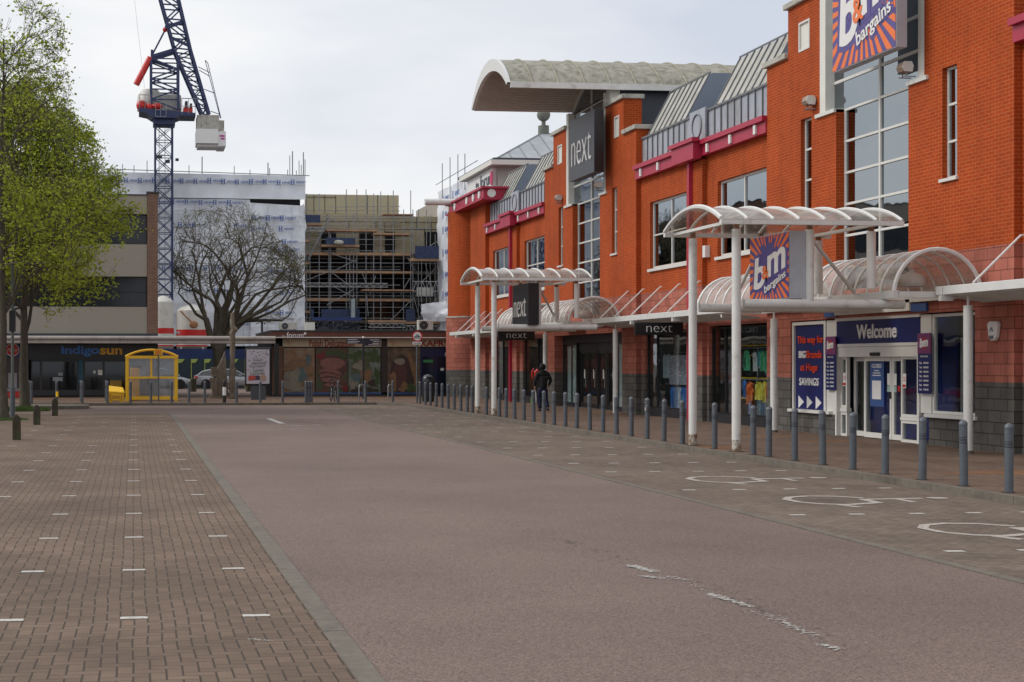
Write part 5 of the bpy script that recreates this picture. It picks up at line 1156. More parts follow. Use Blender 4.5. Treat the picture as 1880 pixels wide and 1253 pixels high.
for px0,y0,px1,y1 in ((560,515,605,497),(606,500,655,475),(606,497,650,530),(596,460,655,480),(565,475,600,405),(566,478,603,403),(612,525,650,545),(600,560,650,530),(610,575,650,600),(715,590,760,545),(760,545,772,590),(748,470,762,495),(672,528,676,580),(780,480,804,560),(765,588,804,545),(770,600,800,570),(770,520,800,490),(690,505,684,520),(595,395,640,415),(780,455,806,438),(795,600,768,555),(735,540,752,510),(680,540,665,500)):
    s=SS-.15; MB().tube([(U(px0,s),s,Z(y0,8,s)),(U(px1,s),s,Z(y1,8,s))],.034,5).build('brace',M_steel,SF)
for px0,px1,y,th,ds in ((600,694,421,4,0),(686,752,428,3.4,0),(560,755,464,5,.1),(558,757,498,3.8,.1),(560,640,548,5,.1),(660,757,549,4.5,.1),(560,568,440,5,0),(560,568,481,4,0),(560,568,571,4,0),(560,592,411,3,0),(590,660,450,3,-.7),(757,806,474,5,-1.5),(676,745,588,4.6,-.5),(745,808,591,4,-.6),(704,760,393,1.6,0),(665,760,532,2.4,-.4)):
    m=MB(); bx(m,px0,px1,y,y+th,SS+ds-.1,1.2); m.build('deck_board',M_board,SF)
for px0,px1,y0,y1,ds in ((560,588,395,409,0),(598,652,437,449,-.7),(762,806,452,475,-1.5),(745,762,568,590,-.3),(571,576,568,588,-.4),(590,660,568,583,0)):
    m=MB(); bx(m,px0,px1,y0,y1,SS+ds-.2,.04); m.build('debris_net',pm('net_blue',(.025,.04,.095,1),.7,var=.4,scale=4),SF)
def lattice(px0,px1,y0,y1,s,name='lattice_beam',step=7):
    m=MB(); x=px0; up=True
    m.tube([(U(px0,s),s,Z(y0,8,s)),(U(px1,s),s,Z(y0,8,s))],.035,4); m.tube([(U(px0,s),s,Z(y1,8,s)),(U(px1,s),s,Z(y1,8,s))],.035,4)
    while x<px1-1:
        m.tube([(U(x,s),s,Z(y1 if up else y0,8,s)),(U(min(x+step,px1),s),s,Z(y0 if up else y1,8,s))],.022,4); x+=step; up=not up
    m.build(name,pm('lattice_alu',(.36,.36,.36,1),.5),SF)
lattice(560,712,519,526,SS-.3); lattice(560,594,416,423,SS-.3); lattice(677,744,594,601,SS-.9); lattice(758,806,515,533,SS-1.6,step=6); lattice(745,806,597,607,SS-1.2,step=5)
m=MB(); m.ball((U(622,SS-1),SS-1,Z(446,8,SS)),.38,(1.1,.7,.55),10); m.build('rubble_bag',M_cope,SF,smooth=True)
m=MB(); bx(m,645,652,549,586,SS-.6,.4); m.build('rubbish_chute',pm('chute_grey',(.3,.36,.38,1),.5),SF)
# ---- crane
SCr=110.6
CR=thing('tower_crane','dark blue luffing tower crane with white cab deck and hanging counterweight','crane',(U(300,SCr),SCr,0))
uc=U(300.5,SCr)
def cz(y): return Z(y,uc,SCr)
def cu(px): return U(px,SCr)
def truss(mb,p0,p1,w0,w1,dep,n,rc=.09,rb=.045,mi=0,axis=None):
    """square lattice: centre line p0->p1, half widths, depth along s"""
    p0,p1=Vector(p0),Vector(p1); d=(p1-p0).normalized(); side=Vector((d.z,0,-d.x)).normalized()
    def c(t,a,b_): 
        w_=w0+(w1-w0)*t; return p0.lerp(p1,t)+side*a*w_+Vector((0,b_*dep,0))
    for a,b_ in ((-1,-1),(1,-1),(1,1),(-1,1)): mb.bar(c(0,a,b_),c(1,a,b_),rc*1.6,mi)
    for i in range(n):
        t0,t1=i/n,(i+1)/n; f=1 if i%2 else -1
        for b_ in (-1,1):
            mb.tube([c(t0,-f,b_),c(t1,f,b_)],rb,4,mi); mb.tube([c(t1,-1,b_),c(t1,1,b_)],rb*.9,4,mi)
            if n>6 and w0>.6: mb.tube([c(t0,f,b_),c(t1,-f,b_)],rb*.7,4,mi)
        for a in (-1,1):
            mb.tube([c(t0,a,-f),c(t1,a,f)],rb,4,mi); mb.tube([c(t1,a,-1),c(t1,a,1)],rb*.9,4,mi)
hwm=17*Yd(uc,SCr)/F
m=MB(); truss(m,(uc,SCr,0),(uc,SCr,cz(232)),hwm-.06,hwm-.06,hwm-.06,17,.09,.045); m.build('mast',M_crane,CR)
m=MB(); 
for i in range(26):
    z=1+i*(cz(232)-1)/26; m.tube([(uc-.35,SCr,z),(uc+.1,SCr,z)],.02,4)
m.tube([(uc-.35,SCr,0),(uc-.35,SCr,cz(232))],.03,4).tube([(uc+.1,SCr,0),(uc+.1,SCr,cz(232))],.03,4); m.build('ladder',M_steel,CR)
m=MB(); m.box(cu(281),cu(321),SCr-.9,SCr+.9,cz(232),cz(221)); m.lathe([(1.05,0),(1.05,.35)],uc,SCr,20,0,cz(221)); m.build('slewing_ring',M_crane,CR)
m=MB(); m.prism([(cu(255),cz(204)),(cu(358),cz(212)),(cu(358),cz(217)),(cu(330),cz(217)),(cu(318),cz(222)),(cu(283),cz(222)),(cu(270),cz(214)),(cu(255),cz(211))],'y',SCr-1.3,SCr+1.3); m.build('deck',M_crane,CR)
m=MB(); m.lathe([(0,0),(.75,.02),(1.0,.15),(1.05,.6),(.95,1.35),(.6,1.75),(0,1.85)],cu(276),SCr+.6,20,0,cz(206)); m.build('winch_housing',pm('housing_cream',(.55,.54,.5,1),.5),CR,smooth=True)
bevel(MB().box(cu(290),cu(333),SCr-.2,SCr+1.4,cz(206),cz(173)).build('machinery_housing',pm('housing_grey',(.47,.46,.43,1),.5),CR),.2,2)
MB().ball((cu(260),SCr-.9,cz(199)),.42,n=12).build('red_drum',M_red,CR,smooth=True); MB().ball((cu(274),SCr-1.1,cz(202)),.28,n=12).ball((cu(288),SCr-1.2,cz(201)),.3,(1.4,1,.8),n=12).build('red_drum',M_red,CR,smooth=True)
MB().box(cu(336),cu(353),SCr-.8,SCr+.4,cz(210),cz(200)).build('red_motor',M_red,CR); MB().box(cu(339),cu(344),SCr-.9,SCr+.2,cz(200),cz(189)).box(cu(348),cu(352),SCr-.9,SCr+.2,cz(200),cz(193)).build('motor_top',M_black,CR)
m=MB()
for px in (256,266,276): m.tube([(cu(px),SCr-1.3,cz(206)),(cu(px),SCr-1.3,cz(181))],.03,4)
m.tube([(cu(256),SCr-1.3,cz(181)),(cu(276),SCr-1.3,cz(181))],.03,4).tube([(cu(256),SCr-1.3,cz(193)),(cu(276),SCr-1.3,cz(193))],.025,4)
for px in (333,345,357): m.tube([(cu(px),SCr-1.3,cz(214)),(cu(px),SCr-1.3,cz(186))],.03,4)
m.tube([(cu(333),SCr-1.3,cz(186)),(cu(357),SCr-1.3,cz(186))],.04,4).tube([(cu(333),SCr-1.3,cz(200)),(cu(357),SCr-1.3,cz(200))],.03,4)
for px in (285,294,304): m.tube([(cu(px),SCr-1.6,cz(221)),(cu(px),SCr-1.6,cz(196))],.03,4)
for y in (221,209,196): m.tube([(cu(285),SCr-1.6,cz(y)),(cu(304),SCr-1.6,cz(y))],.03,4)
m.build('handrail',M_steel,CR)
m=MB(); truss(m,(cu(302),SCr,cz(205)),(cu(302),SCr,cz(112)),1.02,1.02,.8,5,.12,.07); 
m.bar((cu(277),SCr-.6,cz(108)),(cu(320),SCr-.6,cz(94)),.22); m.bar((cu(277),SCr+.6,cz(108)),(cu(320),SCr+.6,cz(94)),.22); m.bar((cu(278),SCr,cz(112)),(cu(318),SCr,cz(125)),.2)
m.bar((cu(279),SCr-.5,cz(118)),(cu(279),SCr-.5,cz(95)),.2); m.build('gantry_frame',M_crane,CR)
MB().tube([(cu(276),SCr-.7,cz(110)),(cu(250),SCr-.7,cz(160))],.24,14).build('buffer_cylinder',M_red,CR,smooth=True)
MB().tube([(cu(279),SCr-.3,cz(104)),(cu(303),SCr-.3,cz(57))],.07,5).build('tie_rod',M_crane,CR)
MB().ball((cu(303),SCr-.4,cz(57)),.2,n=8).build('sheave',M_red,CR)
kk=Yd(uc,SCr)/F
def lat2(mb,A0,A1,C0,C1,dep,n,rc,rb):
    # lattice between chord A (left) and chord C (right)
    P_=lambda q,b_:Vector((cu(q[0]),SCr+b_*dep,cz(q[1])))
    for b_ in (-1,1): mb.bar(P_(A0,b_),P_(A1,b_),rc,0); mb.bar(P_(C0,b_),P_(C1,b_),rc,0)
    for i in range(n):
        for b_ in (-1,1):
            a=P_(A0,b_).lerp(P_(A1,b_),i/n); a2=P_(A0,b_).lerp(P_(A1,b_),(i+1)/n); c=P_(C0,b_).lerp(P_(C1,b_),i/n); c2=P_(C0,b_).lerp(P_(C1,b_),(i+1)/n)
            mb.tube([a,c2] if i%2 else [c,a2],rb,4); mb.tube([a2,c2],rb,4)
        mb.tube([P_(A0,-1).lerp(P_(A1,-1),i/n),P_(A0,1).lerp(P_(A1,1),(i+1)/n)],rb,4); mb.tube([P_(C0,-1).lerp(P_(C1,-1),i/n),P_(C0,1).lerp(P_(C1,1),(i+1)/n)],rb,4)
m=MB(); lat2(m,(318,90),(371,212),(350,95),(384,212),.8,7,.17,.055); m.build('counter_jib',M_crane,CR)
m=MB(); lat2(m,(283,-40),(320,92),(318,-40),(350,95),.8,5,.17,.07); m.bar((cu(303),SCr-.7,cz(55)),(cu(334),SCr-.7,cz(44)),.25).bar((cu(312),SCr-.7,cz(72)),(cu(346),SCr-.7,cz(87)),.2); m.build('boom',M_crane,CR)
m=MB()
for px0,y0,px1,y1 in ((376,112,404,218),(381,117,405,218),(363,124,384,134),(365,130,384,141),(374,165,394,172),(386,205,404,211),(376,112,381,117)): m.tube([(cu(px0),SCr-.5,cz(y0)),(cu(px1),SCr-.5,cz(y1))],.035,4)
m.build('access_rail',M_crane,CR)
MB().box(cu(361),cu(378),SCr-1.0,SCr+1.2,cz(240),cz(214)).build('counterweight',M_cope,CR); MB().box(cu(378.3),cu(401),SCr-1.0,SCr+1.2,cz(240),cz(214)).build('counterweight',M_cope,CR); MB().box(cu(401.3),cu(411),SCr-.4,SCr+1.9,cz(246),cz(221)).build('counterweight',M_cope,CR)
cwb=MB().box(cu(359.5),cu(399),SCr-1.15,SCr+1.3,cz(266),cz(240.3)).box(cu(399.1),cu(413.5),SCr-.9,SCr+2.0,cz(270),cz(243)).build('weight_box',M_offw,CR)
MB().box(cu(362),cu(412),SCr-.8,SCr+1.2,cz(271),cz(266.2)).build('weight_base',M_whited,CR)
k=MB(); k.box(cu(402),cu(411),SCr-.93,SCr-.91,cz(253),cz(250)).box(cu(404),cu(411),SCr-.93,SCr-.91,cz(258),cz(255))
k.build('pink_stripe',pm('crane_pink',(.5,.05,.3,1)),cwb)
m=MB()
for a,b_ in (((243,-20),(265,172)),((51,-10),(57,150)),((56,-10),(58,120))): m.tube([(cu(a[0]),SCr-2,cz(a[1])),(cu(b_[0]),SCr-2,cz(b_[1]))],.012,4)
m.build('cable',M_steel,CR)
MB().box(cu(286),cu(297),SCr-1.6,SCr-1.2,cz(296),cz(291)).box(cu(303),cu(311),SCr-1.6,SCr-1.2,cz(304),cz(299)).box(cu(321),cu(327),SCr-1.6,SCr-1.2,cz(300),cz(296)).build('work_lamp',M_black,CR)
# ---- silos
def silo(px,rpx,ytop,yred0,yred1,ythin,ycone,yb,s,label,txt=None):
    u=U(px,s); r_=rpx*Yd(u,s)/F; z=lambda y:Z(y,u,s)
    T=thing('silo',label,'silo',(u,s,0))
    wm_=pm('silo_white',(.62,.60,.54,1),.5,var=.08,scale=1.5,dirt=(.30,.22,.14,1),dscale=.9,dlo=.58,dhi=.75)
    MB().lathe([(r_,z(ythin+2)),(r_,z(yred1)),],u,s,32).lathe([(r_,z(yred0)),(r_,z(ytop+12)),(r_*.75,z(ytop+6)),(r_*.1,z(ytop)),(0,z(ytop))],u,s,32).build('tank',wm_,T,smooth=True)
    MB().lathe([(r_+.012,z(yred1)),(r_+.012,z(yred0))],u,s,32).build('red_band',M_red,T,smooth=True); MB().lathe([(r_+.012,z(ythin+1.5)),(r_+.012,z(ythin-1))],u,s,32).build('red_line',M_red,T,smooth=True)
    MB().lathe([(r_*.25,z(yb)),(r_*.95,z(ycone)),(r_,z(ythin+2))],u,s,24).build('hopper',pm('hopper_grey',(.25,.24,.22,1),.6),T,smooth=True)
    for a in (45,135,225,315): x=u+r_*.98*math.cos(R(a)); y=s+r_*.98*math.sin(R(a)); MB().bar((x,y,0),(x,y,z(ycone-3)),.14).build('leg',wm_,T)
    if txt: 
        k=MB(); text(k,txt,(u-r_*.86,s-r_*.62,z((yred0+yred1)/2)),.36,.26,face='s',bold=.02); k.build('lettering',M_offw,T)
    return T
silo(299,20,543,603,613,635,644,660,108,'narrow white cement silo with a red band, next to the brick pier')
T=silo(352,28.5,559,606,617,635,641,660,110,'wide white cement silo with red band and weld stain, behind the bare tree','Mix')
u=U(352,110); m=MB(); m.tube([(u-.9,110-.9,Z(572,u,110)),(u+.05,110-1.27,Z(595,u,110))],.06,5).ball((u+.1,110-1.2,Z(597,u,110)),.28,(1.2,.4,1),10); m.build('pipe_stain',pm('rust_stain',(.35,.16,.08,1),.8),T)
# ---- hoarding
SH=104.0
Hd=thing('site_hoarding','dark green site hoarding with lime zigzag top and lime posts','fence',(U(390,SH),SH,0))
zh=Z(657,0,SH)
m=MB(); m.box(U(270,SH),U(505,SH),SH,SH+.1,0,zh-.1); m.build('panel',pm('hoarding_green',(.018,.035,.042,1),.6,var=.05),Hd)
k=MB(); px=326
lime=pm('lime_paint',(.38,.45,.10,1),.5,var=.05)
while px<505:
    MB().box(U(px,SH),U(px+1.3,SH),SH-.03,SH-.001,0,zh-.1).build('lime_line',lime,Hd)
    k.prism([(U(px,SH),zh-.1),(U(px,SH),zh-.38),(U(px+8,SH),zh-.36),(U(px+13,SH),zh-.1)],'y',SH-.05,SH-.002); px+=24.6
k.build('lime_trim',lime,Hd)
MB().box(U(300,SH+3),U(505,SH+3),SH+3,SH+3.1,0,Z(641,0,SH+3)).build('blue_screen',pm('site_blue',(.012,.03,.11,1),.6,var=.3,scale=1),Hd)
# ================================================================ TREES
def leafmat(name,c1,c2):
    m,nt,b=newmat(name); L=nt.links
    oi=N(nt,'ShaderNodeNewGeometry'); wn=N(nt,'ShaderNodeMixRGB'); L.new(oi.outputs['Random Per Island'],wn.inputs[0]); wn.inputs[1].default_value=c1; wn.inputs[2].default_value=c2
    L.new(wn.outputs[0],b.inputs['Base Color']); b.inputs['Roughness'].default_value=.6; b.inputs['Specular IOR Level'].default_value=.3
    tl=N(nt,'ShaderNodeBsdfTranslucent'); L.new(wn.outputs[0],tl.inputs[0]); mx=N(nt,'ShaderNodeMixShader'); mx.inputs[0].default_value=.45
    L.new(b.outputs[0],mx.inputs[1]); L.new(tl.outputs[0],mx.inputs[2]); L.new(mx.outputs[0],nt.nodes['Material Output'].inputs[0]); return m
M_leaf=leafmat('spring_leaf',(.20,.26,.02,1),(.45,.50,.055,1)); M_leaf2=leafmat('bud_leaf',(.10,.13,.035,1),(.20,.20,.07,1))
def leaves(name,pts,size,mat,parent,org):
    n=len(pts); P_=np.array(pts)-np.array(org); rng=np.random.RandomState(len(pts)%999)
    a=rng.normal(size=(n,3)); a/=np.linalg.norm(a,axis=1)[:,None]; a[:,2]*=.6
    b=np.cross(a,rng.normal(size=(n,3))); b/=np.linalg.norm(b,axis=1)[:,None]
    sz=(size*rng.uniform(.55,1.25,size=n))[:,None]
    V=np.stack([P_-a*sz*.1,P_+a*sz*.45+b*sz*.36,P_+a*sz*1.0,P_+a*sz*.45-b*sz*.36],1).reshape(-1,3)
    me=bpy.data.meshes.new(name); me.vertices.add(4*n); me.vertices.foreach_set('co',V.ravel()); me.loops.add(4*n); me.loops.foreach_set('vertex_index',np.arange(4*n)); me.polygons.add(n); me.polygons.foreach_set('loop_start',np.arange(0,4*n,4)); me.polygons.foreach_set('loop_total',np.full(n,4)); me.update(); me.materials.append(mat)
    o=bpy.data.objects.new(name,me); COL.objects.link(o); o.parent=parent; return o
def randdir(d,spread,rg):
    v=Vector((rg.gauss(0,1),rg.gauss(0,1),rg.gauss(0,1))); v-=d*v.dot(d)
    if v.length<1e-4: return d
    v.normalize(); return (d*math.cos(spread)+v*math.sin(spread)).normalized()
def grow(base,spec,inside,seed,limbs):
    """recursive branching kept inside a crown envelope; returns branch tubes and twig ends"""
    rg=random.Random(seed); br=[]; tips=[]
    def rec(p,d,L_,r_,lv):
        n=3 if lv<3 else 2; pts=[p]; rr=[r_]
        for i in range(n):
            d=randdir(d,rg.uniform(.05,spec['wiggle']),rg); d=(d+Vector((0,0,spec['up'][min(lv,len(spec['up'])-1)]))).normalized()
            q=pts[-1]+d*(L_/n)
            if lv>0 and not inside(q):
                cdir=(spec['c']-q).normalized(); d=(d*.5+cdir*.6).normalized(); q=pts[-1]+d*(L_/n)*.6
            pts.append(q); rr.append(r_*(1-(.38)*(i+1)/n))
        br.append((pts,rr,lv))
        if lv>=spec['levels']:
            tips.append((pts[-1],d)); tips.append((pts[len(pts)//2],d)); return
        k_=spec['kids'][min(lv,len(spec['kids'])-1)]
        for c in range(k_):
            t=1.0 if c<2 else rg.uniform(.35,.95)
            j=min(len(pts)-2,int(t*(len(pts)-1))); q=pts[j].lerp(pts[j+1],min(1,t*(len(pts)-1)-j)) if t<1 else pts[-1]
            dd=randdir(d,rg.uniform(*spec['ang']),rg)
            rec(q,dd,L_*rg.uniform(*spec['len']),r_*.62*rg.uniform(.75,1.05),lv+1)
    for (p,d,L_,r_) in limbs: rec(Vector(p),Vector(d).normalized(),L_,r_,1)
    return br,tips
def branchmesh(br,names,mat,parent,minr=.006):
    mb=MB()
    for pts,rr,lv in br: mb.tube(pts,[max(x,minr) for x in rr],8 if lv<=1 else (6 if lv==2 else (4 if lv==3 else 3)),0,lv<2)
    return mb.build(names,mat,parent,smooth=True,recalc=False)
def env(c,prof,seed):
    import bisect
    rg=random.Random(seed); lob=[(rg.random()*6.28,rg.uniform(.8,1.12)) for _ in range(7)]
    def f(p):
        z=p.z
        if z<prof[0][0] or z>prof[-1][0]: return False
        for (z0,r0),(z1,r1) in zip(prof,prof[1:]):
            if z0<=z<=z1: r_=r0+(r1-r0)*(z-z0)/(z1-z0); break
        dx,dy=p.x-c[0],p.y-c[1]; a=math.atan2(dy,dx); q=sum(w_*max(0,math.cos(a-t+z*.5))**3 for t,w_ in lob)/1.8
        return math.hypot(dx,dy)<r_*(.86+.16*min(1.2,q))
    return f
def leafytree(label,x,y,h,tr_,prof,seed,nl,lsize,limbz,spread,dens=None,group='leafy green trees'):
    T=thing('leafy_tree',label,'tree',(x,y,0),group=None)
    rg=random.Random(seed); inside=env((x,y),prof,seed)
    tm=MB(); pts=[(x,y,-.02)]; rr=[tr_*1.45]; px_,py_=x,y
    for i in range(1,9):
        z=h*.8*i/8; px_+=rg.gauss(0,.04); py_+=rg.gauss(0,.04); pts.append((px_,py_,z)); rr.append(max(.03,tr_*(1.02-.11*i)))
    pts.insert(1,(x,y,.35)); rr.insert(1,tr_*1.08)
    tm.tube(pts,rr,14); tm.build('trunk',M_bark,T,smooth=True)
    limbs=[]
    for i in range(spread):
        z=limbz+(h*.78-limbz)*(i/spread)**.9; a=i*2.4+rg.uniform(-.4,.4); t=(z/(h*.8))*8; j=min(7,int(t)); 
        up=.25+.9*(i/spread); rl=tr_*(.42-.22*i/spread)
        limbs.append(((x,y,z),(math.cos(a),math.sin(a),up),(prof[3][1]*.62)*(1-.5*i/spread),rl))
    br,tips=grow(None,dict(wiggle=.35,up=(0,.05,.10,.06,.02,0),levels=5,kids=(3,4,4,4,4),ang=(.35,.95),len=(.62,.86),c=Vector((x,y,h*.5))),inside,seed,limbs)
    branchmesh(br,'branches',M_bark,T)
    tips=[t for t in tips if prof[0][0]-.6<t[0].z]
    lp=[]
    per=max(1,nl//max(1,len(tips)))
    for p,d in tips:
        k_=per if rg.random()>.25 else per*2
        if dens: k_=int(k_*dens(p)+rg.random())
        for _ in range(k_):
            s_=rg.uniform(-.5,.35); q=p+d*s_; lp.append((q.x+rg.gauss(0,.10),q.y+rg.gauss(0,.10),q.z+rg.gauss(0,.07)-.03))
    leaves('crown',lp,lsize,M_leaf,T,(x,y,0)); print(label,len(br),len(tips),len(lp)); return T
leafytree('nearest leafy green tree, trunk at the left edge of the picture',-4.2,47.9,15.5,.15,[(3.6,1.5),(4.6,3.0),(6,3.4),(8,3.0),(10,2.6),(12,2.1),(14,1.6),(16,.6)],11,32000,.115,3.4,14,dens=lambda p:.8 if p.z<8.0 else .2)
leafytree('bright green leafy tree beside the small timber bollards, its crown hiding the office block',-4.18,57.0,13,.19,[(3.4,2.4),(4.2,4.1),(5.0,4.7),(6.5,4.8),(8,4.3),(9.5,3.4),(11,2.4),(12,1.5),(13.2,.6)],5,120000,.115,2.9,20,dens=lambda p:1.0 if p.z<8.6 else .42)
o=grasspatch('grass_patch',-4.18,56.6,1.0,.8,2600,.28,M_grass)
o=grasspatch('grass_patch',-4.3,47.7,.9,.8,1400,.14,M_grass); o['label']='sparse grass round the foot of the nearest trunk at the left edge'
# bare tree behind the walkway
tx,ty=U(405,77.5),77.5
T=thing('bare_tree','wide spreading bare tree with tiny buds, rising behind the walkway canopy','tree',(tx,ty,.1))
kx=Yd(tx,ty)/F
def tp(px,py,dy=0): return (tx+(px-405)*kx,ty+dy,Z(py,tx,ty))
tm=MB(); tm.tube([tp(404,729),tp(405,715),tp(404,690),tp(403,665),tp(402,640)],[.52,.40,.36,.33,.32],16)
tm.build('trunk',M_bark2,T,smooth=True)
inside=lambda p:((p.x-tx)/(.5*(560-318)*kx+.3)-.3)**2*.0+0<1 and True
def bins(p):
    px=405+(p.x-tx)/kx; z=p.z; py=665-(z-HC)/kx
    if py<378 or py>603 or px<318 or px>562 or abs(p.y-ty)>3.8: return False
    if px>445 and py<378+(px-445)*.98*(.9 if px<520 else .95)*(0 if px<440 else 1)*.95: return False
    if px<335 and py<400: return False
    if px>430 and py>600-(px-430)*.10: return False
    return True
limbs=[(tp(402,650),tuple(np.array(tp(375,570,-.3))-np.array(tp(402,645))),2.7,.20),(tp(402,645),tuple(np.array(tp(400,560,.6))-np.array(tp(402,645))),2.6,.16),(tp(404,650),tuple(np.array(tp(428,590,0))-np.array(tp(404,650))),2.2,.22),
       (tp(410,635,.2),tuple(np.array(tp(455,585,.6))-np.array(tp(410,635))),2.4,.15),(tp(426,600),tuple(np.array(tp(440,520,-.5))-np.array(tp(426,600))),2.2,.14),(tp(378,585),tuple(np.array(tp(350,520,.3))-np.array(tp(378,585))),2.2,.10),(tp(398,575,.5),tuple(np.array(tp(390,480,.8))-np.array(tp(398,575))),2.4,.12),(tp(430,595),tuple(np.array(tp(500,560,0))-np.array(tp(430,595))),2.6,.13),(tp(434,585,.3),tuple(np.array(tp(470,500,.3))-np.array(tp(434,585))),2.4,.12),(tp(379,590),tuple(np.array(tp(365,510,-.7))-np.array(tp(379,590))),2.3,.11),(tp(350,560,.3),tuple(np.array(tp(328,545,.3))-np.array(tp(360,575))),1.4,.06),
       (tp(412,600,-.4),tuple(np.array(tp(415,500,-.8))-np.array(tp(412,600))),2.5,.12),(tp(450,590,.2),tuple(np.array(tp(520,590,.2))-np.array(tp(450,592))),2.3,.09),(tp(470,540,0),tuple(np.array(tp(520,505,0))-np.array(tp(470,540))),2.0,.07),(tp(500,562,0),tuple(np.array(tp(550,540,0))-np.array(tp(500,562))),1.5,.06),(tp(495,555,.6),tuple(np.array(tp(540,500,.6))-np.array(tp(495,555))),1.6,.05),(tp(520,588,.3),tuple(np.array(tp(556,572,.3))-np.array(tp(520,588))),1.2,.04)]
tm=MB()
for a,b_,r_ in (((402,650,0),(378,585,0),.19),((402,645,0),(398,575,.5),.15),((404,650,0),(428,598,0),.21),((410,635,.2),(412,600,-.4),.12),((378,588,0),(350,560,.3),.08),((428,598,0),(470,540,0),.09),((420,608,0),(450,590,.2),.11),((432,596,0),(500,562,0),.10),((470,575,.3),(495,555,.6),.07),((450,590,.2),(520,588,.3),.07)):
    A=Vector(tp(*a)); Bv=Vector(tp(*b_)); mid=A.lerp(Bv,.5)+Vector((random.gauss(0,.08),0,random.gauss(0,.08))); tm.tube([A,mid,Bv],[r_*1.2,r_,r_*.8],9)
tm.build('limbs',M_bark2,T,smooth=True)
br,tips=grow(None,dict(wiggle=.42,up=(0,.02,.05,.05,.04,.02,0),levels=6,kids=(2,2,3,3,2,2),ang=(.35,.95),len=(.64,.84),c=Vector(tp(420,520))),bins,21,limbs)
br=[(p,[r_*.8 for r_ in rr] if lv>2 else rr,lv) for p,rr,lv in br]
branchmesh(br,'branches',M_bark2,T,.010); 
rg=random.Random(2); lp=[]
for p,d in tips:
    for _ in range(2): lp.append((p.x+rg.gauss(0,.05),p.y+rg.gauss(0,.05),p.z+rg.gauss(0,.05)))
leaves('buds',lp,.085,M_leaf2,T,(tx,ty,.1)); print('bare',len(br),len(lp))
# ================================================================ LEFT FOREGROUND FURNITURE
def timber(label,x,y,h,wd_,rz):
    T=local('timber_bollard',label,'bollard',(x,y,0),rz,'short mossy timber bollards'); w2=wd_/2; rg=random.Random(int(x*100+y))
    m=MB(); n=8; vs=[]
    lv=[(0,1.02),(h*.35,1.0),(h*.7,.98),(h*.86,.96),(h,.05)]
    for z,k_ in lv:
        for (a,b_) in ((-1,-1),(1,-1),(1,1),(-1,1)): vs.append((a*w2*k_+rg.gauss(0,.004),b_*w2*.9*(k_ if z<h else .9)+rg.gauss(0,.004),z))
    m.add(vs,[(4*j+i,4*j+(i+1)%4,4*j+4+(i+1)%4,4*j+4+i) for j in range(4) for i in range(4)]+[(16,17,18,19)])
    bevel(m.build('post',M_post,T),.008); return T
timber('nearest short mossy timber bollard with pointed top, at the left edge',U(30.5,35.5),35.5,.62,.20,.05)
timber('middle short mossy timber bollard with pointed top',U(67.5,44),44.0,.60,.21,.1)
timber('farthest of the three short timber bollards beside the trees',U(101,51.1),51.1,.63,.20,-.05)
L_=thing('lamp_post','grey metal post with a thicker base, standing between the two leafy trunks','post',(U(23,49.3),49.3,0))
x_=U(23,49.3); MB().tube([(x_,49.3,0),(x_,49.3,1.02)],.085,14).build('base_tube',M_boll,L_,smooth=True); MB().tube([(x_,49.3,1.02),(x_,49.3,5.6)],.05,12).build('pole',pm('pole_green_grey',(.10,.115,.10,1),.6,var=.2),L_,smooth=True)
MB().box(x_-.1,x_+.1,49.15,49.45,2.9,3.6).build('control_box',M_black,L_)
# yellow shelter
SY=66.0
Y_=thing('shelter','yellow framed glass shelter with curved roof and a yellow machine inside','shelter',(U(278,SY),SY,.1))
zz=lambda y:Z(y,U(278,SY),SY); dp=1.7
for s_ in (SY,SY+dp):
    for px in (233.5,323.5): bevel(MB().box(U(px-3,SY),U(px+3,SY),s_,s_+.12,.1,zz(656)).build('corner_post',M_yel,Y_),.01)
    MB().box(U(236.5,SY),U(320.5,SY),s_+.01,s_+.11,zz(734),zz(728.5)).build('rail',M_yel,Y_); MB().box(U(236.5,SY),U(320.5,SY),s_+.02,s_+.10,zz(695.5),zz(692)).build('rail',M_yel,Y_)
    MB().box(U(230,SY),U(327,SY),s_-.03,s_+.14,zz(658.5),zz(653.5)).build('eaves_rail',M_yel,Y_)
    MB().box(U(276,SY),U(279.5,SY),s_+.02,s_+.10,zz(692),zz(658.5)).build('mullion',M_yel,Y_)
    ar=[(p[0],s_+.05,p[1]) for p in arcpts(U(230,SY),U(327,SY),zz(655),zz(642.5)-zz(655),14)]; MB().tube(ar,.045,6).build('roof_arch',M_yel,Y_)
    MB().box(U(236.5,SY),U(320.5,SY),s_+.05,s_+.06,zz(728.5),zz(658.5)).build('glazing',glassy('shelter_glass',(.80,.82,.84,1),.97,rough=.05) if 'shelter_glass' not in MATS else MATS['shelter_glass'],Y_)
for px in (233.5,323.5): MB().box(U(px-1.5,SY),U(px+1.5,SY),SY+.12,SY+dp,zz(734),zz(729)).build('side_rail',M_yel,Y_)
ap=arcpts(U(230,SY),U(327,SY),zz(654.5),zz(642)-zz(654.5),14); MB().add([(p[0],SY,p[1]) for p in ap]+[(p[0],SY+dp+.1,p[1]) for p in ap],[(i,i+1,16+i,15+i) for i in range(14)]).build('roof',M_poly2,Y_,recalc=False)
Mc=thing('ticket_machine','tall yellow machine standing inside the glass shelter','machine',(U(248,SY+.9),SY+.9,.1))
bevel(MB().box(U(239,SY+.9),U(256,SY+.9),SY+.7,SY+1.2,.12,zz(676)).build('cabinet',pm('machine_yellow',(.90,.46,.01,1),.5),Mc),.02); MB().box(U(239,SY+.9),U(259,SY+.9),SY+.75,SY+1.25,zz(676),zz(672.5)).build('cap',M_kerb,Mc)
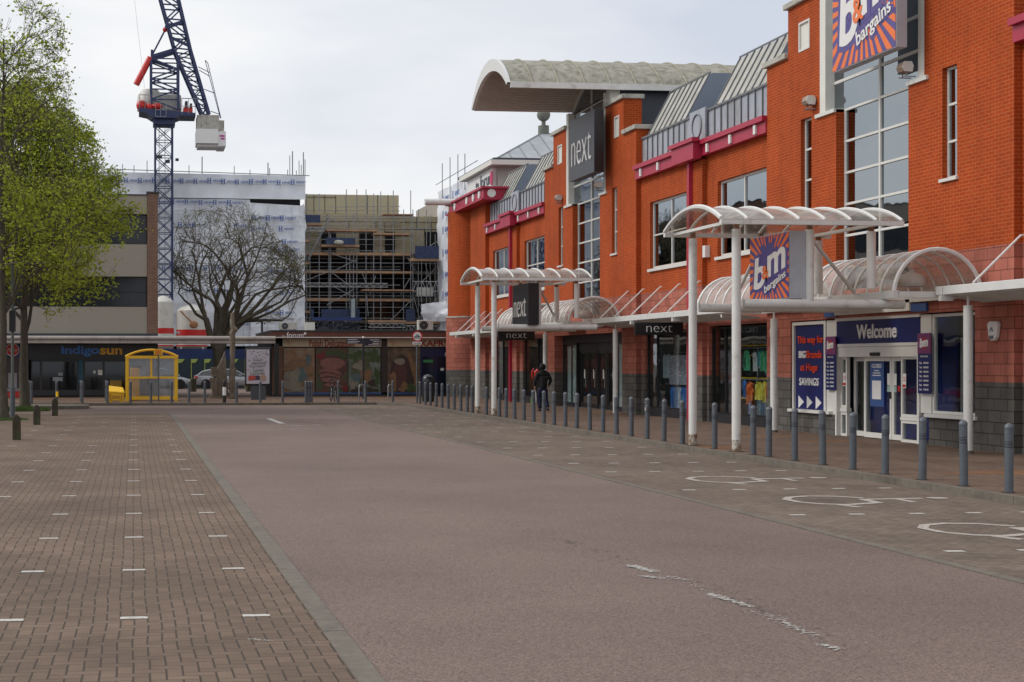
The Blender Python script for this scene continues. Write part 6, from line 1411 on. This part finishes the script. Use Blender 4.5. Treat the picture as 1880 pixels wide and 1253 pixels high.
Hp=thing('help_point_sign','small yellow help point sign on a thin grey post in front of the shelter','sign',(U(291,65),65.0,.1))
MB().tube([(U(291,65),65,.1),(U(291,65),65,Z(646,0,65))],.035,10).build('post',M_boll,Hp,smooth=True)
q=MB().box(U(282.5,65),U(298.5,65),64.93,64.96,Z(652,0,65),Z(641,0,65)).build('plate',M_yel,Hp); k=MB(); text(k,'HELP',(U(290.5,65),64.92,Z(644.5,0,65)),.26,.075,face='s',bold=.02); text(k,'POINT',(U(290.5,65),64.92,Z(649,0,65)),.28,.075,face='s',bold=.02); k.build('lettering',M_redor,q)
Gb=local('grit_bin','yellow plastic grit bin with sloping lid on the pavement edge','bin',(U(213.5,64.4),64.4,.1)); kk=Yd(0,64.4)/F
w_=14.5*kk
m=MB(); m.prism([(-w_,0),(-w_*.55,0),(-w_*.5,.07),(w_*.4,.07),(w_*.45,0),(w_*.95,0),(w_,.40),(-w_,.44)],'y',0,.55); bevel(m.build('body',M_yel,Gb),.02,2)
m=MB(); m.add([(-w_-.03,-.04,.44),(w_+.03,-.04,.40),(w_+.03,.58,.44),(-w_-.03,.58,.64),(-w_-.02,-.02,.50),(w_*.98,-.02,.45),(w_*.8,.55,.66),(-w_-.02,.55,.74)],[(0,1,2,3),(4,5,6,7),(0,1,5,4),(1,2,6,5),(2,3,7,6),(3,0,4,7)]); bevel(m.build('lid',M_yel,Gb),.02,2)
MB().box(-.18,.16,-.02,-.001,.16,.30).box(-.3,-.22,-.02,-.001,.05,.36).box(.2,.26,-.02,-.001,.05,.34).build('moulded_panel',pm('yellow_dark',(.5,.26,.01,1),.5),Gb)
# advertising stand
SA=68.0; A_=thing('advertising_stand','double sided poster stand with black rounded frame showing a pale brunch poster','sign',(U(474,SA),SA,.1))
zz=lambda y:Z(y,U(474,SA),SA)
bevel(MB().box(U(450,SA),U(498,SA),SA,SA+.25,zz(708.5),zz(638.5)).build('frame',M_black,A_),.06,3)
q=MB().box(U(452.5,SA),U(494.5,SA),SA-.02,SA-.005,zz(705),zz(642)).build('poster',pm('poster_pale',(.50,.47,.52,1),.35,var=.08,scale=2),A_)
k=MB()
for i,(tx_,ww) in enumerate((('When',18),('you need',27),('a proper',29),('brew.',19),('Brunch.',26))): text(k,tx_,(U(474+(1 if i%2 else -1),SA),SA-.045,zz(659.5+i*6.2)),ww*.0262,.145,face='s',mi=3,bold=.05,rot=.06); text(k,tx_,(U(474+(1 if i%2 else -1),SA),SA-.055,zz(659.3+i*6.2)),ww*.0245,.115,face='s',mi=0,bold=.004,rot=.06)
rg=random.Random(4)
for i in range(46):
    a=rg.uniform(455,492); y=rg.choice((rg.uniform(645,655),rg.uniform(655,690))); 
    if 461<a<487 and y>656: continue
    k.disc((U(a,SA),SA-.03,zz(y)),rg.uniform(.012,.035),'y',6,.01,rg.choice((3,3,1)))
k.box(U(456,SA),U(464,SA),SA-.035,SA-.022,zz(699),zz(690),1).box(U(464,SA),U(477,SA),SA-.036,SA-.022,zz(698),zz(690),3).disc((U(483,SA),SA-.04,zz(694)),.15,'y',16,.01,2).disc((U(466,SA),SA-.045,zz(694)),.09,'y',12,.01,1)
k.build('poster_art',[M_offw,pm('art_red',(.45,.06,.04,1)),pm('art_tan',(.40,.26,.18,1)),pm('art_purple',(.06,.04,.08,1))],q)
MB().box(U(461,SA),U(488,SA),SA+.03,SA+.22,.1,zz(708)).build('plinth',M_dgrey,A_)
# carved sculpture
SC_=70.5; Cv=thing('carved_sculpture','carved weathered wooden sculpture with a tall post and slab, in front of the bare tree','sculpture',(U(408,SC_),SC_,.1))
zz=lambda y:Z(y,U(408,SC_),SC_); cu2=lambda px:U(px,SC_)
def rough(o,st=.08,sc=.35):
    tx=bpy.data.textures.new('rough','CLOUDS'); tx.noise_scale=sc; sb=o.modifiers.new('sub','SUBSURF'); sb.subdivision_type='SIMPLE'; sb.levels=sb.render_levels=3; dm=o.modifiers.new('disp','DISPLACE'); dm.texture=tx; dm.strength=st; dm.mid_level=.5; return o
m=MB(); m.tube([(cu2(427),SC_,.1),(cu2(426),SC_,zz(680)),(cu2(427),SC_,zz(640)),(cu2(426.5),SC_,zz(612)),(cu2(430.5),SC_,zz(606)),(cu2(427),SC_,zz(598)),(cu2(427),SC_,zz(575))],[.16,.13,.13,.15,.17,.12,.09],10); rough(m.build('tall_post',M_wood,Cv,smooth=True),.05)
m=MB(); m.prism([(cu2(394),zz(730)),(cu2(418),zz(730)),(cu2(417),zz(690)),(cu2(413),zz(645)),(cu2(404),zz(668)),(cu2(396),zz(680))],'y',SC_-.1,SC_+.25); rough(m.build('slab',M_wood,Cv),.07)
st=MB()
for i,(a,b_,y0,y1) in enumerate(((387,396,675,685),(388,397,685,692),(385,398,694,701),(387,397,701,712),(389,398,712,727),(384,404,727,731))): st.box(cu2(a),cu2(b_),SC_-.25,SC_+.1,zz(y1),zz(y0))
rough(st.build('carved_steps',M_wood,Cv),.06)
st=MB()
for i,(a,b_,y0,y1) in enumerate(((422,433,675,690),(420,430,690,703),(417,432,703,712),(422,432,712,719),(421,431,719,731))): st.box(cu2(a),cu2(b_),SC_-.3,SC_-.05,zz(y1),zz(y0))
rough(st.build('carved_steps',M_wood,Cv),.06)
# signs and street furniture near the delicatessen
def fleckbar(k,x0,x1,s,z,mi=0): k.box(x0,x1,s-.004,s,z-.011,z+.011,mi)
P1=thing('cycling_sign','round red-ringed no cycling sign on a grey pole beside the turret','sign',(U(765.5,62),62.0,.1)); x=U(765.5,62)
MB().tube([(x,62,.1),(x,62,Z(610,x,62))],.038,10).build('pole',M_boll,P1,smooth=True)
zc=Z(618,x,62); d_=MB(); d_.disc((x,61.94,zc),.235,'y',32,.02,0); d_.disc((x,61.925,zc),.185,'y',32,.012,1)
dd=d_.build('disc',[M_red,M_offw],P1)
k=MB()
for sx in (-.085,.085): k.tube([(x+sx+.05*math.cos(R(t)),61.91,zc-.04+.05*math.sin(R(t))) for t in range(0,361,30)],.011,4)
k.tube([(x-.085,61.91,zc-.04),(x-.03,61.91,zc+.05),(x+.05,61.91,zc+.05),(x+.085,61.91,zc-.04)],.011,4).tube([(x-.03,61.91,zc+.05),(x,61.91,zc-.04),(x+.05,61.91,zc+.05)],.011,4).tube([(x-.05,61.91,zc+.08),(x-.01,61.91,zc+.08)],.011,4); k.build('bicycle_symbol',M_slate,dd)
pl=MB().box(x-.2,x+.2,61.93,61.95,Z(633,x,62),Z(628,x,62)).build('plate',M_offw,P1); k=MB(); text(k,'No cycling',(x,61.92,Z(630.5,x,62)),.3,.06,face='s',bold=.01,depth=.003); k.build('lettering',M_slate,pl)
P2=thing('fingerpost','dark pedestrian fingerpost with two direction boards and a white finial','sign',(U(667,69),69.0,.1)); x=U(667,69); zz=lambda y:Z(y,x,69)
MB().tube([(x,69,.1),(x,69,zz(622))],.05,10).build('pole',M_char,P2,smooth=True); MB().ball((x,69,zz(620)),.06,n=10).build('finial',M_offw,P2)
ink=pm('finger_navy',(.012,.014,.03,1),.4)
a=MB().box(U(636,69),x-.06,68.97,69.02,zz(631.5),zz(622)).build('direction_board',ink,P2); b2=MB().box(x+.06,U(698,69),68.97,69.02,zz(635.5),zz(622.5)).build('direction_board',ink,P2)
k=MB(); rg=random.Random(8)
for i,y in enumerate((624,627.3,630)): fleckbar(k,U(638,69),U(638,69)+rg.uniform(.45,.6),68.965,zz(y))
k.build('small_lettering',M_offw,a); k=MB()
for i,y in enumerate((624.5,627.5,630.8,633.6)): fleckbar(k,U(697,69)-rg.uniform(.3,.55),U(697,69)-.02,68.965,zz(y))
k.build('small_lettering',M_offw,b2)
Lb=local('litter_bin','black domed litter bin beside the corner bollards','bin',(U(786,64),64.0,.1)); m=MB(); m.lathe([(.25,0),(.27,.04),(.27,.86),(.29,.88),(.29,.93)],0,0,24); m.build('body',pm('bin_dark',(.018,.022,.028,1),.4),Lb,smooth=True)
m=MB(); m.lathe([(.28,.93),(.27,1.05),(.2,1.16),(.08,1.21),(0,1.22)],0,0,24); m.build('hood',pm('bin_dark2',(.03,.036,.042,1),.3),Lb,smooth=True); MB().disc((0,-.26,1.06),.13,'y',16,.06,0,.45).build('opening',M_black,Lb)
def hoop(px,label):
    x,y=U(px,64.2),64.2; T=local('cycle_hoop',label,'cycle stand',(x,y,.1),R(62),'steel cycle hoops')
    pts=[(-.36,0,0),(-.36,0,.62)]+[(-.36+.14-.14*math.cos(R(t)),0,.62+.14*math.sin(R(t))) for t in (30,60,90)]+[(.22,0,.76)]+[(.22+.14*math.sin(R(t)),0,.62+.14*math.cos(R(t))) for t in (30,60,90)]+[(.36,0,0)]
    MB().tube(pts,.026,8).build('tube',pm('brushed_steel',(.33,.33,.33,1),.4,metal=.5),T,smooth=True)
hoop(664,'steel cycle hoop left of the other, under the fingerpost'); hoop(717,'steel cycle hoop standing alone on the right')
def bicycle(x,y,rz):
    T=local('bicycle','dark bicycle parked end-on beside a grey bollard before the deli','bicycle',(x,y,.1),rz,None)
    T.rotation_euler=(0,R(5),rz)
    for cx,nm in ((-.52,'rear_wheel'),(.52,'front_wheel')):
        w=MB(); w.tube([(cx+.33*math.cos(R(t)),0,.34+.33*math.sin(R(t))) for t in range(0,361,15)],.02,6); wo=w.build(nm,M_rub,T,smooth=True)
        s_=MB(); 
        for t in range(0,360,30): s_.tube([(cx,0,.34),(cx+.32*math.cos(R(t)),0,.34+.32*math.sin(R(t)))],.004,3)
        s_.tube([(cx,-.06,.34),(cx,.06,.34)],.025,6); s_.build('spokes',M_steel,wo)
    f=MB(); 
    for a,b_ in (((-.52,0,.34),(-.1,0,.30)),((-.52,0,.34),(-.2,0,.78)),((-.1,0,.30),(-.22,0,.82)),((-.1,0,.30),(.38,0,.72)),((-.2,0,.76),(.36,0,.80)),((.36,0,.82),(.42,0,.62)),((.42,0.05,.62),(.52,.05,.34)),((.42,-.05,.62),(.52,-.05,.34)),((.42,-.05,.62),(.42,.05,.62))): f.tube([a,b_],.018,6)
    f.build('frame',M_black,T); MB().tube([(-.22,0,.82),(-.24,0,.95)],.014,6).build('seat_post',M_steel,T)
    sd_=MB(); sd_.prism([(-.36,-.07),(-.36,.07),(-.2,.05),(-.08,.015),(-.08,-.015),(-.2,-.05)],'z',.94,.99); sd_.build('saddle',M_black,T)
    MB().tube([(.36,0,.82),(.34,0,.96),(.30,.12,.98),(.24,.28,.97)],.013,6).tube([(.34,0,.96),(.30,-.12,.98),(.24,-.28,.97)],.013,6).build('handlebar',M_black,T)
    MB().tube([(-.1,-.09,.30),(-.1,.09,.30)],.015,6).tube([(-.1,.07,.30),(-.02,.09,.15)],.012,5).tube([(-.1,-.07,.30),(-.18,-.09,.45)],.012,5).box(-.06,.02,.07,.15,.14,.16).box(-.22,-.14,-.15,-.07,.44,.46).build('crank',M_steel,T)
bicycle(U(611.5,64.3),64.3,R(72))
LP2=thing('street_lamp','slim dark street lamp with short crossbar top behind the walkway canopy','lamp',(U(481,90),90.0,0)); x=U(481,90)
MB().tube([(x,90,0),(x,90,Z(590,x,90))],.07,10).build('column',M_slate,LP2,smooth=True); MB().box(U(473,90),U(488,90),89.9,90.1,Z(590,x,90),Z(588,x,90)).build('lamp_head',M_slate,LP2)
for px,l in ((355,'old timber post between the two silver cars'),(457,'old timber post half hidden by the poster stand')):
    T=thing('timber_post',l,'post',(U(px,92),92.0,0)); z=Z(695,0,92); x=U(px,92); MB().lathe([(.2,0),(.2,z-.06),(.14,z),(0,z+.01)],x,92,10).build('post',M_post,T)
# ================================================================ CARS
def car(label,x,y,kind):
    T=local('parked_car',label,'car',(x,y,0),0,'silver cars parked by the hoarding')
    # profile stations: x, sill z, belt z, half width
    if kind=='hatch': st=[(-2.05,.42,.80,.62),(-1.98,.30,.95,.78),(-1.6,.24,.98,.86),(-.8,.22,.97,.88),(.3,.22,.95,.88),(1.0,.22,.90,.87),(1.5,.24,.78,.84),(1.85,.28,.68,.74),(2.02,.36,.56,.58)]; roof=[(-1.85,.95,.60),(-1.62,1.30,.58),(-1.1,1.44,.60),(-.2,1.47,.61),(.35,1.38,.60),(1.15,.93,.66)]
    else: st=[(-2.3,.45,.85,.62),(-2.24,.32,.95,.80),(-1.8,.26,.98,.88),(-.8,.23,.96,.90),(.4,.23,.94,.90),(1.2,.23,.88,.89),(1.9,.26,.78,.84),(2.2,.30,.66,.74),(2.34,.38,.55,.56)]; roof=[(-2.1,.95,.60),(-1.75,1.26,.58),(-1.2,1.38,.60),(-.1,1.42,.61),(.55,1.33,.60),(1.3,.90,.66)]
    wx=(st[2][0]+.28,st[-3][0]-.32)
    m=MB(); vs=[]; ring=10
    for (a,z0,z1,hw) in st:
        hh=z1-z0
        for (k_,j) in ((.86,0),(1,.25),(1,.62),(.94,.9),(.72,1.0),(-.72,1.0),(-.94,.9),(-1,.62),(-1,.25),(-.86,0)): vs.append((a,hw*k_,z0+hh*j))
    m.add(vs,[(i*ring+k_,i*ring+(k_+1)%ring,(i+1)*ring+(k_+1)%ring,(i+1)*ring+k_) for i in range(len(st)-1) for k_ in range(ring)]+[tuple(range(ring)),tuple(range((len(st)-1)*ring,len(st)*ring))])
    # roof skin
    vs=[]
    for a,z,hw in roof[1:-1]: vs+=[(a,hw,z-.05),(a,hw*.8,z),(a,-hw*.8,z),(a,-hw,z-.05)]
    m.add(vs,[(4*i+k_,4*i+k_+1,4*i+5+k_,4*i+4+k_) for i in range(len(roof)-3) for k_ in range(3)])
    for sg in (-1,1):
        for a,b_ in ((0,1),(-1,-2)): m.tube([(roof[a][0],sg*.72,roof[a][1]),(roof[b_][0],sg*roof[b_][2],roof[b_][1]-.03)],.035,5)
        m.tube([(-.35,sg*.80,.93),(-.4,sg*.6,1.40)],.035,4)
    body=m.build('body',M_silver,T,smooth=True)
    g=MB(); vs=[]
    for i,(a,z,hw) in enumerate(roof): 
        zt_=z-.06 if 0<i<len(roof)-1 else z; vs+=[(a,.80 if 0<i<len(roof)-1 else .70,.92),(a,hw-.01 if 0<i<len(roof)-1 else .68,zt_),(a,-(hw-.01) if 0<i<len(roof)-1 else -.68,zt_),(a,-.80 if 0<i<len(roof)-1 else -.70,.92)]
    g.add(vs,[(4*i+k_,4*i+k_+1,4*i+5+k_,4*i+4+k_) for i in range(len(roof)-1) for k_ in range(3)]); g.build('windows',pm('car_glass',(.02,.024,.028,1),.06,spec=.8),T)
    for a in wx:
        for sg in (-1,1):
            w=MB().tube([(a,sg*.70,.31),(a,sg*.885,.31)],.31,20).build('wheel',M_rub,T,smooth=True); MB().tube([(a,sg*.88,.31),(a,sg*.893,.31)],.20,14).build('rim',M_steel,w); 
        MB().tube([(a,-.902,.33),(a,-.86,.33)],.36,20).build('wheel_arch',M_black,T)
    for sg in (-1,1): MB().box(st[0][0]-.01,st[0][0]+.18,sg*.80-.06 if sg>0 else -.86,sg*.80+.06 if sg>0 else -.70,.74,.90).build('tail_light',M_red,T); MB().box(st[-1][0]-.28,st[-1][0]-.08,sg*.66-.08,sg*.66+.08,.56,.68).build('headlight',M_offw,T)
    MB().box(-.4,.1,-.905,-.89,.70,.715).build('door_trim',M_slate,T); MB().box(.75,.95,-1.0,-.88,.92,1.05).build('mirror',M_silver,T)
    return T
xn=U(352,102); car('silver hatchback with its nose showing right of the yellow shelter',xn-2.02,102.0,'hatch')
xr=U(357,101.5); car('silver estate car with red tail lights behind the carved sculpture',xr+2.3,101.5,'estate')
# ================================================================ PERSON
def skin(name,chains,mat,parent,lv=2,root=0):
    """chains: list of polylines [(x,y,z,r)...]; points that coincide are welded"""
    vs=[];es=[];rs=[];ix={}
    def vi(p):
        k_=(round(p[0],4),round(p[1],4),round(p[2],4))
        if k_ not in ix: ix[k_]=len(vs); vs.append(p[:3]); rs.append(p[3])
        return ix[k_]
    for ch in chains:
        for a,b_ in zip(ch,ch[1:]): es.append((vi(a),vi(b_)))
    me=bpy.data.meshes.new(name); me.from_pydata(vs,es,[]); o=bpy.data.objects.new(name,me); COL.objects.link(o)
    sk=o.modifiers.new('skin','SKIN'); sk.use_smooth_shade=True
    for i,v in enumerate(me.skin_vertices[0].data):
        r_=rs[i]; v.radius=(r_,r_) if not isinstance(r_,tuple) else r_; v.use_root=(i==root)
    sb=o.modifiers.new('sub','SUBSURF'); sb.levels=sb.render_levels=lv
    dg=bpy.context.evaluated_depsgraph_get(); m2=bpy.data.meshes.new_from_object(o.evaluated_get(dg)); bpy.data.objects.remove(o)
    m2.materials.clear(); m2.materials.append(mat); m2.name=name; o=bpy.data.objects.new(name,m2); COL.objects.link(o); o.parent=parent
    for p in m2.polygons: p.use_smooth=True
    return o
# figure faces +y (away from the camera); z up; standing height 1.67, mid-stride, head bowed
PX,PY=14.78,51.3
Pn=local('person','person in a black hooded jacket and navy trousers walking away along the shopfronts','person',(PX,PY,.1))
hip=(0,0,.90)
sk_=pm('skin_tone',(.32,.19,.13,1),.6)
lkn=(-.10,.10,.50); lan=(-.11,.00,.09); rkn=(.11,.05,.49); ran=(.13,-.16,.13)
larm=[(-.19,.02,1.36,.055),(-.27,.03,1.12,.045),(-.27,.10,.88,.034)]; rarm=[(.19,.02,1.36,.055),(.29,.0,1.13,.045),(.25,.12,.92,.034)]
def hand(cx,cy,cz_,sg):
    ch=[[(cx,cy,cz_,.034),(cx,cy+.01,cz_-.05,.034),(cx,cy+.015,cz_-.085,.03)]]
    for i,l in enumerate((.052,.060,.056,.044)):
        o_=(i-1.5)*.019; ch.append([(cx,cy+.015,cz_-.085,.03),(cx+sg*.006,cy+.015+o_,cz_-.10,.0095),(cx+sg*.012,cy+.018+o_,cz_-.10-l*.6,.0088),(cx-sg*.006,cy+.02+o_,cz_-.10-l,.0078)])
    ch.append([(cx,cy+.01,cz_-.05,.034),(cx,cy+.05,cz_-.06,.012),(cx-sg*.008,cy+.065,cz_-.095,.0095)])
    return ch
body=[[(0,0,.90,.10),(0,.01,1.08,.10),(0,.02,1.28,.125),(0,.03,1.40,.085),(0,.05,1.46,.055),(0,.07,1.52,.07),(0,.085,1.59,.092),(0,.09,1.63,.07)],
      [(0,.03,1.40,.085)]+larm,[(0,.03,1.40,.085)]+rarm,
      [(0,0,.90,.10),(-.09,0,.86,.075),lkn+(.06,),lan+(.042,),(-.115,.11,.04,.035)],[(0,0,.90,.10),(.09,0,.86,.075),rkn+(.06,),ran+(.042,),(.14,-.07,.045,.035)]]
body+=hand(larm[-1][0],larm[-1][1],larm[-1][2],-1)+hand(rarm[-1][0],rarm[-1][1],rarm[-1][2],1)
bodyo=skin('body',body,sk_,Pn,2)
f=MB()    # face (turned away): nose, eyes, mouth, ears
f.ball((0,.185,1.585),.018,(1,1.2,1.3),8); f.ball((-.033,.17,1.605),.011,n=8,mi=1); f.ball((.033,.17,1.605),.011,n=8,mi=1); f.box(-.025,.025,.165,.176,1.545,1.553,2); f.ball((-.088,.09,1.585),.022,(.4,.8,1.2),8); f.ball((.088,.09,1.585),.022,(.4,.8,1.2),8)
f.build('face',[sk_,M_offw,pm('lips',(.3,.1,.09,1))],Pn,smooth=True)
jac=pm('black_cloth',(.010,.010,.011,1),.9,var=.3,scale=12,bump=.4,bscale=14)
skin('jacket',[[(0,0,.80,.172),(0,.0,.93,.168),(0,.0,1.08,.158),(0,.015,1.28,.178),(0,.03,1.38,.13),(0,.045,1.45,.09)],[(0,.03,1.38,.13),(-.185,.02,1.345,.078),(-.275,.025,1.12,.064),(-.272,.095,.90,.05)],[(0,.03,1.38,.13),(.185,.02,1.345,.078),(.295,-.005,1.13,.064),(.255,.11,.935,.05)]],jac,Pn,2)
h=MB(); h.ball((0,.07,1.595),.125,(.98,1.02,1.12),20); ho=h.build('hood',jac,Pn,smooth=True); MB().ball((0,-.04,1.43),.11,(1.25,.55,.6),14).build('hood_collar',jac,ho,smooth=True)
nav=pm('navy_cloth',(.010,.012,.045,1),.9,var=.3,scale=10,bump=.4,bscale=12)
skin('trousers',[[(0,0,.93,.145),(0,0,.87,.15),(-.092,0,.80,.115),(lkn[0],lkn[1],lkn[2],.088),(-.112,.045,.28,.08),(lan[0],lan[1],.075,.078)],[(0,0,.87,.15),(.092,0,.80,.115),(rkn[0],rkn[1],rkn[2],.088),(.122,-.055,.30,.08),(ran[0],ran[1],.115,.076)]],nav,Pn,2)
for (x,y,z,rx) in ((-.112,.04,.0,0),(.132,-.13,.03,R(-12))):
    s_=MB(); s_.ball((x,y,.055+z),.055,(.85,2.3,1),12); s_.box(x-.046,x+.046,y-.12,y+.12,z-.0,z+.028); s_.build('shoe',M_black,Pn,smooth=True)
# red scarf-like bag at the left shoulder
m=MB()
m.tube([(-.13,.16,1.50),(-.20,.20,1.40),(-.21,.20,1.25)],[.05,.085,.06],10); rb=m.build('red_pouch',M_red,Pn,smooth=True)
m=MB(); m.tube([(-.30,.12,1.56),(-.36,.14,1.44),(-.36,.14,1.26),(-.33,.13,1.14)],[.014,.03,.03,.012],8); m.build('red_ribbon',M_red,rb,smooth=True)
Bg=local('carrier_bag','white and bright green carrier bag held low in the left hand of the walking person','bag',(PX-.27,PY+.11,.1))
m=MB(); rgb_=random.Random(9); vs=[]
for j,(z,hw,dp_) in enumerate(((.28,.10,.05),(.34,.13,.08),(.50,.13,.08),(.64,.07,.04),(.78,.015,.01))):
    for i in range(8):
        t=2*math.pi*i/8; vs.append((hw*math.cos(t)*.9+rgb_.gauss(0,.008)-.02*(j<3),dp_*math.sin(t)+rgb_.gauss(0,.008),z-.0))
m.add(vs,[(j*8+i,j*8+(i+1)%8,(j+1)*8+(i+1)%8,(j+1)*8+i) for j in range(4) for i in range(8)]+[tuple(range(8))]); m.build('bag_body',M_offw,Bg,smooth=True)
MB().box(-.16,-.07,-.09,-.06,.26,.48).build('green_print',pm('lime_green',(.30,.65,.05,1),.5),Bg)
